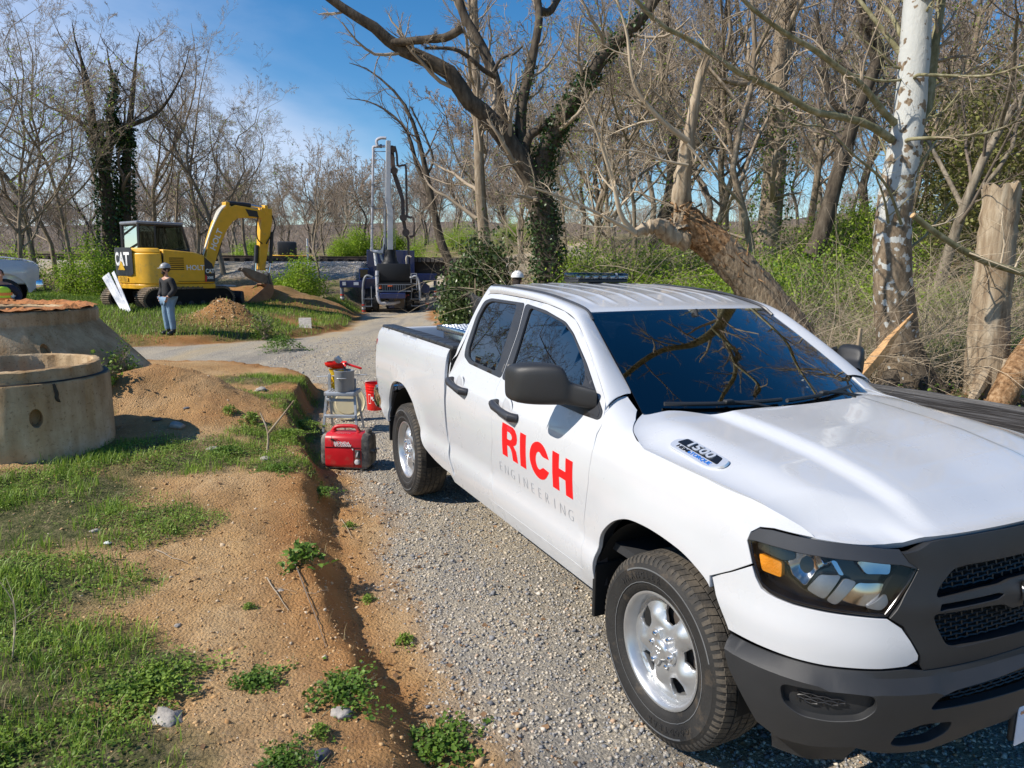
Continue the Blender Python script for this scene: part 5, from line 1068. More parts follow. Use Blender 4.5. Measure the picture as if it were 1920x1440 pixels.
 th0 = math.atan2(pw[1] - c[1], pw[0] - c[0]) + .20; pts = [((RO + .003) * math.cos(th0 + dt), (RO + .003) * math.sin(th0 + dt), h) for dt, h in ((0, .74), (.012, .69), (.022, .65), (.016, .62), (.03, .595), (.052, .58))]
 b.tube(catmull(pts, 5), np.interp(np.linspace(0, 1, 26), [0, .3, .8, 1], [.010, .017, .014, .006]), 6); b.build('tar_seal', MT['tar'], T)
 # eccentric cone behind
 c = np.array([-6.30, 8.55]); z0 = hz(c[0], c[1]) - .05; T = empty('manhole_cone', (c[0], c[1], z0), 0, 'larger concrete manhole cone behind the ring, rusty soil round its rim', 'concrete cone', 'precast manhole sections'); zt = 1.43 - z0; V = []; n = 96
 rings = [(1.52, .0, 0, -.15), (1.50, .0, 0, .08), (1.12, 0.0, 0, zt - .17), (1.11, .0, 0, zt - .15), (1.115, .0, 0, zt - .04), (1.10, 0, 0, zt - .012), (1.07, 0, 0, zt), (.86, 0, 0, zt - .005), (.83, 0, 0, zt - .03), (.85, 0, 0, zt - .30), (1.25, 0, 0, .05)]
 for i, (rr, ox, oy, h) in enumerate(rings):
  ex = .42 * np.clip((zt - .17 - h) / (zt - .25), 0, 1) if i < 4 else 0; V.append(np.stack([rr * np.cos(a) + ex, rr * np.sin(a), np.full(n, h) + r.normal(0, .003, n)], 1))
 V = np.concatenate(V); F = [(i * n + j, i * n + (j + 1) % n, (i + 1) * n + (j + 1) % n, (i + 1) * n + j) for i in range(len(rings)) for j in range(n) if i < len(rings) - 1] + [((len(rings) - 1) * n + j, (len(rings) - 1) * n + (j + 1) % n, (j + 1) % n, j) for j in range(n)]
 o = mesh('cone_wall', V, F, MT['concrete'], T, sharp=45); bm = bmesh.new(); bm.from_mesh(o.data); bmesh.ops.recalc_face_normals(bm, faces=bm.faces[:]); bm.to_mesh(o.data); bm.free()
 th = math.radians(-38); hgt = (zt) * .60; rr = np.interp(hgt, [.08, zt - .17], [1.50, 1.12]); exx = .42 * (zt - .17 - hgt) / (zt - .25); nr = unit(np.array([math.cos(th), math.sin(th), .55])); cut_hole('h', o, np.array([rr * math.cos(th) + exx, rr * math.sin(th), hgt]), nr, .055, .12)
 b = MB(); V = []; k = 120; aa = np.arange(k) * 2 * np.pi / k
 for rr, hh, j in ((1.10, .004, .012), (1.02, .028, .018), (.93, .022, .018), (.855, -.005, .012)): V += [((rr + q1) * math.cos(t), (rr + q1) * math.sin(t), zt + hh + abs(q2) * (rr > .9)) for t, q1, q2 in zip(aa, r.normal(0, j, k), r.normal(0, .014, k))]
 b.add(V, [(i * k + j, i * k + (j + 1) % k, (i + 1) * k + (j + 1) % k, (i + 1) * k + j) for i in range(3) for j in range(k)]); b.build('soil_rim', MT['rust_soil'], T)
 for i in range(26):
  t = r.uniform(0, 6.28); v, f = stone_shape(900 + i, 1); s = r.uniform(.015, .045); o = mesh('soil_lump', v * s, f, MT['rust_soil'], T, smooth=False); o.location = (.97 * math.cos(t), .97 * math.sin(t), zt + .03)
 for t in (-.9, -1.9): b = MB(); b.tube([(.95 * math.cos(t), .95 * math.sin(t), zt), (.95 * math.cos(t) + .01, .95 * math.sin(t), zt + .085), (.95 * math.cos(t) + .03, .95 * math.sin(t), zt + .09)], .009, 6); b.build('lifting_loop', MT['rust_soil'], T)
def PX_hit(px, c, R, z0):
 d = CAMR @ np.array([(px[0] - 960) / 1920 * 36 / cam_d.lens, -(px[1] - 720) / 1920 * 36 / cam_d.lens, -1.0]); o = np.array([0, 0, CAMZ]) - np.array([c[0], c[1], 0]); A = d[0] ** 2 + d[1] ** 2; B = 2 * (o[0] * d[0] + o[1] * d[1]); C_ = o[0] ** 2 + o[1] ** 2 - R * R; t = (-B - math.sqrt(max(B * B - 4 * A * C_, 0))) / (2 * A); return np.array([0, 0, CAMZ]) + d * t
manholes()
# ------------------------------------------------------------------ generator, step ladder, buckets
def small_gear():
 red = mat('generator_red', (.52, .012, .018), .38, var=.12, vscale=8, dirt=(.26, .10, .07), dscale=6, damt=.3); blk = mat('dusty_black', (.05, .048, .045), .75, var=.3, vscale=10, dirt=(.30, .27, .23), dscale=7, damt=.55, bump=.1); white = mat('label_white', (.80, .80, .78), .5, var=.05); silver = mat('silver_print', (.62, .62, .63), .4, var=.05)
 G = empty('generator', (-1.615, 6.80, hz(-1.6, 6.75) - .005), -.10, 'red portable generator with black ends standing on the gravel edge', 'generator')
 # body: rounded profile along the length, ends black
 def body_prof(k=28):
  P = roundpoly([(-.135, .03), (.135, .03), (.140, .20), (.125, .335), (.075, .365), (-.075, .365), (-.125, .335), (-.140, .20)], .045, 4); return P
 P = body_prof()
 def loft(xs, sc, m, nm):
  b = MB(); V = []; n = len(P)
  for x, s in zip(xs, sc): V += [(x, p[0] * s, .20 + (p[1] - .20) * s) for p in P]
  F = [(i * n + j, i * n + (j + 1) % n, (i + 1) * n + (j + 1) % n, (i + 1) * n + j) for i in range(len(xs) - 1) for j in range(n)] + [tuple(range(n)), tuple(range((len(xs) - 1) * n, len(xs) * n))]
  b.add(V, F); return b.build(nm, m, G, sharp=45)
 loft([-.195, -.19, 0, .165, .17], [1.0, 1.015, 1.02, 1.015, 1.0], red, 'generator_cover'); loft([-.245, -.242, -.235, -.22, -.197], [.78, .85, .90, .95, .97], blk, 'end_cover'); loft([.168, .20, .228, .242, .246], [1.0, 1.0, .95, .88, .78], blk, 'end_cover')
 b = MB(); b.tube(catmull([(-.165, 0, .345), (-.15, 0, .385), (-.11, 0, .415), (0, 0, .424), (.075, 0, .418), (.10, 0, .39), (.115, 0, .35)], 5), .019, 10); b.rbox((-.15, 0, .36), (.05, .11, .04), .015); b.rbox((.105, 0, .36), (.04, .11, .04), .015); b.build('carry_handle', red, G)
 b = MB()
 for x in (-.16, .16):
  for y in (-.10, .10): b.cyl((x, y, 0), (x, y, .04), .022, n=10)
 b.rbox((0, 0, .035), (.44, .25, .02), .008); b.build('foot', blk, G)
 b = MB(); b.cyl((.205, 0, .37), (.205, 0, .395), .034, n=16); b.cyl((.205, 0, .395), (.205, 0, .402), .022, n=12); b.build('fuel_cap', blk, G)
 b = MB(); b.cyl((.24, -.07, .20), (.285, -.07, .20), .018, n=12); b.cyl((.285, -.07, .20), (.30, -.07, .20), .026, n=12); b.build('pull_knob', blk, G)
 f = lambda x0, z0: (lambda a, b_, h: (x0 + a, -.1395 - h - .009 * 0 - .004, z0 + b_))
 # side panels in low relief, with their seams
 b = MB(); b.box((-.015, -.1425, .2415), (.36, .0035, .004)); b.box((.095, -.1425, .145), (.004, .0035, .19)); b.box((-.12, -.1425, .30), (.004, .0035, .10)); b.build('panel_seam', MT['liner_black'], G)
 b = MB(); b.rbox((.135, -.143, .178), (.055, .008, .085), .006); b.rbox((.135, -.143, .10), (.058, .008, .055), .006); b.build('control_panel', blk, G); b = MB(); b.lathe([(.0, .012), (.018, .012), (.024, .010), (.026, 0)], 18, (.128, -.145, .10), (0, -1, 0)); b.build('outlet', silver, G); b = MB(); b.rbox((.133, -.149, .178), (.014, .006, .05), .003, R=rotm(0, .3, 0)); b.build('switch', silver, G)
 b = MB(); b.rbox((-.115, -.141, .317), (.036, .012, .013), .004); b.rbox((-.07, -.141, .317), (.012, .012, .012), .004); b.build('vent_slot', MT['liner_black'], G)
 text_obj('generator_text', 'HONDA', white, G, f(-.022, .285), size=.034, depth=.001, bold=.001, xs=1.25); text_obj('generator_text', 'EU2000i', white, G, f(-.012, .2605), size=.030, depth=.001, bold=.0006, xs=1.6, shear=.2); text_obj('generator_text', 'INVERTER', white, G, lambda a, b_, h: (-.03 + a, -.06 + b_ * -.35 - .02, .368 + h + b_ * .5), size=.03, depth=.001, xs=1.2)
 b = MB(); [b.box((-.085, -.1428, .262 + .008 * i), (.03, .002, .003)) for i in range(3)]; b.build('speed_lines', white, G)
 b = MB(); b.add([(.075, -.1435, .232), (.092, -.1435, .232), (.090, -.1435, .212)], [(0, 1, 2)]); b.build('scuff', white, G)
 # step ladder
 alu = mat('ladder_grey', (.40, .43, .47), .5, metal=.35, var=.15, vscale=12, dirt=(.30, .26, .2), dscale=8, damt=.35); lx, ly = -2.03, 8.28; z0 = hz(lx, ly); S = empty('step_ladder', (lx, ly, z0), -.05, 'small grey folding step ladder carrying the grey pot', 'step ladder')
 for sx in (-1, 1):
  b = MB(); p0, p1 = np.array([sx * .205, -.13, .0]), np.array([sx * .165, -.05, .49]); b.box((p0 + p1) / 2, (.030, .022, np.linalg.norm(p1 - p0)), R=rotm(-.16, sx * -.08, 0)); b.build('leg', alu, S, bev=.003)
  b = MB(); p0, p1 = np.array([sx * .195, .22, .0]), np.array([sx * .165, .05, .49]); b.box((p0 + p1) / 2, (.026, .020, np.linalg.norm(p1 - p0)), R=rotm(.33, sx * -.06, 0)); b.build('leg', alu, S, bev=.003)
 b = MB(); b.rbox((0, .03, .485), (.36, .32, .05), .008); b.build('platform', alu, S); b = MB(); b.box((0, -.075, .405), (.33, .03, .032)); b.build('step', alu, S, bev=.004); b = MB(); b.box((0, -.105, .215), (.37, .045, .034)); b.build('step', alu, S, bev=.004)
 b = MB(); [b.box((-.12 + .034 * i, -.06, .5115), (.014, .10, .004)) for i in range(8)]; b.build('grip_strip', blk, S)
 b = MB(); b.box((-.155, .03, .60), (.035, .02, .20)); b.box((.155, .03, .58), (.02, .016, .14)); b.cyl((-.31, .03, .665), (.30, .03, .70), .006, n=6); b.build('upright', alu, S, bev=.002)
 zt = z0 + .512; b = MB(); pg = mat('pot_grey', (.30, .31, .32), .5, metal=.3, var=.1, vscale=10)
 Pt = empty('pot', (lx + .04, ly - .03, zt), 0, 'round grey metal pot standing on the step ladder', 'pot'); b.lathe([(0, 0), (.108, 0), (.112, .006), (.114, .22), (.121, .232), (.121, .246), (.112, .248), (.106, .23), (.106, .02), (0, .02)], 32); b.build('pot_body', pg, Pt, sharp=40); b = MB(); b.tube(catmull([(-.05, -.112, .165), (-.045, -.135, .165), (.045, -.135, .165), (.05, -.112, .165)], 4), .007, 6); b.build('pot_handle', pg, Pt)
 # air meter pieces
 yl = mat('yellow_plastic', (.72, .46, .02), .4, var=.08); rd = mat('red_plastic', (.70, .015, .012), .35, var=.06)
 Y_ = empty('yellow_container', (lx - .075, ly + .12, z0 + .512), 0, 'tall yellow plastic container behind the grey pot', 'container'); b = MB(); b.lathe([(0, 0), (.062, 0), (.066, .10), (.085, .19), (.105, .235), (.098, .235), (.078, .19), (.058, .10), (0, .09)], 24); b.build('container_body', yl, Y_, sharp=40); b = MB(); b.box((-.085, -.03, .10), (.05, .04, .05)); b.box((-.07, -.05, .04), (.04, .03, .06)); b.build('container_lug', yl, Y_, bev=.01)
 Sc = empty('red_scoop', (lx - .06, ly + .12, z0 + .775), -.1, 'red plastic scoop lying across the yellow container', 'scoop'); b = MB(); k = 20; V = []
 for i, x in enumerate(np.linspace(-.16, .08, 10)):
  w = .10 * math.sqrt(max(.02, 1 - ((x + .02) / .15) ** 2)); V += [(x, w * math.cos(t), .055 - .075 * math.sin(t) * (w / .1) ** .5) for t in np.linspace(0, math.pi, k)]
 b.add(V, [(i * k + j, i * k + j + 1, (i + 1) * k + j + 1, (i + 1) * k + j) for i in range(9) for j in range(k - 1)]); b.add(np.array(V) * [.93, .93, .93] + [0, 0, .008], [(i * k + j, (i + 1) * k + j, (i + 1) * k + j + 1, i * k + j + 1) for i in range(9) for j in range(k - 1)]); b.build('scoop_bowl', rd, Sc); b = MB(); b.rbox((.18, 0, .015), (.22, .04, .025), .01, R=rotm(0, .28, 0)); b.build('scoop_handle', rd, Sc)
 Ms = empty('metal_scoop', (lx + .035, ly + .06, zt + .235), 0, 'small aluminium scoop standing in the grey pot', 'scoop'); b = MB(); b.lathe([(0, 0), (.030, .004), (.04, .02), (.042, .085), (.039, .085), (.036, .02), (0, .01)], 18, (-.055, 0, .085), (-.6, -.15, .78)); b.build('scoop_cup', mat('cast_aluminium', (.62, .63, .65), .4, metal=.6), Ms); b = MB(); b.tube([(-.045, 0, .085), (.02, 0, -.02), (.05, 0, -.12)], .010, 8); b.build('scoop_handle', blk, Ms)
 # bucket, lid
 bx, by = -1.98, 9.62; z1 = hz(bx, by); B = empty('red_bucket', (bx + .10, by, z1), 0, 'red plastic bucket with a white label behind the pickup', 'bucket'); b = MB(); b.lathe([(0, 0), (.128, 0), (.132, .006), (.142, .25), (.147, .252), (.147, .268), (.143, .270), (.144, .29), (.150, .292), (.150, .306), (.146, .308), (.147, .325), (.153, .327), (.153, .342), (.149, .344), (.150, .368), (.154, .372), (.154, .378), (.146, .378), (.125, .02), (0, .015)], 40); b.build('bucket_body', rd, B, sharp=40)
 b = MB(); V = []; 
 def arc(t0, t1, h0, h1, k=8): return [((.1475 - .028 * (.27 - h) / .27 * .5) * math.cos(t) * 1.004, (.1475 - .028 * (.27 - h) / .27 * .5) * math.sin(t) * 1.004, h) for h in (h0, h1) for t in np.linspace(t0, t1, k)]
 for (t0, t1, h0, h1) in ((-2.25, -1.98, .10, .108), (-2.25, -1.98, .225, .233), (-2.255, -2.235, .10, .233), (-1.995, -1.975, .10, .233), (-1.93, -1.72, .165, .20), (-1.78, -1.52, .145, .165)): b.add(arc(t0, t1, h0, h1), [(j, j + 1, 8 + j + 1, 8 + j) for j in range(7)])
 b.build('bucket_label', white, B); b = MB(); b.tube(catmull([(-.153, 0, .335), (-.165, -.06, .40), (-.08, -.1, .41), (.08, -.1, .41), (.165, -.06, .40), (.153, 0, .335)], 5), .003, 5); b.build('bail', MT['bare_metal'], B)
 Lp = empty('beige_lid', (lx - .08, ly + .62, hz(lx, ly + .62) + .02), 0, 'beige plastic drum lid standing on edge behind the step ladder', 'lid'); b = MB(); R_ = rotm(1.25, 0, .15); cN = R_ @ np.array([0, 0, 1.0]); b.lathe([(0, .03), (.15, .03), (.16, .018), (.20, .018), (.215, .034), (.228, .03), (.228, 0), (.215, -.01), (0, -.01)], 32, (0, 0, .21), cN); b.build('lid_disc', mat('beige_plastic', (.55, .48, .31), .5, var=.08, dirt=(.32, .25, .16), dscale=6, damt=.2), Lp, sharp=35)
 # boards leaning by the excavator, stakes, split wood
 pv = mat('white_board', (.78, .78, .80), .45, var=.04)
 for i in range(4):
  p0 = PX(243 - 5 * i, 584 - 2 * i, 19.6 + .05 * i); p1 = PX(206 - 4.0 * i + (6 if i == 0 else 0), 510 + 3 * i, 20.3); d = p1 - p0; l = np.linalg.norm(d); b = MB(); u = unit(d); s = unit(np.cross(u, [0, 1, .15])); nn = np.cross(s, u); Rm = np.stack([s, nn, u], 1); b.box((p0 + p1) / 2, (.10, .02, l), R=Rm); o = b.build('white_board', pv, None, bev=.003); tag(o, ['outermost of four white boards leaning beside the excavator', 'second white board leaning beside the excavator', 'third white board leaning beside the excavator, partly covered', 'hindmost white board leaning beside the excavator'][i], 'board', 'white boards leaning by the excavator')
small_gear()
# ------------------------------------------------------------------ silt fence, stakes
def fences():
 wood = mat('stake_wood', (.33, .25, .16), .85, var=.25, vscale=14, stretch=(1, 1, .2), bump=.3); m, nt, b_ = _nt('silt_fabric'); N = nt.nodes; L = nt.links
 tc = N.new('ShaderNodeTexCoord'); mp = N.new('ShaderNodeMapping'); mp.inputs['Scale'].default_value = (1, 1, 26); L.new(tc.outputs['Object'], mp.inputs['Vector']); n = N.new('ShaderNodeTexNoise'); n.inputs['Scale'].default_value = 2.2; n.inputs['Detail'].default_value = 5; L.new(mp.outputs[0], n.inputs['Vector']); r_ = N.new('ShaderNodeValToRGB'); r_.color_ramp.elements[0].position = .45; r_.color_ramp.elements[0].color = (.013, .013, .015, 1); r_.color_ramp.elements[1].position = .78; r_.color_ramp.elements[1].color = (.07, .072, .08, 1); L.new(n.outputs['Fac'], r_.inputs[0]); L.new(r_.outputs[0], b_.inputs['Base Color']); b_.inputs['Roughness'].default_value = .55
 bp = N.new('ShaderNodeBump'); bp.inputs['Strength'].default_value = .5; bp.inputs['Distance'].default_value = .02; L.new(n.outputs['Fac'], bp.inputs['Height']); L.new(bp.outputs[0], b_.inputs['Normal'])
 def fence(name, path, hts, label, cord, seed, stakes, sth, sw=.035):
  r = np.random.default_rng(seed); P = resample(np.c_[np.array(path), np.array(hts)], 90); T = empty(name, (0, 0, 0), 0, label, 'silt fence'); V = []; rows = 9; nrm = np.gradient(P[:, :2], axis=0); nrm = unit(np.c_[-nrm[:, 1], nrm[:, 0]]); wv = .05 * fbm(np.arange(90) * .09, np.zeros(90), 1.3, 4, seed) * 2
  for k in range(rows):
   t = k / (rows - 1); g = hzv(P[:, 0], P[:, 1]) - .05; zz = g + (P[:, 2] + .03 * fbm(np.arange(90) * .12, np.full(90, 3.), 1.0, 3, seed + 1) - g) * t; off = wv * math.sin(t * 2.6) + .02 * fbm(np.arange(90) * .3, np.full(90, t * 2), 1.0, 3, seed + 2); V.append(np.c_[P[:, :2] + nrm * off[:, None], zz])
  n = 90; V = np.concatenate(V); F = [(k * n + j, k * n + j + 1, (k + 1) * n + j + 1, (k + 1) * n + j) for k in range(rows - 1) for j in range(n - 1)]; o = mesh('fabric', V, F, m, T); so = o.modifiers.new('t', 'SOLIDIFY'); so.thickness = .006
  if cord: b = MB(); i0 = 3 * n; b.tube(V[5 * n:6 * n] - np.c_[nrm * .02, np.full(n, .02 + .02 * np.sin(np.arange(n) * .12))], .0055, 5); b.build('cord', mat('teal_cord', (.02, .28, .22), .5), T)
  for t in stakes:
   i = int(t * 89); x, y = P[i, 0] + nrm[i, 0] * .03 * (1 if seed < 50 else -1), P[i, 1] + nrm[i, 1] * .03; g = hz(x, y); h = P[i, 2] + sth * r.uniform(.7, 1.1) - g; b = MB(); b.box((x, y, g + h / 2 - .1), (sw, sw, h + .2), R=None); o = b.build('stake', wood, T, bev=.003)
  return T
 fence('silt_fence', [(6.9, 4.4), (5.85, 6.15), (5.35, 7.05), (4.3, 8.76), (2.6, 11.6), (1.2, 13.9)], [.60, .605, .60, .62, .68, .8], 'black silt fence with a teal cord, running right of the pickup', True, 11, (.02, .26, .60, .80, .98), .05)
 fence('silt_fence', [(.9, 14.4), (-.2, 16.3), (-.72, 17.2), (-1.35, 19.6), (-2.0, 22.4), (-2.2, 24)], [.95, 1.10, 1.18, 1.33, 1.35, 1.35], 'grey black silt fence on the dug bank between pickup and pump truck', False, 60, (.05, .2, .33, .42, .5, .58, .66, .74, .82, .9, .97), .35, .03)
 b = MB(); p = PX(1602, 722, 9.35); q = PX(1610, 615, 9.35); b.box((p + q) / 2 - [0, 0, .15], (.042, .042, np.linalg.norm(q - p) + .3), R=rotm(0, .05, .2)); tag(b.build('stake', wood, None, bev=.003), 'tall square wooden stake standing at the silt fence by the far mirror', 'stake')
 b = MB(); a_, c_ = PX(1612, 708, 10.2), PX(1712, 588, 10.4); d = c_ - a_; b.tube(catmull([a_ - d * .15, a_ + d * .2 + [.02, 0, .02], a_ + d * .45, a_ + d * .6 + [-.02, 0, 0], c_], 5), np.interp(np.linspace(0, 1, 21), [0, .3, .7, 1], [.085, .10, .07, .012]), 5); tag(b.build('split_plank', BK_EARLY, None, sharp=30), 'long splinter of fresh orange wood leaning on the sycamore', 'wood')
 b = MB(); p = PX(852, 603, 22); x, y = W2(852, 605, .15)[:2]; g = hz(x, y); b.cyl((x, y, g - .1), (x, y, g + .62), .012, n=6); tag(b.build('thin_stake', MT['bare_metal'], None), 'thin steel stake standing in the leaf litter behind the pickup bed', 'stake')
BK_EARLY = mat('fresh_wood', (.52, .30, .13), .8, var=.3, vscale=9, stretch=(1, 1, .3), bump=.4)
fences()
# ------------------------------------------------------------------ excavator
def excavator():
 yel = mat('machine_yellow', (.82, .44, .025), .42, var=.08, vscale=4, dirt=(.36, .24, .10), dscale=3, damt=.15, coat=.2); blk = mat('machine_black', (.03, .032, .036), .5, var=.15); trk = mat('track_steel', (.16, .125, .09), .8, var=.35, vscale=9, dirt=(.30, .22, .13), dscale=4, damt=.5, bump=.2); gl = glassmat('cab_glass', (.24, .29, .27), boost=.7); wht = mat('decal_white', (.85, .85, .83), .45, var=.03); tri = mat('decal_yellow', (.85, .50, .03), .45, var=.03); brn = mat('bucket_steel', (.30, .16, .09), .7, var=.3, vscale=6, metal=.2); gry = mat('cab_roof_grey', (.22, .24, .28), .4, var=.1); hose = mat('hose_white', (.72, .68, .58), .6, var=.1)
 A = math.radians(50); c = (-10.6, 21.9); gz_ = .62; T = empty('excavator', (c[0], c[1], 0), A, 'yellow tracked excavator with black cab and raised bent boom, standing in the field', 'excavator')
 # undercarriage, turned a little from the house
 ca, sa = math.cos(.12), math.sin(.12); Rm = np.array([[ca, -sa, 0], [sa, ca, 0], [0, 0, 1]])
 for sy in (-1, 1):
  P = roundpoly([(-1.30, gz_), (1.30, gz_), (1.47, gz_ + .25), (1.25, gz_ + .56), (-1.25, gz_ + .56), (-1.47, gz_ + .25)], .24, 5); b = MB(); b.prism(P, sy * .93 - .20, sy * .93 + .20, fr=lambda x, z, h: tuple(Rm @ np.array([x, h, z]))); tr = b.build('track', MT['liner_black'], T, sharp=30)
  Pd = densify(P, .155); n = len(Pd)
  for i in range(n):
   p0, p1 = Pd[i], Pd[(i + 1) % n]; m_ = (p0 + p1) / 2; d = (p1 - p0) / np.linalg.norm(p1 - p0); an = math.atan2(d[1], d[0]); b = MB(); b.box((0, 0, 0), (np.linalg.norm(p1 - p0) * .90, .45, .05)); b.box((0, 0, -.035), (.03, .45, .03)); V = np.array(b.V) @ rotm(0, -an, 0).T; nn = np.array([d[1], 0, -d[0]]); b.V = [tuple(Rm @ (v + np.array([m_[0], sy * .93, m_[1]]) + nn * .02)) for v in V]; b.build('track_shoe', trk, tr, smooth=False)
  for x in (-1.15, 1.15): b = MB(); b.lathe([(.0, .03), (.12, .03), (.20, .0), (.22, -.02)], 20, Rm @ np.array([x, sy * 1.10, gz_ + .27]), Rm @ np.array([0, sy, 0])); b.build('track_wheel', blk, tr)
  for x in (-.75, -.38, 0, .38, .75): b = MB(); b.lathe([(.0, .02), (.07, .02), (.10, 0)], 12, Rm @ np.array([x, sy * 1.12, gz_ + .12]), Rm @ np.array([0, sy, 0])); b.build('track_roller', blk, tr)
 b = MB(); b.box(Rm @ np.array([0, 0, gz_ + .36]), (1.5, 1.5, .24), R=Rm); b.cyl((0, 0, gz_ + .4), (0, 0, 1.22), .48, n=24); b.build('undercarriage', blk, T, bev=.03)
 b = MB(); b.prism([(1.75, gz_ + .02), (1.85, gz_ + .10), (1.83, gz_ + .42), (1.76, gz_ + .46), (1.70, gz_ + .25)], -1.15, 1.15, fr=lambda x, z, h: tuple(Rm @ np.array([x, h, z]))); [b.box(Rm @ np.array([1.25, sy * .45, gz_ + .28]), (1.0, .10, .14), R=Rm) for sy in (-1, 1)]; b.build('dozer_blade', blk, T, bev=.02); b = MB(); b.rbox(Rm @ np.array([1.3, -.55, gz_ + .60]), (1.0, .5, .05), .02, R=Rm); b.build('blade_cover', mat('tarp_grey', (.42, .44, .47), .6, var=.2), T)
 # house: rounded counterweight, engine side, panels
 plan = [(.95, -1.06), (.90, -1.10), (-.55, -1.10), (-.85, -1.06), (-1.10, -.88), (-1.24, -.55), (-1.30, -.2), (-1.30, .2), (-1.24, .55), (-1.10, .88), (-.85, 1.06), (-.55, 1.10), (.90, 1.10), (.95, 1.06)]
 b = MB(); b.prism(plan, 1.18, 1.32); hs = b.build('house_deck', yel, T, bev=.02)
 cw = [(-.62, -1.10), (-.85, -1.06), (-1.10, -.88), (-1.24, -.55), (-1.30, -.2), (-1.30, .2), (-1.24, .55), (-1.10, .88), (-.85, 1.06), (-.62, 1.10)]
 b = MB(); b.prism(cw, 1.32, 2.22, scale1=.985); b.prism([(-.62 + (x + .62) * .97, y * .97) for x, y in cw], 2.22, 2.36, scale1=.93); b.build('counterweight', yel, T, bev=.035)
 b = MB(); b.prism([(-.60, 1.33), (.93, 1.33), (.95, 1.55), (.86, 1.95), (.62, 2.18), (.30, 2.26), (-.60, 2.33)], -1.095, -.30, fr=lambda x, z, h: (x, h, z)); en = b.build('engine_cover', yel, T, bev=.04)
 b = MB(); b.box((-.615, -1.08, 1.75), (.012, .06, .95)); b.box((.35, -1.098, 1.40), (1.1, .008, .012)); b.build('panel_gap', MT['liner_black'], en)
 for i in range(7): b = MB(); b.box((-.22, -1.100, 2.08 - .055 * i), (.42, .012, .022)); b.build('louver', MT['liner_black'], en)
 fs = lambda x0, z0, y=-1.105: (lambda a, b_, h: (x0 + a, y - h, z0 + b_))
 text_obj('side_text', 'HOLT', wht, en, fs(.33, 1.80), size=.20, depth=.004, bold=.004, xs=1.05)
 b = MB(); b.prism([(.60, 1.38), (.925, 1.38), (.935, 1.60), (.86, 1.92), (.62, 2.12)], 1.098, 1.108, fr=lambda x, z, h: (x, -h, z)); b.build('side_decal', blk, en); text_obj('side_text', 'CAT', wht, en, fs(.77, 1.70, -1.112), size=.17, depth=.004, bold=.006, xs=.8); b = MB(); b.add([(.72, -1.116, 1.64), (.82, -1.116, 1.64), (.77, -1.116, 1.71)], [(0, 1, 2)]); b.build('decal_triangle', tri, en); text_obj('side_text', '308E', wht, en, fs(.77, 1.50, -1.112), size=.11, depth=.004, bold=.002, xs=.9)
 b = MB(); b.add([(.60, -1.112, 1.38), (.64, -1.112, 1.38), (.68, -1.112, 1.52), (.61, -1.112, 1.62)], [(0, 1, 2, 3)]); b.build('decal_stripe', mat('decal_red', (.6, .05, .03), .5), en)
 # rear panel with the big mark
 def rr(y, z, off): yy = np.clip(y, -1.0, 1.0); x = -1.305 + .22 * abs(yy) ** 2.6; return np.array([x - off, y, z])
 def rpan(nm, poly, off, m, par):
  pts = densify(poly, .08); n = len(pts); V = [rr(p[0], p[1], off) for p in pts] + [rr(p[0], p[1], off - .03) for p in pts]; cI = len(V); ys = np.array(pts)[:, 0]; 
  return mesh(nm, V, [tuple(range(n))] + [(q, (q + 1) % n, n + (q + 1) % n, n + q) for q in range(n)], m, par, sharp=30)
 cwt = empty('rear_panel'); cwt.parent = T
 # strips so the panel follows the curve
 b = MB(); ys = np.linspace(-.60, .62, 13); V = []
 for y in ys: V += [rr(y, 1.56 + .05 * (abs(y) > .57), .012), rr(y, 2.37 - .03 * (abs(y) > .57), .010)]
 b.add(V, [(2 * i, 2 * i + 1, 2 * i + 3, 2 * i + 2) for i in range(12)]); b.add([tuple(np.array(v) + [.05, 0, 0]) for v in V], []); b.build('rear_decal', blk, cwt)
 text_obj('rear_text', 'CAT', wht, cwt, lambda a, b_, h: rr(.01 - a, 2.02 + b_, .018 + h), size=.52, depth=.006, bold=.018, xs=.95); b = MB(); V = [rr(.26, 1.72, .03), rr(-.24, 1.72, .03), rr(.01, 2.0, .03)]; b.add(V, [(0, 1, 2)]); b.build('rear_triangle', tri, cwt)
 b = MB(); V = [rr(-.32, 1.40, .012), rr(.34, 1.40, .012), rr(.34, 1.52, .012), rr(-.32, 1.52, .012)]; b.add(V, [(0, 1, 2, 3)]); b.build('rear_hatch', mat('hatch_yellow', (.62, .33, .02), .5), cwt)
 # cab
 X0, X1, Y0, Y1, Z0, Z1 = -.84, .66, -.10, 1.06, 2.30, 3.12; cab = empty('cab'); cab.parent = T; b = MB()
 sec = [(X0, Z0), (X0 + .03, Z1 - .10), (X0 + .12, Z1), (X1 - .22, Z1 - .02), (X1 - .06, Z1 - .14), (X1, Z0), (X1 + .02, 1.35)]
 post = lambda p, q, w=.075: b.tube([p, q], [w / 1.5, w / 1.5], 4)
 for y in (Y0, Y1):
  L_ = [(X0, y, Z0), (X0 + .02, y, Z1 - .06), (X1 - .20, y, Z1 - .06), (X1 - .02, y, Z0 + .1), (X1, y, 1.4)]
  for p, q in zip(L_[:-1], L_[1:]): post(p, q)
  post((X0, y, Z0), (X1, y, Z0 - .02), .09)
 for x, z in ((X0, Z0), (X0 + .02, Z1 - .06), (X1 - .2, Z1 - .06), (X1, 1.45)): post((x, Y0, z), (x, Y1, z))
 post((X0 + .48, Y0, Z0), (X0 + .50, Y0, Z1 - .06), .05); b.build('cab_frame', blk, cab, bev=.01)
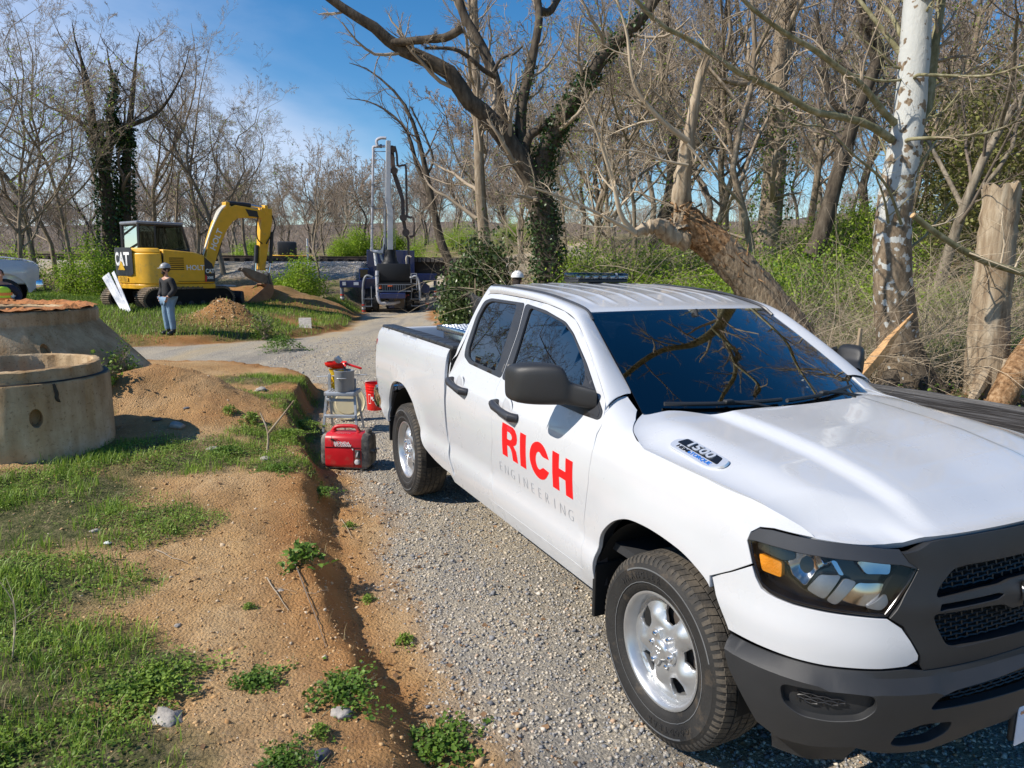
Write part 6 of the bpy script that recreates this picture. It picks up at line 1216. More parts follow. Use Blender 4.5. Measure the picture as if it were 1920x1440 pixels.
 b = MB(); b.rbox(((X0 + X1 - .18) / 2, (Y0 + Y1) / 2, Z1 - .01), (X1 - X0 - .10, Y1 - Y0 + .08, .09), .04); b.build('cab_roof', gry, cab); b = MB(); b.box(((X0 + X1) / 2, (Y0 + Y1) / 2 + .02, 1.80), (X1 - X0 - .04, Y1 - Y0 - .02, .95)); b.build('cab_base', blk, cab, bev=.03)
 for nm, V in (('rear', [(X0 + .01, Y0 + .04, Z0 + .04), (X0 + .01, Y1 - .04, Z0 + .04), (X0 + .03, Y1 - .04, Z1 - .09), (X0 + .03, Y0 + .04, Z1 - .09)]), ('r', [(X0 + .04, Y0 + .002, Z0 + .03), (X1 - .05, Y0 + .002, Z0 + .03), (X1 - .22, Y0 + .002, Z1 - .09), (X0 + .05, Y0 + .002, Z1 - .09)]), ('l', [(X0 + .04, Y1 - .002, Z0 + .03), (X1 - .05, Y1 - .002, Z0 + .03), (X1 - .22, Y1 - .002, Z1 - .09), (X0 + .05, Y1 - .002, Z1 - .09)]), ('f', [(X1, Y0 + .04, 1.5), (X1, Y1 - .04, 1.5), (X1 - .2, Y1 - .04, Z1 - .09), (X1 - .2, Y0 + .04, Z1 - .09)])): mesh('cab_window', V, [(0, 1, 2, 3)], gl, cab, smooth=False)
 b = MB(); b.rbox((-.35, .48, 2.36), (.45, .5, .12), .05); b.rbox((-.58, .48, 2.62), (.12, .48, .5), .05); b.rbox((-.60, .48, 2.90), (.09, .25, .16), .04); b.build('driver_seat', mat('seat_tan', (.35, .31, .25), .8), cab)
 # boom: bent box section in the plane of the machine
 def sect(nm, cen, hh, ww, m, par, y0=0.0):
  cen = np.array(cen, float); t = np.gradient(cen, axis=0); t /= np.linalg.norm(t, axis=1)[:, None]; n_ = np.stack([-t[:, 1], t[:, 0]], 1); V = []
  for p, nn, h, w in zip(cen, n_, hh, ww): V += [(p[0] + nn[0] * h, y0 - w, p[1] + nn[1] * h), (p[0] + nn[0] * h, y0 + w, p[1] + nn[1] * h), (p[0] - nn[0] * h, y0 + w, p[1] - nn[1] * h), (p[0] - nn[0] * h, y0 - w, p[1] - nn[1] * h)]
  b = MB(); k = len(cen); b.add(V, [(i * 4 + j, i * 4 + (j + 1) % 4, (i + 1) * 4 + (j + 1) % 4, (i + 1) * 4 + j) for i in range(k - 1) for j in range(4)] + [(3, 2, 1, 0), tuple((k - 1) * 4 + j for j in range(4))]); return b.build(nm, m, par, bev=.02)
 bm_ = sect('boom', [(1.16, 1.45), (1.32, 2.05), (1.50, 2.60), (1.74, 3.13), (1.98, 3.46), (2.30, 3.60), (2.75, 3.60), (3.30, 3.55)], [.12, .17, .20, .23, .25, .21, .17, .12], [.13] * 8, yel, T)
 b = MB(); b.box((.98, 0, 1.42), (.34, .34, .30)); b.cyl((1.16, -.2, 1.45), (1.16, .2, 1.45), .09, n=14); b.build('swing_post', blk, T, bev=.03)
 b = MB(); [b.tube(catmull([(.98 + .03 * i, -.10 + .05 * i, 1.9), (1.16 + .02 * i, -.10 + .05 * i, 2.35), (1.40 + .015 * i, -.11 + .05 * i, 2.95), (1.72, -.11 + .05 * i, 3.55), (1.95, -.10 + .05 * i, 3.78)], 5), .022, 6) for i in range(5)]; b.build('hydraulic_line', hose, bm_); b = MB(); [b.tube(catmull([(.85, -.16 + .06 * i, 1.75), (.80, -.16 + .06 * i, 2.05), (.95, -.13 + .06 * i, 2.2), (1.06, -.11 + .05 * i, 2.2)], 5), .026, 6) for i in range(5)]; b.build('hose_bundle', MT['rubber'], bm_)
 b = MB(); b.cyl((1.30, 0, 1.62), (1.62, 0, 2.35), .055, n=12); b.build('cylinder_rod', MT['chrome'], bm_); b = MB(); b.cyl((1.50, 0, 2.08), (1.72, 0, 2.62), .085, n=12); b.build('cylinder_barrel', blk, bm_); b = MB(); b.cyl((2.05, 0, 3.86), (2.85, 0, 3.84), .075, n=12); b.build('cylinder_barrel', blk, bm_); b = MB(); b.cyl((2.85, 0, 3.84), (3.35, 0, 3.80), .04, n=10); b.build('cylinder_rod', MT['chrome'], bm_); b = MB(); b.box((2.0, 0, 3.78), (.14, .26, .22)); b.box((3.38, 0, 3.74), (.12, .24, .28)); b.build('boom_bracket', yel, bm_, bev=.02)
 def bt(x0, z0, an, s, txt, m, xs=1.0, bold=.006):
  text_obj('boom_text', txt, m, bm_, lambda a, b_, h: (x0 + a * math.cos(an) - b_ * math.sin(an), -.137 - h, z0 + a * math.sin(an) + b_ * math.cos(an)), size=s, depth=.004, bold=bold, xs=xs)
 bt(1.55, 2.68, 1.13, .27, 'HOLT', wht, 1.0); b = MB(); b.prism([(2.60, 3.70), (3.02, 3.66), (3.06, 3.46), (2.72, 3.48)], .134, .140, fr=lambda x, z, h: (x, -h, z)); b.build('boom_decal', blk, bm_); bt(2.86, 3.57, -.06, .14, 'CAT', wht, .9)
 stick = sect('stick', [(3.40, 3.78), (3.38, 3.40), (3.30, 2.95), (3.20, 2.30), (3.12, 1.72)], [.20, .22, .19, .15, .11], [.11] * 5, yel, T); b = MB(); b.cyl((3.62, 0, 3.0), (3.50, 0, 1.95), .06, n=10); b.cyl((3.02, 0, 2.55), (2.95, 0, 1.95), .07, n=10); b.build('cylinder_barrel', blk, stick); b = MB(); b.cyl((3.50, 0, 1.95), (3.42, 0, 1.62), .035, n=8); b.cyl((2.95, 0, 1.95), (2.92, 0, 1.65), .04, n=8); b.build('cylinder_rod', MT['chrome'], stick); b = MB(); b.tube(catmull([(3.05, -.13, 3.5), (2.95, -.15, 3.1), (2.98, -.15, 2.75), (3.15, -.13, 2.6)], 5), .02, 6); b.tube(catmull([(3.58, -.13, 3.55), (3.66, -.14, 3.2), (3.5, -.14, 2.9), (3.3, -.13, 2.6)], 5), .02, 6); b.build('stick_hose', MT['rubber'], stick)
 stl = mat('worn_steel', (.22, .18, .14), .6, metal=.4, var=.3)
 for y in (-.12, .12):
  b = MB(); b.prism(catmull([(3.38, 1.50), (3.05, 1.62), (2.72, 1.74), (2.45, 1.80), (2.35, 1.72), (2.52, 1.66), (2.62, 1.52), (2.85, 1.38), (3.15, 1.28), (3.35, 1.32)], 4).tolist(), y - .02, y + .02, fr=lambda x, z, h: (x, h, z)); b.build('thumb', stl, T, bev=.006)
 b = MB(); b.cyl((3.30, -.18, 1.62), (3.42, -.18, 1.15), .05, n=8); b.cyl((3.30, .18, 1.62), (3.42, .18, 1.15), .05, n=8); b.box((3.36, 0, 1.28), (.16, .34, .2)); b.build('bucket_link', stl, T, bev=.01)
 # bucket: open towards the machine
 prof = catmull([(2.36, .66), (2.62, .64), (2.95, .66), (3.22, .76), (3.36, .98), (3.34, 1.20), (3.20, 1.26)], 5); b = MB(); n = len(prof); V = []
 for y in (-.34, .34): V += [(p[0], y, p[1]) for p in prof]
 b.add(V, [(j, j + 1, n + j + 1, n + j) for j in range(n - 1)]); bs = b.build('bucket_shell', brn, T); so = bs.modifiers.new('t', 'SOLIDIFY'); so.thickness = .03
 for y in (-.35, .35): b = MB(); b.prism([tuple(p) for p in prof] + [(2.95, 1.10), (2.62, .86)], y - .012, y + .012, fr=lambda x, z, h: (x, h, z)); b.build('bucket_side', brn, T)
 for i in range(5): b = MB(); b.box((2.31, -.30 + .15 * i, .655), (.14, .06, .04)); b.build('bucket_tooth', stl, T, bev=.008)
 # far digger glimpsed through the shrub
 D = empty('yellow_digger', (-13.4, 43.5, hz(-13.4, 43.5)), .3, 'small yellow machine half hidden behind the bright green shrub', 'digger'); b = MB(); b.rbox((0, 0, 1.3), (2.6, 1.4, .7), .15); b.rbox((1.2, 0, .95), (1.2, 1.2, .6), .12); b.build('body', yel, D); b = MB(); b.rbox((-.3, 0, 2.0), (1.1, 1.2, .9), .1); b.build('cab', blk, D); b = MB(); [b.lathe([(0, .15), (.2, .15), (.4, .12), (.45, 0), (.45, -.1)], 16, (x, s * .75, .45), (0, s, 0)) for x in (-.9, 1.0) for s in (-1, 1)]; b.build('wheel', MT['rubber'], D)
excavator()
# ------------------------------------------------------------------ concrete pump truck, seen from behind
def pump_truck():
 navy = mat('pump_navy', (.015, .026, .11), .35, var=.1, coat=.5); blk = mat('pump_black', (.012, .012, .014), .55, var=.2); gry = mat('boom_grey', (.46, .48, .51), .45, var=.06); pipe = mat('pipe_grey', (.56, .55, .58), .45, var=.1, metal=.3); dpipe = mat('dark_pipe', (.13, .095, .08), .6, var=.3); red = mat('tail_red', (.6, .04, .02), .35); org = mat('cone_orange', (.75, .14, .03), .5); wht = mat('marker_white', (.75, .75, .76), .5); stl = mat('frame_steel', (.22, .235, .26), .5, metal=.2, var=.15)
 X0, Y0, Z0 = -4.94, 28.9, -.04; RA = .17; RI_ = rotm(0, 0, -RA); T = empty('pump_truck', (X0, Y0, Z0), RA, 'dark blue concrete pump truck seen from behind with its tall boom folded upright', 'pump truck')
 b = MB(); b.rbox((.10, .25, 1.58), (1.36, .55, .82), .06); b.prism([(-.55, .95), (.75, .95), (.80, 1.25), (-.60, 1.25)], -.25, .55, fr=lambda x, z, h: (x, h, z)); hp = b.build('hopper', blk, T); b = MB(); b.rbox((.10, -.05, 1.66), (1.30, .05, .70), .03); b.build('hopper_lid', blk, hp)
 for i in range(11): b = MB(); b.box((-.34 + .088 * i, -.28, 1.06), (.02, .05, .22)); b.build('grate_bar', stl, hp)
 b = MB(); b.box((.10, -.27, .92), (1.36, .05, .05)); b.box((.10, -.27, 1.18), (1.36, .05, .03)); b.build('hopper_rail', stl, hp); b = MB(); b.rbox((-.05, -.3, 1.12), (.18, .05, .05), .01); b.build('tool', org, hp)
 b = MB(); b.box((.06, .0, .72), (1.55, .10, .16)); rb = b.build('light_bar', blk, T)
 for x in (-.44, -.32, .54, .68): b = MB(); b.lathe([(0, .03), (.045, .03), (.058, .015), (.058, 0)], 14, (x, -.06, .72), (0, -1, 0)); b.build('tail_light', red, rb)
 for x, w in ((-.19, .10), (.27, .12), (.40, .10)): b = MB(); b.box((x, -.07, .72), (w, .02, .09)); b.build('marker_plate', wht, rb)
 b = MB(); b.box((.05, 2.5, .75), (1.0, 6.5, .22)); b.box((.0, 3.0, 1.15), (2.3, 4.0, .5)); b.box((0, 7.2, 1.7), (2.3, 1.9, 1.9)); b.box((.15, .02, .42), (.55, .05, .42)); b.build('chassis', navy, T, bev=.03); b = MB(); b.box((.30, -.03, .42), (.40, .03, .40)); b.box((.05, .1, .15), (1.4, .08, .06)); b.build('mud_guard', mat('guard_brown', (.14, .10, .07), .7), T)
 for x in (-.94, -.66, .72, 1.0):
  for y in (.35, 1.65): b = MB(); b.lathe([(0, .08), (.26, .08), (.30, .12), (.44, .13), (.50, .09), (.505, 0), (.50, -.09), (.44, -.13), (.26, -.10)], 28, (x, y, .50), (1, 0, 0)); b.build('wheel', MT['rubber'], T)
 for sx in (-1, 1):      # fenders, ladders and rear frames
  b = MB(); P = catmull([(sx * .75, 1.45), (sx * .98, 1.52), (sx * 1.10, 1.30), (sx * 1.14, .9), (sx * 1.14, .55)], 5); b.tube([(p[0], -.1, p[1]) for p in P], .05, 6); b.tube([(p[0], .5, p[1]) for p in P], .05, 6); b.build('fender_frame', stl if sx < 0 else gry, T)
  V = []; n = len(P); b = MB(); V = [(p[0], y, p[1]) for y in (-.08, .9) for p in P]; b.add(V, [(j, j + 1, n + j + 1, n + j) for j in range(n - 1)]); b.build('fender_skin', navy, T)
  b = MB(); b.box((sx * .98, -.1, .30 if sx < 0 else .32), (.40, .16, .04)); b.box((sx * .95, -.1, .60), (.42, .12, .03)); b.tube([(sx * .80, -.12, .3), (sx * .80, -.12, 1.1)], .02, 6); b.build('step_rail', stl, T)
 b = MB(); [b.tube([(x, -.12, .95), (x, -.12, 1.62)], .025, 6) for x in (.80, 1.02)]; [b.tube([(.80, -.12, z), (1.02, -.12, z)], .02, 6) for z in (1.0, 1.2, 1.42, 1.62)]; b.build('ladder', stl, T)
 b = MB(); [b.tube(catmull([(.85 + .03 * i, .0, 1.45), (.82 + .05 * i, -.05, 1.2), (.9 + .02 * i, -.05, .95)], 4), .018, 5) for i in range(5)]; b.build('hose_bundle', MT['rubber'], T)
 b = MB(); b.tube(catmull([(-.55, -.15, 1.72), (-.56, -.18, 1.45), (-.55, -.20, 1.0), (-.53, -.22, .62), (-.44, -.24, .44), (-.25, -.24, .42), (.1, -.2, .44), (.3, -.05, .48)], 6), .075, 12); b.build('delivery_pipe', pipe, T)
 for z in (1.5, 1.1, .7): b = MB(); b.cyl((-.555, -.17, z), (-.555, -.17, z + .05), .095, n=12); b.build('pipe_clamp', stl, T)
 b = MB(); b.lathe([(0, .22), (.03, .22), (.09, 0), (0, 0)], 10, (-.44, -.2, 1.02)); b.build('orange_cone', org, T)
 # outriggers
 def leg(x, y, zt, zb, name='leg'):
  lg = empty('outrigger_leg'); lg.parent = T; b = MB(); b.cyl((x, y, zt), (x, y, zb), .075, n=12); b.build('leg_tube', stl, lg)
  for i in range(3): b = MB(); b.cyl((x, y, zb + .10 + .12 * i), (x, y, zb + .16 + .12 * i), .079, n=12); b.build('leg_stripe', red if i % 2 == 0 else wht, lg)
  b = MB(); b.box((x, y, zb + .03), (.3, .3, .05)); b.build('leg_foot', stl, lg, bev=.01)
 b = MB(); b.box((-1.58, .6, 1.17), (1.0, .30, .28)); ob = b.build('outrigger_beam', navy, T, bev=.015); b = MB(); b.box((-1.90, .445, 1.19), (.14, .01, .14)); b.box((-1.42, .445, 1.19), (.20, .01, .12)); b.build('beam_label', wht, ob); leg(-2.0, .6, 1.1, .36)
 b = MB(); b.prism([(.78, 1.56), (.95, 1.56), (1.55, 1.12), (1.55, .82), (1.30, .82), (.78, 1.2)], .1, .45, fr=lambda x, z, h: (x, h, z)); b.build('outrigger_beam', navy, T, bev=.015); leg(1.45, .25, .9, .02); leg(-1.12, .0, .95, -.02)
 b = MB(); b.box((1.35, 3.4, 1.42), (1.4, .30, .30)); b.build('outrigger_beam', navy, T, bev=.015); leg(1.98, 3.4, 1.4, .40); b = MB(); b.rbox((1.02, .9, .95), (.30, .5, .30), .05); b.cyl((1.1, .6, .72), (1.1, 1.8, .72), .14, n=14); b.build('tank', stl, T)
 b = MB(); b.rbox((-1.15, 2.2, 1.55), (.42, .6, .50), .05); b.build('control_cabinet', navy, T); b = MB(); b.box((-1.15, 1.89, 1.58), (.32, .01, .34)); b.build('cabinet_window', MT['gloss_black'], T)
 # boom
 Yb = 1.3; q = lambda px, py, dy=0.0: RI_ @ (PX(px, py, Y0 + Yb + dy) - np.array([X0, Y0, Z0]))
 b = MB(); p = q(732, 496); b.lathe([(.0, -.6), (.55, -.6), (.50, -.1), (.30, .15), (.24, .45), (.24, .62), (0, .62)], 20, p); tu = b.build('turret', blk, T); b = MB(); b.rbox(q(732, 478), (.42, .42, .34), .05); b.build('turret_head', blk, tu)
 def boomsec(nm, pts, w, d, m, par):
  P = np.array([q(*k) for k in pts]); V = []
  for p_, ww in zip(P, w): V += [p_ + [-ww, -d, 0], p_ + [ww, -d, 0], p_ + [ww, d, 0], p_ + [-ww, d, 0]]
  b = MB(); k = len(P); b.add(V, [(i * 4 + j, i * 4 + (j + 1) % 4, (i + 1) * 4 + (j + 1) % 4, (i + 1) * 4 + j) for i in range(k - 1) for j in range(4)] + [(3, 2, 1, 0), tuple((k - 1) * 4 + j for j in range(4))]); return b.build(nm, m, par, bev=.02)
 mast = boomsec('main_boom', [(732, 474), (732, 395), (728, 380), (728, 264)], [.12, .125, .115, .095], .13, gry, T)
 b = MB(); b.box(q(735.5, 420, -.05) + [.10, -.16, 0], (.02, .02, 2.0)); b.build('boom_flange', mat('flange_dark', (.2, .21, .23), .5), mast)
 b = MB(); b.tube(catmull([q(697, 464), q(698, 400), q(699, 340), q(700, 282)], 3), .055, 10); b.tube(catmull([q(700, 284), q(700, 276), q(706, 275), q(722, 274)], 4), .055, 8); b.tube(catmull([q(708, 274, -.1), q(706, 264, -.1), q(713, 259, -.1), q(724, 259, -.1)], 4), .06, 8); b.tube(catmull([q(697, 464), q(698, 470), q(712, 474), q(716, 484), q(722, 492)], 5), .065, 10); b.build('boom_pipe', pipe, mast)
 b = MB(); [b.cyl(q(699, y), q(699, y - 2.5), .075, n=10) for y in (348, 389, 430)]; b.cyl(q(712, 274), q(716, 274), .08, n=8); b.build('pipe_joint', stl, mast); b = MB(); [b.tube([q(699, y), q(724, y)], .018, 5) for y in (350, 391, 284)]; b.tube([q(702, 283), q(724, 305)], .012, 4); b.tube([q(720, 440), q(722, 380), q(721, 300)], .03, 6); b.tube([q(719, 316), q(719, 420)], .012, 4); b.build('pipe_bracket', stl, mast); b = MB(); b.tube([q(722, 476), q(722, 446)], .09, 10); b.tube([q(722, 446), q(722, 396)], .05, 8); b.build('boom_cylinder', stl, mast); b = MB(); b.prism([(q(700, 466)[0], q(0, 466)[2]), (q(718, 468)[0], q(0, 468)[2]), (q(720, 450)[0], q(0, 450)[2]), (q(714, 462)[0], q(0, 462)[2])], Yb - .1, Yb + .1, fr=lambda x, z, h: (x, h, z)); b.build('pipe_arm', gry, mast)
 fold = boomsec('folded_boom', [(734, 276, .4), (738, 322, .4), (748, 352, .4), (755, 375, .4), (756, 410, .4), (761, 438, .4)], [.09, .09, .10, .08, .075, .07], .10, dpipe, T); b = MB(); b.tube(catmull([q(740, 274, .2), q(744, 290, .2), q(746, 310, .2), q(756, 310, .2), q(761, 314, .2), q(762, 360, .2), q(763, 405, .2)], 5), .045, 8); b.tube(catmull([q(763, 405, .2), q(768, 408, .2), q(775, 410, .2), q(776, 440, .2), q(768, 444, .2)], 4), .045, 8); b.tube(catmull([q(758, 440, .3), q(765, 448, .3), q(766, 478, .3)], 4), .05, 8); b.build('folded_pipe', dpipe, fold)
 for p in ((735, 280), (739, 320), (756, 408), (761, 436)): b = MB(); b.cyl(q(*p, .1), q(*p, .7), .16, n=12); b.build('boom_hinge', dpipe, fold)
 b = MB(); b.tube([q(767, 478, .3), q(768, 500, .3)], .03, 6); b.build('end_hose', MT['rubber'], fold)
 b = MB(); b.tube([q(703, 474), q(706, 498)], .07, 8); b.build('white_post', wht, T); b = MB(); b.tube(catmull([q(762, 505), q(762, 484), q(766, 480), q(771, 482)], 4), .04, 8); b.build('hook_pipe', mat('cream_pipe', (.6, .52, .4), .5), T)
pump_truck()
# ------------------------------------------------------------------ railway: rails, ties, bridge
def railway():
 rust = mat('rail_steel', (.10, .07, .055), .6, var=.3, metal=.3); tie = mat('tie_wood', (.05, .042, .036), .9, var=.3, bump=.3); ir = mat('bridge_iron', (.030, .028, .028), .7, var=.25); tim = mat('bridge_timber', (.24, .15, .08), .85, var=.3, vscale=5, stretch=(1, 1, .2), bump=.4)
 zt = 2.03; yb = 37.2; T = empty('railway_track', (0, 0, 0), 0, 'railway track along the embankment behind the field', 'railway track')
 for y in (36.45, 37.9): b = MB(); b.prism([(-.07, 0), (.07, 0), (.07, .02), (.02, .03), (.02, .10), (.036, .11), (.036, .15), (-.036, .15), (-.036, .11), (-.02, .10), (-.02, .03), (-.07, .02)], -60, 12, fr=lambda x, z, h: (h, y + x, zt + .12 + z)); b.build('rail', rust, T, smooth=False)
 tm = None
 for i in range(120):
  x = -50 + .52 * i
  if -6.9 < x < -.6: continue
  if tm is None: b = MB(); b.box((0, 0, 0), (.23, 2.6, .18)); o = b.build('tie', tie, T, bev=0); tm = o.data
  else: o = link('tie', tm, None, T)
  o.location = (x, yb, zt + .04)
 B = empty('railway_bridge', (0, 0, 0), 0, 'dark iron railway bridge with timber posts over the road beyond the pump truck', 'bridge')
 for y in (36.0, 38.4): b = MB(); b.box((-3.6, y, zt - .30), (7.2, .10, .62)); b.box((-3.6, y, zt + .03), (7.2, .30, .04)); b.box((-3.6, y, zt - .62), (7.2, .30, .04)); b.build('girder', ir, B)
 tm = None
 for i in range(30):
  if tm is None: b = MB(); b.box((0, 0, 0), (.16, 3.4, .20)); o = b.build('bridge_tie', mat('bridge_tie_wood', (.10, .09, .082), .9, var=.3), B); tm = o.data
  else: o = link('bridge_tie', tm, None, B)
  o.location = (-6.8 + .215 * i, yb, zt + .13)
 for x in (-6.6, -5.8, -3.3, -2.55, -1.9, -1.2):
  b = MB(); b.box((x, 36.2, .75), (.26, .28, 1.9)); b.build('post', tim, B, bev=.02)
 b = MB(); b.box((-2.2, 36.0, 1.50), (2.6, .30, .26)); b.box((-6.3, 36.0, 1.5), (1.4, .3, .26)); b.build('cap_beam', tim, B, bev=.02); b = MB(); b.box((-2.2, 37.2, .8), (2.3, 1.4, 1.7)); b.box((-6.7, 37.2, .8), (.9, 1.4, 1.7)); b.build('abutment', ir, B, bev=.03)
 P = empty('marker_post', (-10.1, 35.2, hz(-10.1, 35.2)), 0, 'white marker post beside the track right of the green shrub', 'post'); b = MB(); b.cyl((0, 0, 0), (0, 0, 1.15), .05, n=8); b.build('post_shaft', mat('post_white', (.75, .75, .75), .5), P)
railway()
# ------------------------------------------------------------------ white vehicle at the left edge
def white_pickup():
 wp = MT['white_paint']; blk = MT['liner_black']; T = empty('white_pickup', (-15.0, 21.0, hz(-14.75, 21.0) + .02), math.radians(34), 'nose of a second white pickup with chrome bumper at the left edge', 'pickup truck')
 # X forward (to the right), Y left, Z up ; front axle at the origin
 arch = [(.56 * math.cos(t), .44 + .52 * math.sin(t)) for t in np.linspace(0, math.pi, 20)]
 out = [(.62, .42), (.80, .60), (.84, .80), (.86, 1.02), (.84, 1.18), (.72, 1.27), (.40, 1.33), (-.30, 1.39), (-.85, 1.42), (-.95, 1.40), (-5.0, 1.40), (-5.0, .60), (-.70, .42)]
 poly = out + arch[::-1][0:0] + [(-.56, .42)] + arch[::-1] + [(.56, .42)]
 for sg in (1, -1):
  f = lambda x, z: np.stack([x, sg * -(1.0 - .10 * sst(1.05, 1.45, z) - .18 * sst(.45, .95, x) - .03 * sst(.85, .6, z)), z], -1)
  panel('fender', poly, f, wp, T, grid=.10, edge=.05, ref=(-1, 0, .8)); b = MB(); b.lathe([(0, -.25), (.50, -.25), (.52, .0)], 30, (0, sg * -.90, .46), (0, -sg, 0)); b.build('wheel_well', blk, T)
 b = MB(); V = []; xs = [-.92, -.4, .1, .5, .75, .86]; zs = [1.43, 1.43, 1.40, 1.35, 1.27, 1.16]; ys = np.linspace(-1, 1, 13)
 for x, z in zip(xs, zs): V += [(x, y * (.92 - .16 * float(sst(.45, .95, x))), z + .04 * (1 - y ** 4)) for y in ys]
 b.add(V, [(i * 13 + j, i * 13 + j + 1, (i + 1) * 13 + j + 1, (i + 1) * 13 + j) for i in range(5) for j in range(12)]); b.build('hood', wp, T)
 b = MB(); b.rbox((.84, 0, .62), (.22, 1.86, .34), .09); b.build('bumper', MT['chrome'], T); b = MB(); b.rbox((.82, 0, .98), (.10, 1.1, .36), .04); b.build('grille', blk, T)
 for sg in (1, -1): b = MB(); b.rbox((.80, sg * .70, 1.02), (.14, .26, .26), .04); b.build('headlight', mat('lamp_glass', (.6, .62, .65), .1, metal=.4), T)
 b = MB(); b.box((-2.2, 0, 1.0), (5.6, 1.85, .7)); b.build('body', wp, T, bev=.05); b = MB(); b.prism([(-1.0, 1.42), (-1.75, 1.92), (-3.6, 1.93), (-4.0, 1.42)], -.85, .85, fr=lambda x, z, h: (x, h, z)); b.build('cab', wp, T, bev=.08)
 for x in (0, -3.7):
  for sg in (1, -1):
   Wh = empty('wheel'); Wh.parent = T; b = MB(); b.lathe([(.23, .10), (.25, .12), (.34, .135), (.39, .11), (.405, .06), (.405, -.10), (.36, -.13), (.23, -.10)], 40, (x, sg * -.88, .41), (0, -sg, 0)); b.build('tyre', MT['rubber'], Wh); b = MB(); c = np.array([x, sg * -.88, .41])
   b.lathe([(.245, .11), (.235, .115), (.22, .10), (.215, .02), (.0, .02)], 36, c, (0, -sg, 0)); b.build('rim', MT['satin_chrome'], Wh)
   for k in range(6): a = k * math.pi / 3 + .3; b = MB(); d = np.array([math.cos(a), 0, math.sin(a)]); b.tube([c + d * .03 + [0, -sg * .09, 0], c + d * .215 + [0, -sg * .10, 0]], [.035, .028], 6); b.build('spoke', MT['steel_wheel'], Wh)
white_pickup()
# ------------------------------------------------------------------ people: one skinned figure each, clothes and hair as children
def skin(name, J, E_, m, parent, sub=2, faces=None):
 """J: {joint: (x,y,z,r)} ; E_: joined pairs -> one smooth body"""
 ks = list(J); me = bpy.data.meshes.new(name); me.from_pydata([J[k][:3] for k in ks], [(ks.index(a), ks.index(b)) for a, b in E_], []); o = link(name, me, m, parent)
 sk = o.modifiers.new('skin', 'SKIN'); sk.use_smooth_shade = True; sk.branch_smoothing = .6
 for i, k in enumerate(ks): r = J[k][3]; me.skin_vertices[0].data[i].radius = (r, r) if np.isscalar(r) else r; me.skin_vertices[0].data[i].use_root = i == 0
 s = o.modifiers.new('sub', 'SUBSURF'); s.levels = s.render_levels = sub
 dg = bpy.context.evaluated_depsgraph_get(); bpy.context.view_layer.update(); n = bpy.data.meshes.new_from_object(o.evaluated_get(dg)); o.modifiers.clear(); o.data = n; n.materials.clear(); n.materials.append(m); n.polygons.foreach_set('use_smooth', np.ones(len(n.polygons), dtype=bool)); return o
SK = mat('skin_tone', (.46, .25, .17), .55, var=.08, vscale=20)
def hand(J, E_, wrist, tip_dir, palm_n, s=1.0, curl=.5, name='h'):
 """palm and five bent fingers of different lengths rooted in the palm"""
 w = np.array(J[wrist][:3]); d = unit(np.asarray(tip_dir, float)); n = unit(np.asarray(palm_n, float) - d * np.dot(palm_n, d)); t = np.cross(n, d); pm = w + d * .075 * s; J[name + 'p'] = (*pm, (.038 * s, .018 * s)); E_.append((wrist, name + 'p'))
 for i, (off, l) in enumerate(((-.030, .072), (-.010, .082), (.010, .077), (.029, .060))):
  b0 = pm + t * off * s + d * .018 * s; p = b0; dd = d; prev = name + 'p'
  for k in range(3): dd = unit(dd + n * curl * .55); p = p + dd * l / 3 * s; key = f'{name}{i}{k}'; J[key] = (*p, (.0095 - .001 * k) * s); E_.append((prev, key)); prev = key
 b0 = w + d * .035 * s - t * .032 * s; J[name + 't0'] = (*b0, .013 * s); E_.append((wrist, name + 't0')); p = b0 + unit(d * .7 - t * .7 + n * .3) * .035 * s; J[name + 't1'] = (*p, .011 * s); E_.append((name + 't0', name + 't1')); p = p + unit(d + n * .4) * .028 * s; J[name + 't2'] = (*p, .009 * s); E_.append((name + 't1', name + 't2'))
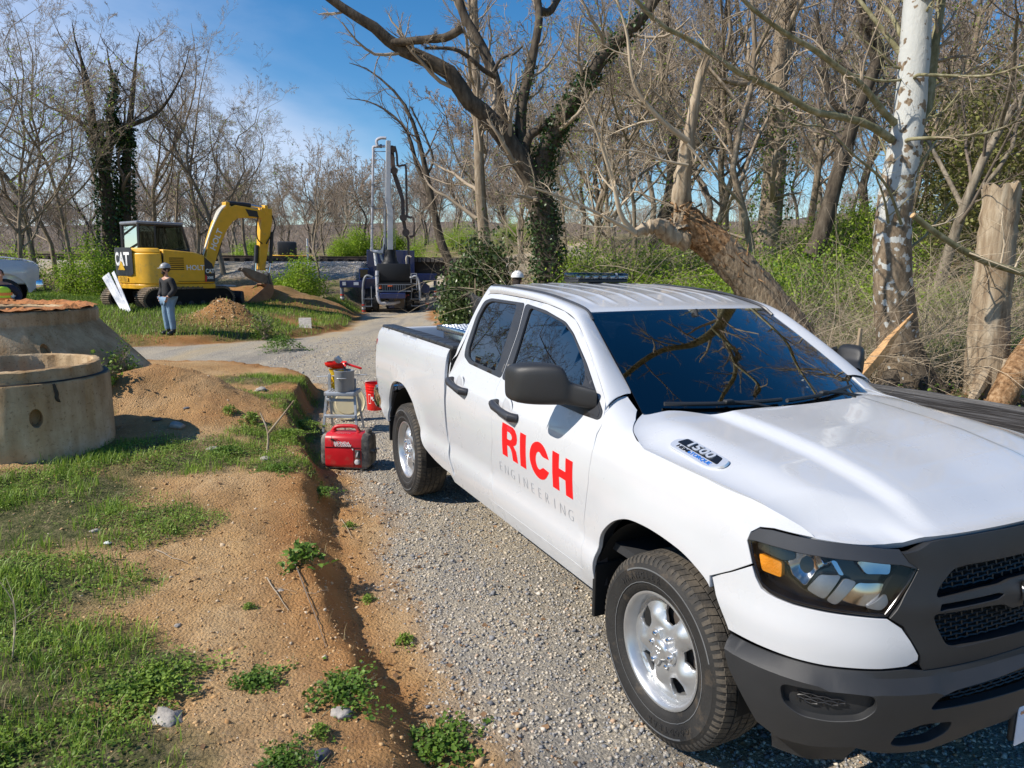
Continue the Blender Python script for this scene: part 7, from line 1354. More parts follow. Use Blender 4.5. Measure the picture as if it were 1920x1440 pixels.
def person(label, loc, rz, shirt, trousers, boots, hat, hair, arms='pocket', head_turn=0.0, vest=None, beard=False, H=1.78, visible='all', arm_l=None):
 """facing local -Y"""
 T = empty('person', loc, rz, label, 'person'); k = H / 1.78
 J = {'pel': (0, 0, .96, (.135, .105)), 'wst': (0, .005, 1.10, (.128, .10)), 'chs': (0, .0, 1.30, (.155, .115)), 'ush': (0, .01, 1.43, (.13, .09)), 'nk': (0, .01, 1.51, .056), 'nk2': (0, -.008, 1.565, .054)}
 E_ = [('pel', 'wst'), ('wst', 'chs'), ('chs', 'ush'), ('ush', 'nk'), ('nk', 'nk2')]
 J['hd0'] = (0, -.018, 1.63, (.066, .078)); J['hd1'] = (0, -.010, 1.70, (.074, .090)); J['hd2'] = (0, -.004, 1.755, (.058, .070)); E_ += [('nk2', 'hd0'), ('hd0', 'hd1'), ('hd1', 'hd2')]
 for s, c in ((-1, 'r'), (1, 'l')):
  J['hp' + c] = (s * .095, 0, .90, .093); J['kn' + c] = (s * .115, -.012, .50, .060); J['cf' + c] = (s * .118, .012, .36, .056); J['an' + c] = (s * .12, .02, .095, .040); J['bl' + c] = (s * .128, -.10, .035, .036); J['to' + c] = (s * .132, -.16, .028, .028)
  E_ += [('pel', 'hp' + c), ('hp' + c, 'kn' + c), ('kn' + c, 'cf' + c), ('cf' + c, 'an' + c), ('an' + c, 'bl' + c), ('bl' + c, 'to' + c)]
  J['sh' + c] = (s * .185, .01, 1.425, .060); E_.append(('ush', 'sh' + c))
  if arms == 'pocket': el, wr, td, pn = (s * .275, .045, 1.165, .042), (s * .185, -.105, .985, .030), (-s * .35, -.25, -.8), (-s, 0, .2)
  elif arms == 'akimbo': el, wr, td, pn = (s * .36, .06, 1.20, .044), (s * .22, -.06, 1.02, .030), (-s * .3, -.5, -.7), (-s, 0, 0)
  else: el, wr, td, pn = (s * .255, .03, 1.15, .042), (s * .265, -.05, .91, .030), (0, -.12, -1), (-s, 0, 0)
  J['el' + c] = el; J['wr' + c] = wr; E_ += [('sh' + c, 'el' + c), ('el' + c, 'wr' + c)]; hand(J, E_, 'wr' + c, td, pn, 1.0, .45, 'h' + c)
 ct, st = math.cos(head_turn), math.sin(head_turn)
 for q in ('hd0', 'hd1', 'hd2'): x, y, z, r = J[q]; J[q] = (x * ct - y * st, x * st + y * ct, z, r)
 J = {a: (v[0] * k, v[1] * k, v[2] * k, tuple(np.array(v[3]) * k) if not np.isscalar(v[3]) else v[3] * k) for a, v in J.items()}
 body = skin('body', J, E_, SK, T, 2)
 def sub(keys, grow_, nm, m, over=None):
  Jn = {}
  for q in keys: v = J[q]; Jn[q] = (*v[:3], tuple(np.array(v[3]) + grow_) if not np.isscalar(v[3]) else v[3] + grow_)
  if over: Jn.update(over)
  return skin(nm, Jn, [e for e in E_ if e[0] in Jn and e[1] in Jn], m, T, 2)
 sub(['pel', 'wst', 'chs', 'ush', 'shr', 'elr', 'wrr', 'shl', 'ell', 'wrl'], .036, 'shirt', shirt, {'nk': (0, .01 * k, 1.47 * k, .068 * k)} if False else None)
 if trousers: sub(['pel', 'hpr', 'knr', 'cfr', 'hpl', 'knl', 'cfl', 'anr', 'anl'], .030, 'trousers', trousers)
 if boots: [sub([q + c for q in ('cf', 'an', 'bl', 'to')], .026, 'boot', boots) for c in 'rl']
 if vest: sub(['pel', 'wst', 'chs', 'ush'], .05, 'vest', vest[0]); [None for _ in ()]
 if vest:
  for z, r_ in ((1.13, .192), (1.24, .204)): b = MB(); a = np.arange(24) * 2 * np.pi / 24; b.add([((r_ + .002) * k * math.cos(t), (r_ * .78) * k * math.sin(t), (z + dz) * k) for dz in (-.03, .03) for t in a], [(j, (j + 1) % 24, 24 + (j + 1) % 24, 24 + j) for j in range(24)]); b.build('vest_band', vest[1], T)
 # face
 def hp(x, y, z): return ((x * ct - y * st) * k, (x * st + y * ct) * k, z * k)
 dk = mat('eye_dark', (.02, .015, .012), .3); b = MB(); [b.ball(hp(s * .030, -.098, 1.672), (.007 * k, .006 * k, .004 * k), 8, 6) for s in (-1, 1)]; b.build('eyes', dk, body); b = MB(); b.add([hp(-.009, -.10, 1.675), hp(.009, -.10, 1.675), hp(.017, -.104, 1.632), hp(-.017, -.104, 1.632), hp(0, -.128, 1.636)], [(0, 1, 4), (1, 2, 4), (2, 3, 4), (3, 0, 4)]); b.build('nose', SK, body); b = MB(); b.ball(hp(0, -.098, 1.602), (.024 * k, .008 * k, .006 * k), 8, 6); b.build('mouth', mat('lip', (.30, .12, .09), .5), body); b = MB(); [b.ball(hp(s * .085, .0, 1.655), (.012 * k, .022 * k, .032 * k), 8, 6) for s in (-1, 1)]; b.build('ears', SK, body)
 if hair:
  b = MB(); b.ball(hp(0, .012, 1.690), (.088 * k, .100 * k, .090 * k), 16, 10); b.V = [v for v in b.V]; o = b.build('hair', hair[0], T)
  if hair[1]: b = MB(); b.ball(hp(0, .05, 1.62), (.085 * k, .06 * k, .10 * k), 14, 9); b.build('hair_back', hair[0], T)
  if beard: b = MB(); b.ball(hp(0, -.055, 1.595), (.062 * k, .055 * k, .048 * k), 14, 9); b.build('beard', hair[0], T)
 if hat:
  Ht = empty('hard_hat'); Ht.parent = T; c = hp(0, -.006, 1.725); b = MB(); b.lathe([(0, .125), (.05, .118), (.095, .085), (.118, .035), (.124, 0), (.119, -.002), (.11, .02), (0, .10)], 28, (0, 0, 0)); V = np.array(b.V) * [1, 1.12, 1] * k; b.V = [tuple(v + np.array(c)) for v in V]; b.build('hat_shell', hat, Ht)
  b = MB(); P = [(.128 * math.cos(t), .142 * math.sin(t)) for t in np.linspace(math.pi + .3, 2 * math.pi - .3, 14)]; Q = [(.130 * math.cos(t), .142 * math.sin(t) - .055 * math.sin(-t) ** 1 * (1 if True else 0) - .0) for t in np.linspace(math.pi + .3, 2 * math.pi - .3, 14)]; V = [hp(p[0], p[1] - .006, 1.728) for p in P] + [hp(p[0], p[1] - .006, 1.716) for p in Q]; b.add(V, [(j, j + 1, 14 + j + 1, 14 + j) for j in range(13)]); o = b.build('hat_brim', hat, Ht); so = o.modifiers.new('t', 'SOLIDIFY'); so.thickness = .006
  b = MB(); [b.tube([hp(x, -.10, 1.79), hp(x, 0, 1.852), hp(x, .10, 1.80)], .010 * k, 6) for x in (-.035, 0, .035)]; b.build('hat_ridge', hat, Ht)
 return T
def people():
 blk = mat('black_shirt', (.018, .019, .022), .85, var=.2, vscale=6, bump=.3, bscale=25); jean = mat('denim', (.17, .27, .38), .85, var=.25, vscale=5, bump=.4, bscale=22, dirt=(.30, .28, .25), dscale=4, damt=.15); rub = mat('black_boot', (.012, .012, .013), .4, var=.2); gh = mat('grey_hat', (.30, .31, .32), .35, var=.05); wh = mat('white_hat', (.78, .78, .77), .3, var=.03); hair = mat('dark_hair', (.025, .015, .010), .7, var=.4, vscale=40, bump=.6, bscale=120); jk = mat('grey_jacket', (.10, .10, .115), .85, var=.2); navy = mat('navy_shirt', (.012, .018, .045), .8, var=.2); kh = mat('khaki', (.30, .235, .15), .85, var=.15); hv = mat('hi_vis', (.62, .90, .06), .6, var=.05); orb = mat('orange_band', (.95, .30, .06), .5, var=.05)
 x, y = -8.62, 17.7; z = hz(x, y); person('worker in black sweatshirt, jeans and grey hard hat standing before the excavator', (x, y, z - .01), -.55, blk, jean, rub, gh, (hair, False), 'pocket', -.25, beard=True, H=1.72)
 x, y = .085, 14.0; z = hz(x, y); person('person in white hard hat and grey jacket, seen over the pickup roof', (x, y, 1.885 - 1.855), 2.6, jk, mat('dark_trousers', (.05, .05, .06), .85), rub, wh, (hair, True), 'down', .2)
 x, y = -11.02, 15.3; z = hz(x, y); person('person in hi-vis vest and navy sleeves, cut off by the left edge', (x - .02, y, z + .02), .9, navy, kh, rub, None, (hair, False), 'akimbo', 0, vest=(hv, orb))
 # small logo on the black sweatshirt
people()
# ------------------------------------------------------------------ trees: limbs, branches and twigs grown level by level
def tubes(P, R, k, rough=0.0, r=rng):
 """P (M,n,3), R (M,n) -> verts, quads"""
 M, n, _ = P.shape; T = unit(np.gradient(P, axis=1)); mean = unit(P[:, -1] - P[:, 0]); ref = np.where(np.abs(mean[:, 2:3]) < 0.8, np.array([[0, 0, 1.0]]), np.array([[1.0, 0, 0]]))
 u = np.cross(ref[:, None, :], T); u = unit(u); v = np.cross(T, u); a = np.arange(k) * 2 * np.pi / k
 RR = R[:, :, None] * np.ones(k)
 if rough: RR = RR * (1 + r.uniform(-rough, rough, (M, n, k)))
 V = P[:, :, None, :] + RR[..., None] * (np.cos(a)[None, None, :, None] * u[:, :, None, :] + np.sin(a)[None, None, :, None] * v[:, :, None, :])
 base = (np.arange(M) * n * k)[:, None, None]; i = (np.arange(n - 1) * k)[None, :, None]; j = np.arange(k)[None, None, :]; j2 = (j + 1) % k
 F = np.stack([base + i + j, base + i + j2, base + i + k + j2, base + i + k + j], -1).reshape(-1, 4)
 return V.reshape(-1, 3), F
def sprout(P, R, n, t, ang, lr, npts, up, wig, rr, r, tip=0.35, lmin=0.05, droop=0.0):
 """children of every branch in P"""
 M, m, _ = P.shape; L = np.linalg.norm(np.diff(P, axis=1), axis=2).sum(1); N = M * n; pi_ = np.repeat(np.arange(M), n)
 tt = t[0] + (t[1] - t[0]) * (np.tile(np.arange(n), M) + r.uniform(0, 1, N)) / n; f = tt * (m - 1); i = np.minimum(f.astype(int), m - 2); w = (f - i)[:, None]
 A = P[pi_, i] * (1 - w) + P[pi_, i + 1] * w; ra = R[pi_, i] * (1 - w[:, 0]) + R[pi_, i + 1] * w[:, 0]; T = unit(P[pi_, i + 1] - P[pi_, i])
 q = unit(np.cross(T, unit(r.normal(size=(N, 3))))); a = np.radians(r.uniform(ang[0], ang[1], N))[:, None]; d = unit(T * np.cos(a) + q * np.sin(a))
 ln = np.maximum(L[pi_] * r.uniform(lr[0], lr[1], N) * (1.05 - 0.55 * tt), lmin); step = (ln / (npts - 1))[:, None]
 C_ = np.zeros((N, npts, 3)); C_[:, 0] = A
 for s in range(1, npts):
  d = unit(d + r.normal(0, wig, (N, 3)) + np.array([0, 0, up]) - droop * np.array([0, 0, 1.0]) * s / npts); C_[:, s] = C_[:, s - 1] + d * step
 r0 = np.minimum(ra * rr, ra * 0.9); RR = r0[:, None] * np.linspace(1, tip, npts)[None]
 return C_, RR
def grow(limbs, levels, seed, n0=16, sides=(10, 6, 4, 3, 3, 3), minr=0.0):
 """limbs: (points, r0, r1). returns trunk (V,F), branches (V,F), arrays per level"""
 r = np.random.default_rng(seed); P = np.stack([resample(p, n0) for p, a, b in limbs]); R = np.stack([a + (b - a) * np.linspace(0, 1, n0) ** 0.85 for p, a, b in limbs])
 lev = [(P, R)]; tv = tubes(P, R, sides[0], 0.06, r); bv, bf, o = [], [], 0
 for k, L in enumerate(levels):
  P, R = sprout(P, R, r=r, **L); R = np.maximum(R, minr)
  if L.get('n', 0) == 0: break
  lev.append((P, R)); v, f = tubes(P, R, sides[min(k + 1, len(sides) - 1)]); bv.append(v); bf.append(f + o); o += len(v)
 return tv, (np.concatenate(bv), np.concatenate(bf)) if bv else None, lev
def barkmat(name, c1, c2, c3, scale=9, stretch=(1, 1, .25), bump=0.6, rough=0.9, patch=None):
 m, nt, b = _nt(name); N = nt.nodes; L = nt.links; tc = N.new('ShaderNodeTexCoord'); mp = N.new('ShaderNodeMapping'); mp.inputs['Scale'].default_value = stretch; L.new(tc.outputs['Object'], mp.inputs['Vector'])
 n = N.new('ShaderNodeTexNoise'); n.inputs['Scale'].default_value = scale; n.inputs['Detail'].default_value = 8; n.inputs['Roughness'].default_value = .65; L.new(mp.outputs[0], n.inputs['Vector'])
 r = N.new('ShaderNodeValToRGB'); L.new(n.outputs['Fac'], r.inputs[0]); e = r.color_ramp.elements; e.new(.5)
 for k, (p, c) in zip(e, ((.32, c1), (.5, c2), (.68, c3))): k.position = p; k.color = (*c, 1)
 col = r.outputs[0]
 if patch is not None:
  n3 = N.new('ShaderNodeTexNoise'); n3.inputs['Scale'].default_value = patch[1]; n3.inputs['Detail'].default_value = 3; n3.inputs['Roughness'].default_value = .45; L.new(tc.outputs['Object'], n3.inputs['Vector'])
  sx = N.new('ShaderNodeSeparateXYZ'); L.new(tc.outputs['Object'], sx.inputs[0])
  hgt = N.new('ShaderNodeMapRange'); hgt.inputs['From Min'].default_value = patch[2]; hgt.inputs['From Max'].default_value = patch[3]; hgt.inputs['To Min'].default_value = -0.24; hgt.inputs['To Max'].default_value = 0.16; L.new(sx.outputs['Z'], hgt.inputs['Value'])
  ad = N.new('ShaderNodeMath'); L.new(n3.outputs['Fac'], ad.inputs[0]); L.new(hgt.outputs[0], ad.inputs[1])
  st = N.new('ShaderNodeMapRange'); st.inputs['From Min'].default_value = .47; st.inputs['From Max'].default_value = .50; L.new(ad.outputs[0], st.inputs['Value'])
  mx = N.new('ShaderNodeMix'); mx.data_type = 'RGBA'; mx.inputs[7].default_value = (*patch[0], 1); L.new(st.outputs[0], mx.inputs[0]); L.new(col, mx.inputs[6]); col = mx.outputs[2]
 L.new(col, b.inputs['Base Color']); b.inputs['Roughness'].default_value = rough; b.inputs['Specular IOR Level'].default_value = .2
 bp = N.new('ShaderNodeBump'); bp.inputs['Strength'].default_value = bump; bp.inputs['Distance'].default_value = .03; L.new(n.outputs['Fac'], bp.inputs['Height']); L.new(bp.outputs[0], b.inputs['Normal'])
 return m
BK = {}
BK['dark'] = barkmat('dark_bark', (.035, .028, .022), (.085, .068, .050), (.15, .125, .095))
BK['grey'] = barkmat('grey_bark', (.11, .09, .065), (.22, .185, .14), (.34, .295, .23))
BK['tan'] = barkmat('tan_bark', (.14, .105, .07), (.26, .205, .145), (.38, .32, .24))
BK['twig'] = mat('twig_bark', (.33, .265, .19), .85, var=.25, vscale=2)
BK['twig_pale'] = mat('pale_twig', (.50, .41, .29), .85, var=.25, vscale=2)
BK['twig_dark'] = mat('dark_twig', (.17, .135, .105), .85, var=.25, vscale=2)
BK['twig_far'] = mat('far_twig', (.34, .27, .215), .9, var=.25, vscale=.8)
BK['sycamore'] = barkmat('sycamore_bark', (.10, .075, .05), (.22, .165, .11), (.33, .26, .18), 14, (1, 1, .5), .5, .8, patch=((.50, .51, .485), 8, -0.6, 6.0))
BK['olive'] = barkmat('olive_bark', (.13, .12, .06), (.24, .22, .12), (.40, .37, .25), 8, (1, 1, .6), .3, .8)
BK['rot'] = barkmat('rotten_wood', (.07, .034, .015), (.27, .155, .075), (.46, .31, .18), 16, (1, 1, .8), 1.0)
BK['old'] = barkmat('old_bark', (.10, .068, .042), (.27, .20, .13), (.42, .325, .22), 13, (1.6, 1, .45), 1.0)
BK['bleached'] = barkmat('bleached_wood', (.17, .115, .07), (.34, .265, .18), (.50, .42, .31), 10, (1, 1, .12), .7)
LEAF = {}
LEAF['ivy'] = leafmat('ivy_leaf', (.014, .040, .010), (.085, .15, .045), .38, .10, 5); LEAF['fresh'] = leafmat('fresh_leaf', (.17, .30, .02), (.46, .60, .065), .6, .45, 1.2); LEAF['green'] = leafmat('green_leaf', (.05, .115, .015), (.20, .32, .045), .5, .3, 2.0)
LEAF['holly'] = leafmat('holly_leaf', (.018, .045, .012), (.125, .175, .05), .35, .12, 2.5); LEAF['olive'] = leafmat('vine_leaf', (.12, .13, .03), (.34, .34, .11), .65, .3, 1.2); LEAF['weed'] = leafmat('weed_leaf', (.075, .15, .018), (.30, .42, .06), .55, .3, 4)
LQ = (np.array([(0, -.5, 0), (.45, 0, .12), (0, .5, 0), (-.45, 0, .12)]), np.array([(0, 1, 2), (0, 2, 3)]))
LB_ = (np.array([(0, 0, 0), (.28, .35, .08), (0, 1, -.05), (-.28, .35, .08)]), np.array([(0, 1, 2), (0, 2, 3)]))
def leaves(name, pos, size, m, parent=None, r=rng, tilt=5, base=LQ, kind=None):
 R_ = rand_rot(len(pos), tilt, r); v, f = scatter_arrays(base[0], base[1], pos, size, R_); o = mesh(name, v, f, m, parent, smooth=False)
 if kind: o['kind'] = kind
 return o
def tree(name, limbs, levels, seed, label, group=None, bark='grey', twig='twig', loc=(0, 0, 0), cat='tree', minr=0.0, n0=16, sides=(10, 6, 4, 3, 3, 3)):
 tv, bv, lev = grow(limbs, levels, seed, n0, sides, minr); t = empty(name, loc, 0, label, cat, group)
 mesh('trunk', tv[0], tv[1], BK[bark], t)
 if bv is not None: mesh('branches', bv[0], bv[1], BK[twig] if isinstance(twig, str) else twig, t)
 return t, lev
def limbpx(pts, Y, r0, r1, dY=0.0):
 n = len(pts); return (np.array([PX(p[0], p[1], Y + dY * i / max(n - 1, 1)) for i, p in enumerate(pts)]), r0, r1)
LV_BIG = [dict(n=9, t=(.18, 1), ang=(25, 70), lr=(.22, .5), npts=8, up=.10, wig=.16, rr=.42), dict(n=7, t=(.15, 1), ang=(25, 65), lr=(.35, .6), npts=6, up=.05, wig=.16, rr=.5), dict(n=6, t=(.2, 1), ang=(20, 60), lr=(.35, .6), npts=5, up=.04, wig=.14, rr=.55), dict(n=5, t=(.2, 1), ang=(20, 55), lr=(.4, .7), npts=3, up=.03, wig=.12, rr=.6)]
def ivy_on(lev0, ids, t0, t1, n, seed, parent, size=(.05, .09), m='ivy', spread=1.12, name='ivy'):
 r = np.random.default_rng(seed); P, R = lev0; pos = []
 for i in ids:
  f = r.uniform(t0, t1, n) * (P.shape[1] - 1); k = np.minimum(f.astype(int), P.shape[1] - 2); w = (f - k)[:, None]; c = P[i, k] * (1 - w) + P[i, k + 1] * w; ra = R[i, k] * (1 - w[:, 0]) + R[i, k + 1] * w[:, 0]
  T = unit(P[i, k + 1] - P[i, k]); q = unit(np.cross(T, unit(r.normal(size=(n, 3))))); clump = 0.85 + 0.4 * np.abs(np.sin(f * 7 + r.normal(0, .4, n)))
  pos.append(c + q * (ra * spread * clump + r.exponential(.035, n))[:, None])
 pos = np.concatenate(pos); return leaves(name, pos, r.uniform(*size, len(pos)), LEAF[m], parent, r)
def hero_trees():
 Y = 17.0
 limbs = [limbpx([(1040, 560), (1030, 500), (1022, 440), (1010, 372), (996, 328), (972, 293), (941, 252), (916, 221), (897, 202), (871, 182), (848, 140), (801, 113), (762, 97), (731, 78), (700, 50), (661, 27), (625, 2), (585, -30)], Y, .36, .075, -1.5),
    limbpx([(1036, 545), (1028, 470), (1020, 389), (1015, 330), (1022, 288), (1042, 249), (1058, 218), (1077, 187), (1104, 148), (1128, 109), (1159, 78), (1198, 39), (1240, -20), (1290, -110)], Y - .1, .31, .085, -1.0),
    limbpx([(972, 296), (949, 241), (937, 187), (921, 128), (898, 78), (871, 31), (855, -20), (830, -90)], Y, .18, .075, .6), limbpx([(984, 305), (976, 249), (980, 187), (991, 140), (1003, 85), (1011, 31), (1007, -20), (1015, -120)], Y + .1, .16, .065, 1.0),
    limbpx([(986, 300), (990, 262), (1011, 241), (1050, 214), (1080, 186)], Y - .3, .10, .08, -.2), limbpx([(1012, 20), (1030, 22), (1048, -6), (1080, -60)], Y + 1, .10, .06, .5),
    limbpx([(735, 80), (760, 78), (800, 74), (835, 70), (866, 54)], 15.8, .075, .085, -.3), limbpx([(930, 145), (905, 130), (880, 108), (850, 92), (796, 90)], 16.6, .06, .03, -.4), limbpx([(925, 135), (940, 110), (965, 100), (980, 86)], 16.4, .04, .02)]
 t, lev = tree('ivy_clad_tree', limbs, [dict(n=9, t=(.22, 1), ang=(30, 80), lr=(.10, .30), npts=8, up=.14, wig=.17, rr=.30)] + LV_BIG[1:], 11, 'large forked bare tree with ivy up its trunk beyond the pickup roof', bark='dark', twig='twig', n0=26)
 ivy_on(lev[0], [1], .0, .62, 3600, 5, t, spread=1.02); ivy_on(lev[0], [1], .62, .8, 250, 15, t, name='ivy'); ivy_on(lev[0], [0], .0, .22, 900, 6, t); ivy_on(lev[0], [3], 0, .45, 350, 7, t, size=(.04, .07))
 # sycamore
 Y = 11.0
 limbs = [limbpx([(1694, 760), (1690, 725), (1683, 640), (1676, 560), (1673, 470), (1676, 400), (1686, 330), (1698, 270), (1706, 210), (1713, 120), (1722, 0), (1728, -130), (1735, -300), (1750, -520)], Y, .33, .12, 0),
    limbpx([(1672, 262), (1660, 253), (1620, 230), (1567, 217), (1520, 207), (1460, 170), (1423, 153), (1380, 133), (1300, 78), (1240, 48), (1195, 2), (1150, -50)], Y - .1, .060, .022, -1.6), limbpx([(1684, 235), (1663, 217), (1633, 180), (1613, 157), (1567, 123), (1527, 93), (1480, 67), (1437, 37), (1397, 3), (1340, -60)], Y, .055, .022, -1.2),
    limbpx([(1702, 120), (1690, 103), (1660, 63), (1627, 20), (1605, -8), (1560, -70)], Y, .045, .02, .5), limbpx([(1700, 80), (1687, 60), (1670, 27), (1647, 0), (1600, -80)], Y + .2, .045, .02, .6), limbpx([(1722, 240), (1740, 193), (1753, 87), (1763, 20), (1775, -100)], Y + .2, .085, .05, .3),
    limbpx([(1700, 264), (1713, 260), (1780, 257), (1860, 247), (1920, 220), (1990, 190)], Y - .2, .030, .012, -1.0), limbpx([(1715, 146), (1727, 140), (1813, 143), (1860, 140), (1920, 123), (2000, 100)], Y - .2, .025, .01, -1.0), limbpx([(1690, 420), (1660, 345), (1600, 290), (1545, 240), (1500, 232), (1430, 185)], Y - .25, .022, .01, -1.5),
    # limbs that hang out over the pickup, above the frame
    (np.array([(5.75, 11, 6.4), (5.3, 9.8, 6.7), (4.6, 8.4, 6.6), (4.0, 7.4, 7.1), (3.1, 6.6, 7.3), (2.2, 5.4, 7.9)]), .15, .05), (np.array([(4.5, 8.3, 6.62), (4.7, 7.4, 6.2), (4.3, 6.7, 5.9), (4.4, 6.1, 5.4), (4.1, 5.6, 5.3)]), .09, .03), (np.array([(5.8, 11, 7.2), (5.6, 9.5, 7.8), (6.0, 8, 8.4), (5.5, 6.5, 9.3)]), .12, .04), (np.array([(5.75, 10.9, 5.9), (6.3, 9.6, 5.6), (6.4, 8.4, 5.7), (7.2, 7.2, 5.9)]), .09, .03)]
 LS = [dict(n=6, t=(.15, 1), ang=(30, 70), lr=(.35, .6), npts=6, up=.04, wig=.17, rr=.5), dict(n=5, t=(.2, 1), ang=(25, 65), lr=(.35, .6), npts=4, up=.03, wig=.16, rr=.6)]
 t, lev = tree('sycamore_tree', limbs[:1], [dict(n=16, t=(.22, 1), ang=(45, 85), lr=(.10, .22), npts=8, up=.05, wig=.16, rr=.11)] + LS, 21, 'tall sycamore with flaking white bark behind the silt fence', bark='sycamore', twig='olive', n0=30, sides=(18, 6, 4, 3, 3))
 tv, bv, lev = grow(limbs[1:], [dict(n=13, t=(.2, 1), ang=(35, 80), lr=(.12, .35), npts=8, up=.05, wig=.16, rr=.42)] + LS, 22, 22, (9, 5, 4, 3)); mesh('limbs', tv[0], tv[1], BK['olive'], t); mesh('branches', bv[0], bv[1], BK['twig'], t)
 # root flare
 b = MB()
 for dx, dy, l in ((-.45, -.25, .5), (.55, -.2, .55), (.2, -.5, .5), (-.15, .4, .4)):
  p = np.array([6.17, 11, .1]); b.tube(catmull([p + [0, 0, .75], p + [dx * .45, dy * .45, .32], p + [dx * .9, dy * .9, .05], p + [dx * 1.4, dy * 1.4, -.15]], 5), np.linspace(.20, .06, 16), 8)
 b.build('root', BK['dark'], t)
 # dead trunk leaning over the pickup, broken off, with a splintered spire
 Y = 12.0; base = PX(1535, 720, Y)
 dead = empty('broken_trunk', (0, 0, 0), 0, 'rotten brown trunk leaning left over the pickup, snapped off at a splintered break', 'broken tree')
 r = np.random.default_rng(3); ax = resample([base, PX(1475, 615, Y), PX(1415, 540, Y), PX(1355, 475, Y), PX(1300, 428, Y), PX(1278, 414, Y)], 30); rad = np.interp(np.linspace(0, 1, 30), [0, .3, .6, .85, 1], [.38, .325, .29, .275, .25]); k = 34; T = unit(np.gradient(ax, axis=0)); u = unit(np.cross(np.array([0, 1.0, 0]), T)); v = np.cross(T, u); V = []
 a = np.arange(k) * 2 * np.pi / k; ridge = r.normal(0, .045, k)
 for i in range(30):
  rr = rad[i] * (1 + ridge + .04 * r.normal(size=k)); ext = np.zeros(k)
  if i > 24: ext = (i - 24) / 5 * r.uniform(-.10, .13, k)
  V.append(ax[i] + rr[:, None] * (np.cos(a)[:, None] * u[i] + np.sin(a)[:, None] * v[i]) + ext[:, None] * T[i])
 for s, dep in ((.72, -.02), (.52, -.25), (.25, -.6), (.05, -.75)):      # hollow, rotted end
  rr = rad[-1] * s * (1 + .25 * r.normal(size=k)); V.append(ax[-1] + rr[:, None] * (np.cos(a)[:, None] * u[-1] + np.sin(a)[:, None] * v[-1]) + (dep + r.uniform(-.08, .08, k))[:, None] * T[-1])
 n = len(V); V = np.concatenate(V); F = [(i * k + j, i * k + (j + 1) % k, (i + 1) * k + (j + 1) % k, (i + 1) * k + j) for i in range(n - 1) for j in range(k)]
 kf = 23 * k; mesh('trunk', V[:kf + k], [f for f in F if max(f) < kf + k], BK['old'], dead, sharp=50); mesh('rotten_end', V[kf:], [tuple(i - kf for i in f) for f in F if max(f) >= kf + k], BK['rot'], dead, sharp=40)
 def splinter_tube(nm, pts, r0, r1, m, kk=14, seed=1, tip=True):
  r_ = np.random.default_rng(seed); P = resample(pts, 22); R_ = np.linspace(r0, r1, 22)[None]; R_ = R_ * (1 + .10 * r_.normal(size=22))
  V, F = tubes(P[None], R_, kk, .16, r_)
  if tip: V.reshape(22, kk, 3)[-4:] += (np.array([.2, .5, .8, 1.0])[:, None] * r_.uniform(-.25, .22, kk))[..., None] * unit(P[-1] - P[-3])
  return mesh(nm, V, F, BK[m], dead, sharp=45)
 splinter_tube('spire', [PX(1282, 432, Y - .1), PX(1277, 385, Y), PX(1284, 300, Y), PX(1298, 220, Y), PX(1311, 150, Y), PX(1325, 112, Y)], .165, .055, 'bleached', seed=2)
 splinter_tube('limb_stub', [PX(1290, 445, Y), PX(1262, 443, Y - .1), PX(1235, 425, Y - .2), PX(1212, 428, Y - .2), PX(1190, 437, Y - .25)], .20, .075, 'bleached', seed=4, tip=False)
 b = MB()
 for _ in range(150):        # torn wood fibres
  i = r.integers(17, 30); th = r.uniform(0, 2 * np.pi); p = ax[i] + rad[i] * r.uniform(.9, 1.05) * (math.cos(th) * u[i] + math.sin(th) * v[i]); d = unit(T[i] * r.normal(.6, .7) + r.normal(size=3) * .6); l = r.uniform(.06, .24); b.tube([p, p + d * l], [r.uniform(.008, .024), .002], 4)
 for _ in range(120):
  p = PX(1285, 415, Y) + r.normal(0, .13, 3) * [1.1, .8, 1.0]; d = unit(r.normal(size=3) + [0, 0, .2]); b.tube([p, p + d * r.uniform(.06, .25)], [r.uniform(.01, .035), .003], 4)
 b.build('splinters', BK['rot'], dead, smooth=False)['kind'] = 'stuff'
 tv, bv, lev = grow([limbpx([(1190, 437), (1165, 405), (1152, 350), (1140, 310), (1120, 250), (1090, 180)], Y - .3, .05, .015, -.6), limbpx([(1192, 438), (1150, 415), (1110, 395), (1060, 372), (990, 350)], Y - .3, .035, .012, -1.0), limbpx([(1290, 265), (1240, 225), (1190, 160), (1175, 60), (1150, -20)], Y - .2, .05, .015, -.5), limbpx([(1288, 270), (1305, 290), (1335, 330)], Y - .3, .03, .014), limbpx([(1290, 310), (1240, 300), (1200, 285), (1140, 280)], Y - .3, .025, .01, -.4)], [dict(n=9, t=(.15, 1), ang=(25, 65), lr=(.25, .5), npts=7, up=.05, wig=.15, rr=.5), dict(n=6, t=(.2, 1), ang=(25, 60), lr=(.35, .6), npts=5, up=.03, wig=.15, rr=.55), dict(n=4, t=(.2, 1), ang=(25, 60), lr=(.35, .6), npts=3, up=.03, wig=.15, rr=.6)], 33)
 mesh('dead_branches', np.concatenate([tv[0], bv[0]]), np.concatenate([tv[1], bv[1] + len(tv[0])]), BK['twig_pale'], dead)
 # snag at the right
 Y = 10.5; st = empty('stump', (0, 0, 0), 0, 'thick broken stump of pale brown bark, right of the sycamore', 'stump')
 P = resample([PX(1852, 790, Y), PX(1852, 735, Y), PX(1852, 640, Y), PX(1862, 520, Y), PX(1872, 420, Y), PX(1879, 352, Y)], 34); R_ = np.interp(np.linspace(0, 1, 34), [0, .12, .25, .5, 1], [.44, .34, .28, .255, .24]); r = np.random.default_rng(8)
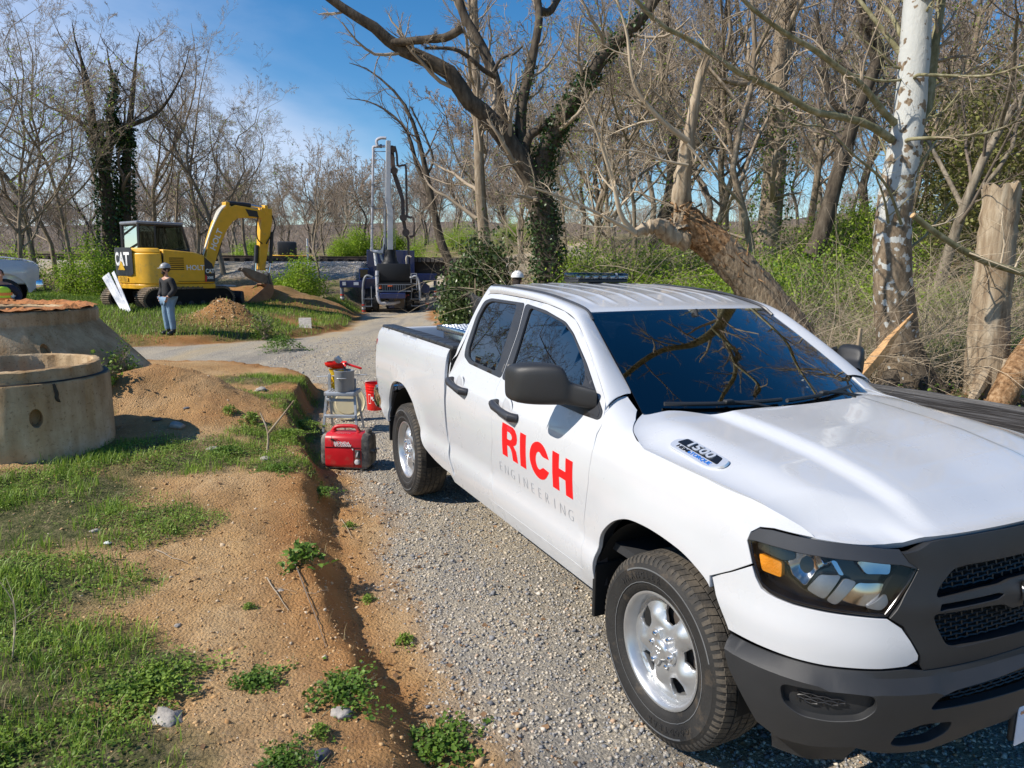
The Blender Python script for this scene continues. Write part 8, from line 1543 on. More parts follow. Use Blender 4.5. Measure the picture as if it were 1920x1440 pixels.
 V, F = tubes(P[None], R_[None] * (1 + .03 * r.normal(size=34)), 30, .035, r); Vr = V.reshape(34, 30, 3); Vr[-3:] += (np.array([.3, .7, 1.0])[:, None] * r.uniform(-.10, .13, 30))[..., None] * np.array([0, 0, 1.0]); V = Vr.reshape(-1, 3)
 top = Vr[-1].mean(0) - [0, 0, .12]; inner = top + (Vr[-1] - top) * .55 + r.normal(0, .04, (30, 3)); o = len(V); V = np.concatenate([V, inner, top[None]]); F = F.tolist() + [(33 * 30 + j, 33 * 30 + (j + 1) % 30, o + (j + 1) % 30, o + j) for j in range(30)] + [(o + j, o + (j + 1) % 30, o + 30) for j in range(30)]
 mesh('trunk', V, F, BK['bleached'], st, sharp=50)
 b = MB(); p0 = PX(1860, 720, 10.5)
 for dx, dy in ((.5, -.35), (-.45, -.3), (.1, -.6)): b.tube(catmull([p0 + [dx * .3, dy * .3, .35], p0 + [dx * .7, dy * .7, .05], p0 + [dx * 1.2, dy * 1.2, -.25]], 5), np.linspace(.16, .05, 11), 8)
 b.build('root', BK['bleached'], st)
 lg = empty('fallen_log', (0, 0, 0), 0, 'dark rotten log leaning into the frame at the right edge', 'log')
 tv = tubes(resample([PX(1872, 765, 9.6), PX(1905, 700, 9.7), PX(1960, 630, 10.1), PX(2040, 560, 10.6)], 18)[None], np.linspace(.17, .22, 18)[None], 16, .08); mesh('log_body', tv[0], tv[1], BK['rot'], lg)
 # cut branch in front of the snag
 cb = empty('cut_branch', (0, 0, 0), 0, 'sawn mossy branch slanting down past the stump', 'branch')
 tv, bv, lev = grow([limbpx([(1712, 404), (1760, 440), (1810, 472), (1860, 495), (1930, 515), (2010, 540)], 9.8, .038, .05, .4)], [dict(n=9, t=(.1, 1), ang=(30, 80), lr=(.15, .4), npts=6, up=.05, wig=.15, rr=.35), dict(n=4, t=(.2, 1), ang=(25, 60), lr=(.35, .6), npts=4, up=.03, wig=.15, rr=.5)], 5); mesh('branch_wood', tv[0], tv[1], BK['olive'], cb); mesh('branch_twigs', bv[0], bv[1], BK['twig_pale'], cb)
 p = PX(1712, 404, 9.8); b = MB(); d = unit(PX(1760, 440, 9.85) - p); b.cyl(p - d * .012, p + d * .01, .040, n=14); b.build('cut_end', mat('sawn_wood', (.55, .36, .18), .8, var=.2), cb)
 # slim leaning tree by the pump truck, pale trunk behind, trees on the right
 tree('leaning_tree', [limbpx([(856, 545), (848, 505), (828, 459), (817, 412), (809, 373), (793, 295), (778, 241), (762, 202), (735, 167), (690, 130), (655, 118)], 27, .21, .012, 0), limbpx([(815, 400), (800, 350), (782, 311), (766, 253), (735, 215), (690, 190), (650, 185)], 27, .12, .01, .5), limbpx([(800, 330), (812, 300), (800, 262), (770, 200)], 27, .05, .03)], [dict(n=9, t=(.4, 1), ang=(20, 60), lr=(.12, .34), npts=8, up=.05, wig=.14, rr=.4)] + LV_BIG[2:], 41, 'slim tree leaning left over the railway bridge beside the pump truck', bark='dark', twig='twig_dark')
 tree('pale_trunk_tree', [limbpx([(912, 520), (908, 440), (902, 380), (897, 250), (893, 160), (890, 60), (888, -60)], 22, .20, .10, 0), limbpx([(893, 200), (915, 150), (940, 120)], 22, .06, .03), limbpx([(896, 240), (880, 180), (885, 60), (870, -60)], 22, .08, .04)], LV_BIG, 43, 'straight pale trunk standing just left of the ivy clad tree', bark='tan', twig='twig')
 t, lev = tree('vine_covered_tree', [limbpx([(1432, 500), (1440, 440), (1446, 380), (1455, 300), (1458, 200), (1464, 100), (1472, 0), (1480, -120)], 19, .34, .15, 0), limbpx([(1458, 200), (1470, 130), (1482, 60), (1490, -40)], 19, .16, .09)], LV_BIG, 45, 'tan trunk hung with vines between the broken trunk and the sycamore', bark='tan', twig='twig'); ivy_on(lev[0], [0], .05, .5, 1300, 9, t, size=(.05, .09), m='green', spread=1.4, name='vine_leaves')
 tree('dark_crooked_tree', [limbpx([(1520, 480), (1540, 440), (1570, 330), (1605, 215), (1640, 130), (1648, 85), (1620, 30), (1600, -60)], 16.5, .20, .09, 0), limbpx([(1640, 110), (1620, 60), (1612, 10)], 16.5, .09, .05), limbpx([(1600, 225), (1560, 190), (1545, 120), (1530, 20)], 16.5, .08, .04)], LV_BIG, 47, 'dark crooked tree just left of the sycamore', bark='dark', twig='twig_dark')
 tree('upright_dark_tree', [limbpx([(1225, 470), (1250, 390), (1262, 330), (1255, 230), (1240, 120), (1250, 20), (1245, -80)], 24, .24, .10, 0), limbpx([(1262, 340), (1300, 280), (1340, 220), (1350, 120), (1365, 0)], 24, .14, .07)], LV_BIG, 49, 'dark upright tree behind the splintered spire of the broken trunk', bark='dark', twig='twig')
hero_trees()
def auto_limbs(h, r0, seed, forks=3, lean=.10, spread=.4):
 r = np.random.default_rng(seed); out = []; top = np.array([r.normal(0, lean) * h, r.normal(0, lean) * h, h])
 main = np.array([(0, 0, -.3), top * .15 + r.normal(0, .008, 3) * h, top * .3 + r.normal(0, .02, 3) * h, top * .45 + r.normal(0, .025, 3) * h, top * .6 + r.normal(0, .03, 3) * h, top * .8 + r.normal(0, .03, 3) * h, top]); out.append((main, r0, r0 * .06))
 for f in range(forks):
  s = r.uniform(.18, .6); p = resample(main, 20)[int(s * 19)]; a = r.uniform(0, 2 * np.pi); q = np.array([math.cos(a), math.sin(a), 0]) * h * spread * r.uniform(.45, 1.0) * (1 - s * .5); e = p + q + [0, 0, h * (1 - s) * r.uniform(.6, .9)]; k = r.normal(0, .03 * h, (3, 3))
  out.append((np.array([p, p + (e - p) * .2 + q * .12, p + (e - p) * .4 + q * .14 + k[0], p + (e - p) * .62 + q * .08 + k[1], p + (e - p) * .82 + k[2], e]), r0 * .50 * (1 - s * .5), r0 * .05))
 return out
def woods():
 def leafmesh(lev, n, seed):
  r_ = np.random.default_rng(seed); E = lev[-1][0]; i = r_.integers(0, len(E), n); p = E[i, -1] + r_.normal(0, .05, (n, 3)); p = p[p[:, 2] < r_.uniform(2, 8, n)]; v, f = scatter_arrays(LQ[0], LQ[1], p, r_.uniform(.03, .075, len(p)), rand_rot(len(p), 5, r_)); me = newmesh('spring_leaves', v, f, False); me.materials.append(LEAF['fresh']); return me
 def proto(h, r0, seed, forks, bark, twig, lv, minr=.0, spread=.4, leafy=0):
  tv, bv, lev = grow(auto_limbs(h, r0, seed, forks, spread=spread), lv, seed, 14, (8, 5, 3, 3, 3), minr); a = newmesh('trunk', *tv); a.materials.append(BK[bark]); b_ = newmesh('branches', *bv); b_.materials.append(BK[twig]); return (a, b_) if not leafy else (a, b_, leafmesh(lev, leafy, seed))
 LM = [dict(n=13, t=(.15, 1), ang=(25, 65), lr=(.16, .42), npts=7, up=.10, wig=.16, rr=.45, tip=.2), dict(n=7, t=(.15, 1), ang=(25, 60), lr=(.3, .6), npts=5, up=.05, wig=.15, rr=.5), dict(n=6, t=(.2, 1), ang=(20, 55), lr=(.35, .6), npts=4, up=.05, wig=.14, rr=.55), dict(n=2, t=(.2, 1), ang=(20, 55), lr=(.4, .7), npts=3, up=.03, wig=.12, rr=.6)]
 LF = LM[:3]
 near = [proto(11, .13, 101, 5, 'tan', 'twig', LM, .0035), proto(13, .17, 102, 5, 'grey', 'twig_dark', LM, .0035), proto(10, .10, 103, 5, 'tan', 'twig', LM, .0035, .55, 4500), proto(12, .12, 104, 4, 'tan', 'twig', LM, .0035), proto(9, .08, 105, 6, 'tan', 'twig', LM, .0035, .6, 4500)]
 far = [proto(9, .14, 111, 5, 'grey', 'twig_far', LF, .010, .5), proto(10, .15, 112, 4, 'dark', 'twig_far', LF, .010, .4), proto(8, .12, 113, 6, 'grey', 'twig_far', LF, .010, .6)]
 def place(name, pr, x, y, sc, rz, label, group, zoff=0.0):
  t = empty(name, (x, y, hz(x, y) + zoff), rz, label, 'tree', group); t.scale = (sc, sc, sc)
  for nm, me in zip(('trunk', 'branches', 'spring_leaves'), pr): link(nm, me, None, t)
  return t
 r = np.random.default_rng(77); wx = lambda px, Y: (px - 960) / 1322 * Y
 # left, behind the excavator: (px, depth, height)
 L = [(-40, 25, 11.5, 2, 'bare tree at the very left edge behind the white vehicle'), (40, 27, 9.0, 0, 'crooked bare tree rising behind the bonnet of the white vehicle'), (75, 30, 12.2, 1, 'tall bare tree with steep limbs, left of the ivy covered pair'), (112, 32, 11.5, 3, 'slender pale bare tree just left of the ivy covered pair'), (150, 29, 11.0, 4, 'many stemmed bare tree left of the ivy covered pair'), (290, 34, 11.0, 0, 'bare tree above the excavator cab'), (335, 36, 9.0, 4, 'thin bare tree behind the excavator engine hood'), (372, 34, 10.0, 2, 'bare spreading tree behind the lower excavator boom'), (425, 33, 9.6, 1, 'dark bare tree standing over the bend of the excavator boom'), (470, 37, 8.4, 0, 'bare tree to the right of the excavator boom'), (510, 48, 7.0, 3, 'small bare tree far beyond the excavator stick')]
 for px, Y, h, k, lab in L:
  hh = [11, 13, 10, 12, 9][k]; place('bare_tree', near[k], wx(px, Y), Y, h / hh, r.uniform(0, 6), lab, 'bare trees behind the excavator')
 # out of frame on the left: most seen in the door windows, the two smallest added to shade the foreground
 for x, y, k, s in ((-24, 20, 1, 1.0), (-27, 15, 0, 1.1), (-22, 11, 2, .9), (-30, 9, 3, 1.1), (-25, 27, 4, 1.2), (-33, 22, 1, 1.2), (-28, 4, 0, 1.0), (-11.5, -2.2, 2, .95), (-15, -8, 3, .9), (-6.6, 1.2, 4, .42), (-7.4, .3, 2, .42)): place('bare_tree', near[k], x, y, s, r.uniform(0, 6), 'bare tree outside the frame on the left', 'bare trees left of the site')
 # ivy covered pair
 for lab, limbs, sd in (('left one of two ivy covered trees behind the excavator', [limbpx([(212, 515), (206, 420), (200, 360), (190, 293), (173, 227), (170, 180), (157, 127), (140, 73), (135, 40)], 30, .40, .012), limbpx([(195, 320), (206, 260), (205, 215), (215, 160), (205, 120), (200, 85)], 30, .24, .012), limbpx([(190, 290), (160, 240), (130, 215), (90, 200), (50, 170)], 30, .14, .012)], 1), ('right one of two ivy covered trees behind the excavator', [limbpx([(228, 515), (232, 440), (233, 373), (237, 307), (240, 253), (247, 200), (255, 107), (262, 60)], 30.5, .38, .012), limbpx([(237, 280), (222, 245), (212, 225), (205, 190)], 30.5, .2, .03), limbpx([(244, 235), (290, 215), (320, 180), (345, 130), (355, 90)], 30.5, .10, .01)], 2)):
  t, lev = tree('ivy_clad_tree', limbs, [dict(n=9, t=(.3, 1), ang=(25, 70), lr=(.15, .4), npts=7, up=.1, wig=.15, rr=.4)] + LM[1:], 60 + sd, lab, 'ivy covered pair', 'dark', 'twig_dark', minr=.004)
  ivy_on(lev[0], [0], .02, .62, 2600, 70 + sd, t, size=(.08, .15), spread=1.35); ivy_on(lev[0], [1], .0, .8, 900, 80 + sd, t, size=(.08, .15), spread=1.5)
 # far wood beyond the railway
 n = 0
 for row, (Y, dn) in enumerate(((62, 17), (74, 19), (90, 21), (108, 22))):
  for i in range(dn):
   px = -160 + (1080 + 160) * (i + r.uniform(-.35, .35)) / dn; x = wx(px, Y); yy = Y + r.uniform(-4, 4); s = r.uniform(.62, .95) * (.8 + .006 * Y)
   place('bare_tree', far[r.integers(0, 3)], x, yy, s, r.uniform(0, 6), 'bare tree in the far wood beyond the railway', 'trees of the far wood')
 tv, bv, _ = grow(auto_limbs(8, .12, 7, 4, spread=.4), [dict(n=8, t=(.2, 1), ang=(25, 60), lr=(.25, .5), npts=4, up=.1, wig=.15, rr=.6), dict(n=3, t=(.2, 1), ang=(25, 60), lr=(.35, .6), npts=3, up=.05, wig=.15, rr=.7)], 8, 5, (3, 3, 3), .022); bV = np.concatenate([tv[0], bv[0]]); bF = np.concatenate([tv[1], bv[1] + len(tv[0])])
 n = 900; px = r.uniform(-500, 2300, n); Y = r.uniform(112, 185, n); x = wx(px, Y); zr = 1.5 + 9.0 * sst(120, 170, Y) + 5 * sst(10, 90, x); pos = np.stack([x, Y, zr - 1.5], 1); v, f = scatter_arrays(bV, bF, pos, r.uniform(.65, 1.0, n), rand_rot(n, .05, r)); tag(mesh('far_wood', v, f, BK['twig_far']), kind='stuff')
 place('bare_tree', near[3], wx(600, 30), 30, .55, 1.0, 'slim bare sapling standing alone right of the bright green shrub', 'bare trees behind the excavator')
 place('bare_tree', far[0], wx(588, 52), 52, .95, 2.0, 'pale tree rising above the far wood left of the pump mast', 'bare trees behind the excavator')
 # wooded slope on the right
 spots = [(1100, 22), (1150, 26), (1190, 20), (1215, 31), (1280, 27), (1320, 21), (1365, 24), (1400, 30), (1420, 17), (1490, 23), (1535, 28), (1560, 20), (1600, 25), (1640, 32), (1690, 19), (1730, 24), (1760, 16), (1800, 20), (1850, 25), (1890, 17), (1930, 21), (1010, 29), (960, 32), (930, 26), (1060, 34), (1980, 17), (1745, 30)]; spots = [q for i, q in enumerate(spots) if i % 4 != 3]
 for i, (px, Y) in enumerate(spots): place('bare_tree', near[(i * 2 + i // 5) % 5], wx(px, Y), Y + r.uniform(-.8, .8), r.uniform(.75, 1.15), r.uniform(0, 6), 'bare grey tree in the wood on the slope beyond the pickup', 'trees on the wooded slope')
 for i in range(34):
  Y = r.uniform(33, 75); px = 900 + 1150 * ((i * .618) % 1); place('bare_tree', far[i % 3], wx(px, Y), Y, r.uniform(1.0, 1.5), r.uniform(0, 6), 'bare grey tree far back in the wood on the slope', 'trees far up the wooded slope')
woods()
def shrub_mesh(name, n, rad, hgt, size, m, seed, stems=14, flat=.0, shell=.55, twig='twig', clumps=26):
 r = np.random.default_rng(seed); c = r.normal(size=(clumps, 3)); c = unit(c) * r.uniform(shell, 1, (clumps, 1)); c[:, 2] = np.abs(c[:, 2]) * .9 + .08; c *= [rad, rad, hgt]
 pos = c[r.integers(0, clumps, n)] + r.normal(0, .20, (n, 3)) * [rad, rad, hgt * .7]; pos = pos[pos[:, 2] > .02]; v, f = scatter_arrays(LQ[0], LQ[1], pos, r.uniform(size * .6, size * 1.3, len(pos)), rand_rot(len(pos), 5, r)); lm = newmesh('leaves', v, f, False); lm.materials.append(LEAF[m])
 P = np.zeros((stems, 5, 3)); e = c[r.integers(0, clumps, stems)]
 for i in range(5): P[:, i] = e * (i / 4) ** 1.0 + r.normal(0, .03, (stems, 3)) * rad + [0, 0, .1 * hgt * math.sin(i / 4 * 3.1)]
 P[:, 0, 2] = -.1; C_, RR = sprout(P, np.linspace(.014, .006, 5)[None] * np.ones((stems, 1)) * max(1, rad), 6, (.3, 1), (25, 60), (.3, .6), 4, .05, .15, .6, r); a = tubes(P, np.linspace(.016, .006, 5)[None] * np.ones((stems, 1)) * max(1, rad), 4); b = tubes(C_, RR, 3); sm = newmesh('stems', np.concatenate([a[0], b[0]]), np.concatenate([a[1], b[1] + len(a[0])])); sm.materials.append(BK[twig]); return lm, sm
def put(name, ms, x, y, sc, rz, label, cat, group=None, z=None):
 t = empty(name, (x, y, hz(x, y) if z is None else z), rz, label, cat, group); t.scale = sc if isinstance(sc, tuple) else (sc, sc, sc)
 for me in ms: link(me.name.split('.')[0], me, None, t)
 return t
def bramble_mesh(seed, n, h, sp, r0, twig):
 r = np.random.default_rng(seed); P = np.zeros((n, 8, 3)); a = r.uniform(0, 2 * np.pi, n); d = np.stack([np.cos(a) * r.uniform(.2, 1, n), np.sin(a) * r.uniform(.2, 1, n), r.uniform(.6, 1.5, n)], 1); P[:, 0] = np.stack([r.normal(0, .25, n) * sp, r.normal(0, .25, n) * sp, np.full(n, -.1)], 1); d = unit(d); L_ = h * r.uniform(.5, 1.25, n) / 7
 for i in range(1, 8): d = unit(d + r.normal(0, .10, (n, 3)) - [0, 0, .15]); P[:, i] = P[:, i - 1] + d * L_[:, None]
 R_ = r0 * r.uniform(.5, 1.2, (n, 1)) * np.linspace(1, .3, 8)[None]; C_, RR = sprout(P, R_, 6, (.2, 1), (25, 70), (.2, .5), 5, .02, .14, .55, r); D_, R3 = sprout(C_, RR, 3, (.2, 1), (25, 60), (.3, .6), 3, .02, .12, .6, r); vs = [tubes(P, R_, 4), tubes(C_, RR, 3), tubes(D_, R3, 3)]; o = 0; V, F = [], []
 for v, f in vs: V.append(v); F.append(f + o); o += len(v)
 me = newmesh('stems', np.concatenate(V), np.concatenate(F)); me.materials.append(BK[twig]); return (me,)
def undergrowth():
 r = np.random.default_rng(5); wx = lambda px, Y: (px - 960) / 1322 * Y
 bright = shrub_mesh('shrub', 9000, 1.15, 1.7, .075, 'fresh', 1, 30, shell=.3); loose = shrub_mesh('shrub', 5200, 1.2, 2.6, .075, 'fresh', 2, 40, shell=.2); holly = shrub_mesh('shrub', 9000, .95, 1.65, .085, 'holly', 3, 10, shell=.8, clumps=40)
 low = [shrub_mesh('shrub', 5200, 1.15, 1.5, .055, 'fresh', 10 + i, 40, shell=.25, clumps=44) for i in range(3)]; grn = [shrub_mesh('shrub', 4200, 1.1, 1.4, .06, 'green', 20 + i, 34, shell=.25, clumps=40) for i in range(2)]; vin = shrub_mesh('shrub', 9000, 1.7, 4.2, .085, 'olive', 31, 60, shell=.35, clumps=60)
 put('green_shrub', bright, wx(553, 27), 27, 1.0, 0, 'bright yellow green shrub between the excavator and the pump truck', 'shrub'); put('green_shrub', loose, wx(200, 27), 27, 1.0, 1, 'loose fresh green shrub left of the excavator, behind the ivy trees', 'shrub'); put('green_shrub', loose, wx(140, 28), 28, (.9, .9, .8), 3, 'smaller loose green shrub nearer the white vehicle', 'shrub'); put('green_shrub', loose, wx(295, 31), 31, (.8, .8, .7), 2, 'green shrub half hidden behind the excavator cab', 'shrub'); put('green_shrub', loose, wx(45, 30), 30, (1.1, 1.1, .8), 5, 'olive green shrub behind the white vehicle', 'shrub')
 put('evergreen_bush', holly, wx(905, 19.5), 19.5, (1.1, 1.1, 1.5), 0, 'rounded dark evergreen bush left of the ivy clad tree', 'bush'); put('green_shrub', grn[0], wx(865, 20), 20, (.6, .6, .9), 0, 'small light green shrub at the foot of the evergreen bush', 'shrub'); put('green_shrub', low[0], wx(885, 21.5), 21.5, (.7, .7, 1.0), 2, 'fresh green bush at the end of the far silt fence', 'shrub')
 for px, Y, s in ((670, 58, 1.3), (640, 56, 1.0), (740, 60, 1.1), (480, 55, 1.2)): put('green_shrub', bright, wx(px, Y), Y, s, r.uniform(0, 6), 'distant green shrub on the grass beyond the railway', 'shrub', 'green shrubs beyond the railway')
 for i in range(14): px = 770 + 230 * ((i * .618) % 1); Y = r.uniform(41, 56); put('green_shrub', loose, wx(px, Y), Y, r.uniform(.5, .9), r.uniform(0, 6), 'brush on the far side of the railway bridge', 'shrub', 'brush beyond the railway bridge')
 for i in range(58):
  px = 1050 + 640 * ((i * .618) % 1); Y = r.uniform(14.5, 22); me = low[i % 3] if i % 4 else grn[i % 2]; put('undergrowth_shrub', me, wx(px, Y), Y, (r.uniform(.8, 1.2),) * 2 + (r.uniform(.75, 1.3),), r.uniform(0, 6), 'low fresh green shrub in the undergrowth beyond the pickup', 'shrub', 'green undergrowth beyond the silt fence')
 for i in range(30):
  px = 1560 + 440 * ((i * .618) % 1); Y = r.uniform(11.5, 17); put('undergrowth_shrub', grn[i % 2] if i % 3 else low[0], wx(px, Y), Y, r.uniform(.3, .65), r.uniform(0, 6), 'small green plant among the twigs around the stump and sycamore', 'shrub', 'small plants behind the silt fence')
 for px, Y, s in ((1850, 19, 1.2), (1930, 17, 1.25), (1800, 23, 1.3), (1990, 20, 1.4)): put('vine_covered_tree', vin, wx(px, Y), Y, s, r.uniform(0, 6), 'tall tree smothered in olive green vines, upper right', 'tree', 'vine smothered trees')
 br = [bramble_mesh(i, 60, 2.6, 1.3, .0065, 'twig_pale') for i in range(3)] + [bramble_mesh(9, 50, 3.4, 1.3, .008, 'twig')]
 for i in range(20):
  px = 1420 + 600 * ((i * .618) % 1); Y = r.uniform(10.2, 16); put('bramble_thicket', br[i % 4], wx(px, Y), Y, r.uniform(.7, 1.1), r.uniform(0, 6), 'tangle of bare pale stems on the slope behind the silt fence', 'thicket', 'bare thickets behind the silt fence')
 for i in range(16):
  px = 950 + 620 * ((i * .618) % 1); Y = r.uniform(17, 25); put('bramble_thicket', br[i % 4], wx(px, Y), Y, r.uniform(.9, 1.5), r.uniform(0, 6), 'tangle of bare stems around the ivy clad tree', 'thicket', 'bare thickets by the ivy clad tree')
 for i in range(22):
  px = -60 + 680 * ((i * .618) % 1); Y = r.uniform(29, 31.5); put('bramble_thicket', br[i % 4], wx(px, Y), Y, r.uniform(.3, .6), r.uniform(0, 6), 'brush of bare stems below the railway embankment', 'thicket', 'brush below the railway')
undergrowth()
def groundcover():
 r = np.random.default_rng(9)
 # grass blades
 def blades(name, pos, h, w, m, bend=.5):
  n = len(pos); a = r.uniform(0, 2 * np.pi, n); d = np.stack([np.cos(a), np.sin(a), np.zeros(n)], 1); s = np.stack([-np.sin(a), np.cos(a), np.zeros(n)], 1); b = r.uniform(.1, bend, n)[:, None]; up = np.array([0, 0, 1.0]); h = h[:, None]; w = w[:, None]
  V = np.stack([pos - s * w, pos + s * w, pos + up * h * .55 + d * b * h * .35 - s * w * .7, pos + up * h * .55 + d * b * h * .35 + s * w * .7, pos + up * h * (1 - .35 * b) + d * b * h], 1).reshape(-1, 3); o = (np.arange(n) * 5)[:, None]
  F = np.concatenate([o + np.array([[0, 1, 3]]), o + np.array([[0, 3, 2]]), o + np.array([[2, 3, 4]])]); return tag(mesh(name, V, F, m, smooth=False), kind='stuff')
 gm = leafmat('grass_blade', (.09, .18, .016), (.36, .50, .07), .5, .35, 2.5); dm = leafmat('dry_grass', (.22, .17, .08), (.50, .41, .23), .8, .3, 2)
 p = sample(190000, -5, -.6, 1.7, 10.5, lambda x, y, g, d, q: grass_at(x, y) ** 1.2 * (1 - np.clip(g, 0, 1)) * (d > .1) * np.clip(.35 + 3.0 * fbm(x, y, 3.1, 4, 201) + 1.2 * fbm(x, y, 11, 3, 203), 0, 1)); p = p[in_view(p)]; blades('grass', p, r.uniform(.02, .085, len(p)) * (1 + .7 * sst(2.2, 3.2, -p[:, 0]) * sst(6.2, 5.2, p[:, 1])), r.uniform(.0015, .0035, len(p)), gm, .9)
 p = sample(120000, -24, -4, 15.5, 30, lambda x, y, g, d, q: grass_at(x, y) ** 1.3 * (1 - np.clip(g, 0, 1)) * (d > .1)); p = p[in_view(p)]; blades('grass', p, r.uniform(.06, .18, len(p)), r.uniform(.004, .009, len(p)), gm, .9)
 p = sample(30000, -14, -4.5, 15.8, 24, lambda x, y, g, d, q: (.25 + .75 * (y < 18.6)) * (1 - np.clip(g, 0, 1)) * (d > .15) * np.clip(.4 + 2 * fbm(x, y, .8, 3, 55), 0, 1)); p = p[in_view(p)]; blades('dry_grass', p, r.uniform(.04, .12, len(p)), r.uniform(.004, .008, len(p)), dm, 1.0)
 p = sample(14000, -4.6, -.5, 1.7, 10, lambda x, y, g, d, q: np.clip(.15 + 1.5 * fbm(x, y, 1.5, 3, 77), 0, 1) * (1 - np.clip(g, 0, 1)) * (d > .1) * (.3 + grass_at(x, y))); p = p[in_view(p)]; blades('dry_grass', p, r.uniform(.02, .10, len(p)), r.uniform(.001, .002, len(p)), dm, 1.4)
 # creeping weeds: small leaves on the soil
 p = sample(330000, -4.5, -.5, 1.7, 9.5, lambda x, y, g, d, q: np.clip(grass_at(x, y) * 1.35 - .15, 0, 1) * (1 - np.clip(g, 0, 1)) * (d > .08) * np.clip(.35 + 3 * fbm(x, y, 2.6, 4, 301), 0, 1)); p = p[in_view(p)]; p[:, 2] += r.uniform(.004, .045, len(p)); tag(leaves('creeping_weeds', p, r.uniform(.008, .018, len(p)), LEAF['weed'], None, r, .6), kind='stuff')
 # leaf litter
 p = sample(5200, -4.5, 3, 1.7, 12, lambda x, y, g, d, q: .10 + .9 * (np.abs(d + .1) < .3)); p = p[in_view(p)]; p[:, 2] += .006; tag(leaves('dead_leaves', p, r.uniform(.015, .045, len(p)), MT['dead_leaf'], None, r, .5), kind='stuff')
 p = sample(16000, -3.2, 2, 14, 26, lambda x, y, g, d, q: sst(-.1, .3, d) * (q < 1.0) * (x > -3.2)); p[:, 2] += .01; tag(leaves('dead_leaves', p, r.uniform(.03, .075, len(p)), MT['dead_leaf'], None, r, .7), kind='stuff')
 p = sample(24000, 3, 14, 8, 22, lambda x, y, g, d, q: (q > .3) * .8); p = p[in_view(p)]; p[:, 2] += .01; tag(leaves('dead_leaves', p, r.uniform(.03, .08, len(p)), MT['dead_leaf'], None, r, .7), kind='stuff')
 p = sample(30000, 1, 14, 9, 24, lambda x, y, g, d, q: (q > .4) * np.clip(.5 + 2 * fbm(x, y, .7, 3, 63), 0, 1)); p = p[in_view(p)]; p[:, 2] += r.uniform(.01, .18, len(p)); tag(leaves('ground_ivy', p, r.uniform(.03, .06, len(p)), LEAF['green'], None, r, .8), kind='stuff')
groundcover()
def weed_mesh(seed, n, rad, h, size, m, base=LB_, upright=.7):
 r = np.random.default_rng(seed); a = r.uniform(0, 2 * np.pi, n); rr = rad * r.uniform(0, 1, n) ** .62 * (.8 + .3 * np.sin(3 * a + seed) + .25 * np.sin(7 * a + 2 * seed)) * np.exp(r.normal(0, .16, n)); z = h * np.clip(1 - (rr / rad) ** 2, .06, 1) * r.uniform(.25, 1.0, n) + .008; v, f = scatter_arrays(base[0], base[1], np.stack([rr * np.cos(a), rr * np.sin(a), z], 1), r.uniform(size * .6, size * 1.25, n), rand_rot(n, upright, r)); me = newmesh('leaves', v, f, False); me.materials.append(LEAF[m])
 k = 40; P = np.zeros((k, 3, 3)); b = r.uniform(0, 2 * np.pi, k); q = rad * np.sqrt(r.uniform(0, 1, k)); P[:, 0] = np.stack([q * .4 * np.cos(b), q * .4 * np.sin(b), np.full(k, -.01)], 1); P[:, 2] = np.stack([q * np.cos(b), q * np.sin(b), h * (1 - (q / rad) ** 2) * .8 + .01], 1); P[:, 1] = (P[:, 0] + P[:, 2]) / 2 + [0, 0, .01]; s = tubes(P, np.full((k, 3), .0016), 3); sm = newmesh('stems', *s); sm.materials.append(BK['olive']); return me, sm
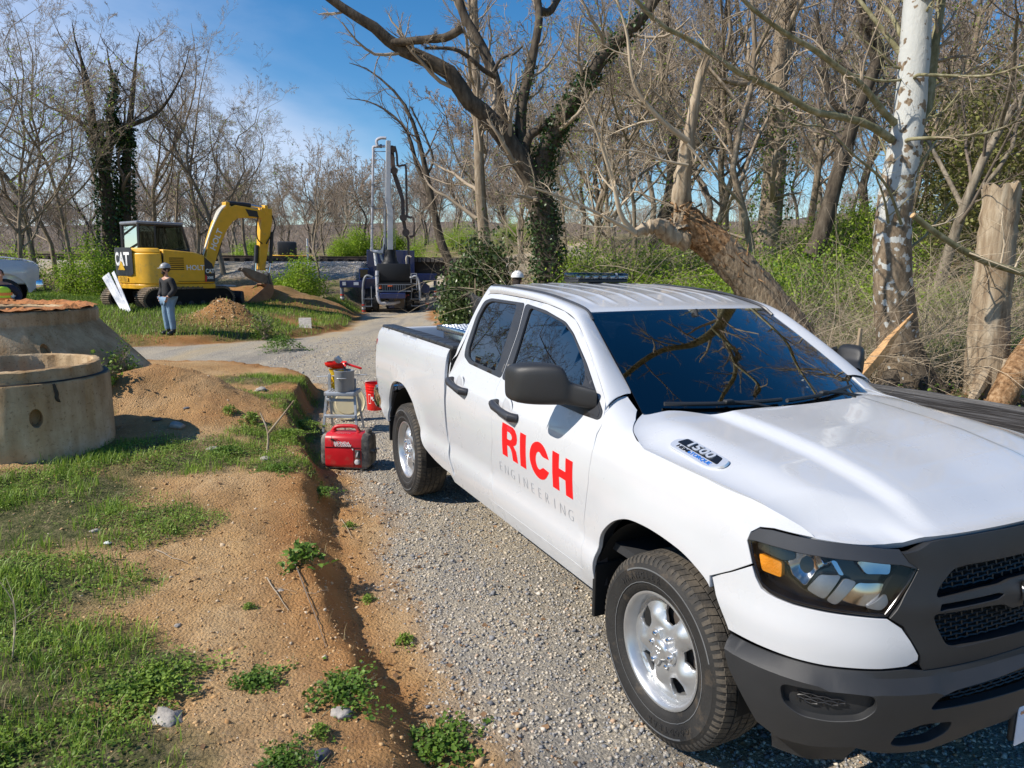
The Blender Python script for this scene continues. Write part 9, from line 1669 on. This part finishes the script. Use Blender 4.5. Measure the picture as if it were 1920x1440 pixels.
def weeds():
 G = lambda px, py, z=.3: (lambda p: (p[0], p[1]))(gpt(px, py, z))
 def gpt(px, py, z):
  d = CAMR @ np.array([(px - 960) / 1920 * 36 / cam_d.lens, -(py - 720) / 1920 * 36 / cam_d.lens, -1.0]); t = (z - CAMZ) / d[2]; return np.array([d[0] * t, d[1] * t, z])
 broad = weed_mesh(1, 150, .14, .13, .055, 'green', LB_, .9); mat_ = weed_mesh(2, 1500, .26, .07, .018, 'weed', LQ); mat2 = weed_mesh(3, 900, .20, .06, .020, 'green', LQ); tuft = weed_mesh(4, 260, .12, .10, .03, 'weed', LB_, 1.0)
 W_ = [(568, 1035, .3, broad, 1.0, 'dark green broad leaved weed on the crest of the cut bank'), (280, 1250, .33, mat_, 1.0, 'largest mat of yellow green weed on the bare soil in the foreground'), (478, 1240, .3, mat2, .8, 'small dark weed patch right of the yellow green mat'), (640, 1255, .3, mat2, 1.0, 'weed spreading over the lip of the bank above the gravel'), (825, 1375, .08, mat2, 1.1, 'weed clump at the foot of the bank by the gravel edge'), (596, 1330, .3, tuft, .5, 'tiny weed tuft below the crest of the bank, bottom centre'), (760, 1190, .05, tuft, .6, 'pale weed sprig on the strip between bank and gravel'), (690, 1100, .1, tuft, .5, 'weed sprig growing in the dark gully beneath the bank'), (655, 980, .05, tuft, .55, 'little grass tuft on the orange strip beside the gravel'), (530, 1395, .3, mat2, .7, 'dark weed at the bottom edge right of the grass'), (600, 905, .2, mat2, .8, 'weed under the corner of the red generator'), (465, 1108, .3, tuft, .4, 'lone tiny sprout on the bare soil'), (540, 800, .35, mat_, .9, 'leafy green patch at the bank top left of the generator'), (420, 830, .4, mat2, 1.0, 'weed patch below the dirt mound'), (560, 745, .45, mat_, 1.1, 'grassy green tuft on the bank beside the step ladder'), (470, 775, .45, tuft, 1.2, 'bright weed by the forked twig'), (430, 762, .5, tuft, .9, 'grass tuft on the flank of the dirt mound'), (520, 880, .3, mat2, .8, 'weed patch on the bare soil left of the generator')]
 for px, py, z, me, s, lab in W_: x, y = G(px, py, z); put('weed_clump', me, x, y, s, px * .7, lab, 'weed', z=hz(x, y) - .01)
 # taller flowering weed by the cone, bush at the field edge
 tall = shrub_mesh('shrub', 900, .32, .85, .045, 'green', 41, 26, shell=.2); x, y = G(235, 735, .45); put('tall_weed', tall, x, y, .62, 0, 'tall yellow flowering weed against the concrete cone', 'weed')
 b = MB(); r = np.random.default_rng(2)
 x, y = G(495, 605, .45); put('tall_weed', tall, x, y, (1.2, 1.2, .9), 2, 'tall light green weed at the right side of the far dirt pile', 'weed'); x, y = G(528, 625, .4); put('green_shrub', weed_mesh(7, 900, .55, .35, .06, 'green'), x, y, 1.0, 0, 'low dark green bush on the far edge of the field', 'shrub')
 x, y = G(190, 770, .4); put('grass_tuft', shrub_mesh('shrub', 300, .2, .4, .05, 'weed', 55, 30, shell=.2), x, y, 1, 0, 'grass tuft at the foot of the concrete ring', 'grass tuft')
 # stones lying about
 sm = mat('field_stone', (.36, .33, .29), .85, var=.3, vscale=14, bump=.4, bscale=40); dk = mat('dark_stone', (.09, .095, .11), .7, var=.3, vscale=14)
 for i, (px, py, z, s, m, lab) in enumerate([(328, 758, .62, .13, sm, 'pale flat stone on the flank of the dirt mound'), (290, 742, .66, .075, dk, 'dark slaty stone near the top of the dirt mound'), (348, 726, .7, .05, dk, 'small grey stone on the crest of the dirt mound'), (205, 768, .4, .10, sm, 'stone at the corner of the concrete ring'), (400, 838, .35, .11, sm, 'grey flat stone on the soil below the mound'), (497, 852, .32, .08, sm, 'round grey stone near the bank top'), (490, 725, .4, .11, sm, 'grey rock by the field track left of the ladder'), (312, 1308, .32, .17, sm, 'half buried flat stone in the foreground grass'), (175, 976, .33, .09, sm, 'tan stone in the grass on the left'), (200, 1000, .33, .06, mat('white_scrap', (.7, .72, .74), .6), 'white scrap lying in the grass on the left'), (330, 1140, .3, .05, sm, 'small pale stone on the bare soil'), (640, 1300, .28, .10, sm, 'pale stone under the weed on the bank lip'), (600, 1385, .25, .10, dk, 'grey stone by the bottom edge below the bank'), (525, 1075, .3, .055, sm, 'tan lump of clay beside the dead twigs')]):
  x, y = G(px, py, z); s *= .42 if py > 900 else .75; v, f = stone_shape(300 + i, 2); o = mesh('stone', v * [s, s, s * .7], f, m, smooth=False); o.location = (x, y, hz(x, y) + s * .12); o.rotation_euler = (0, .1, i * 1.7); tag(o, lab, 'stone')
 # slabs in the field
 for px, py, lab, sx in ((572, 598, 'pale concrete slab lying tilted in the field', .5),):
  x, y = G(px, py, .40); b = MB(); b.box((0, 0, .06), (.35, .8, .09), R=rotm(.35, 0, 0)); o = b.build('concrete_slab', sm, None, bev=.01); o.location = (x, y, hz(x, y)); o.rotation_euler = (0, 0, .3); tag(o, lab, 'slab')
 # twigs
 def twig(nm, lab, pts, r0, lv, seed, m='twig_pale'):
  tv, bv, lev = grow([(np.array(pts, float), r0, r0 * .3)], lv, seed, 10, (5, 4, 3)); V, F = tv
  if bv: F = np.concatenate([F, bv[1] + len(V)]); V = np.concatenate([V, bv[0]])
  return tag(mesh(nm, V, F, BK[m]), lab, 'twig')
 x, y = G(500, 835, .33); z = hz(x, y); q = lambda a, b_, c: (x + a, y + b_, z + c); tv = tubes(np.stack([resample([q(0, 0, -.03), q(.0, .05, .18), q(-.08, .1, .36)], 8), resample([q(0, .05, .17), q(.13, .05, .33), q(.24, .1, .48)], 8)]), np.stack([np.linspace(.013, .006, 8)] * 2), 6); tag(mesh('forked_twig', tv[0], tv[1], BK['bleached']), 'pale forked stick standing up from the bank top', 'stick')
 lv = [dict(n=6, t=(.2, 1), ang=(25, 60), lr=(.25, .5), npts=4, up=0, wig=.15, rr=.6)]
 for i, (p0, p1, z0, lab) in enumerate([((290, 1005), (350, 1020), .33, 'dry straw stalks lying on the bare soil'), ((545, 1020), (610, 1165), .31, 'thin root running down over the bank crest'), ((640, 965), (660, 1005), .05, 'dry stick on the orange strip beside the gravel'), ((500, 1062), (540, 1110), .3, 'bundle of dead twigs on the soil near the bank')]):
  a = np.array(G(*p0, z0)); b_ = np.array(G(*p1, z0)); P = [(*(a + (b_ - a) * t), hz(*(a + (b_ - a) * t)) + .012) for t in np.linspace(0, 1, 5)]; twig('dead_twig', lab, P, .005, lv, 500 + i, 'twig' if i != 1 else 'twig_dark')
 a = np.array(G(20, 1200, .35)); twig('dry_stalk', 'tall dry stalk leaning in the grass at the lower left edge', [(*a, hz(*a)), (a[0] + .05, a[1] - .02, hz(*a) + .25), (a[0] - .0, a[1] - .05, hz(*a) + .42)], .004, lv, 600, 'twig_pale')
weeds()
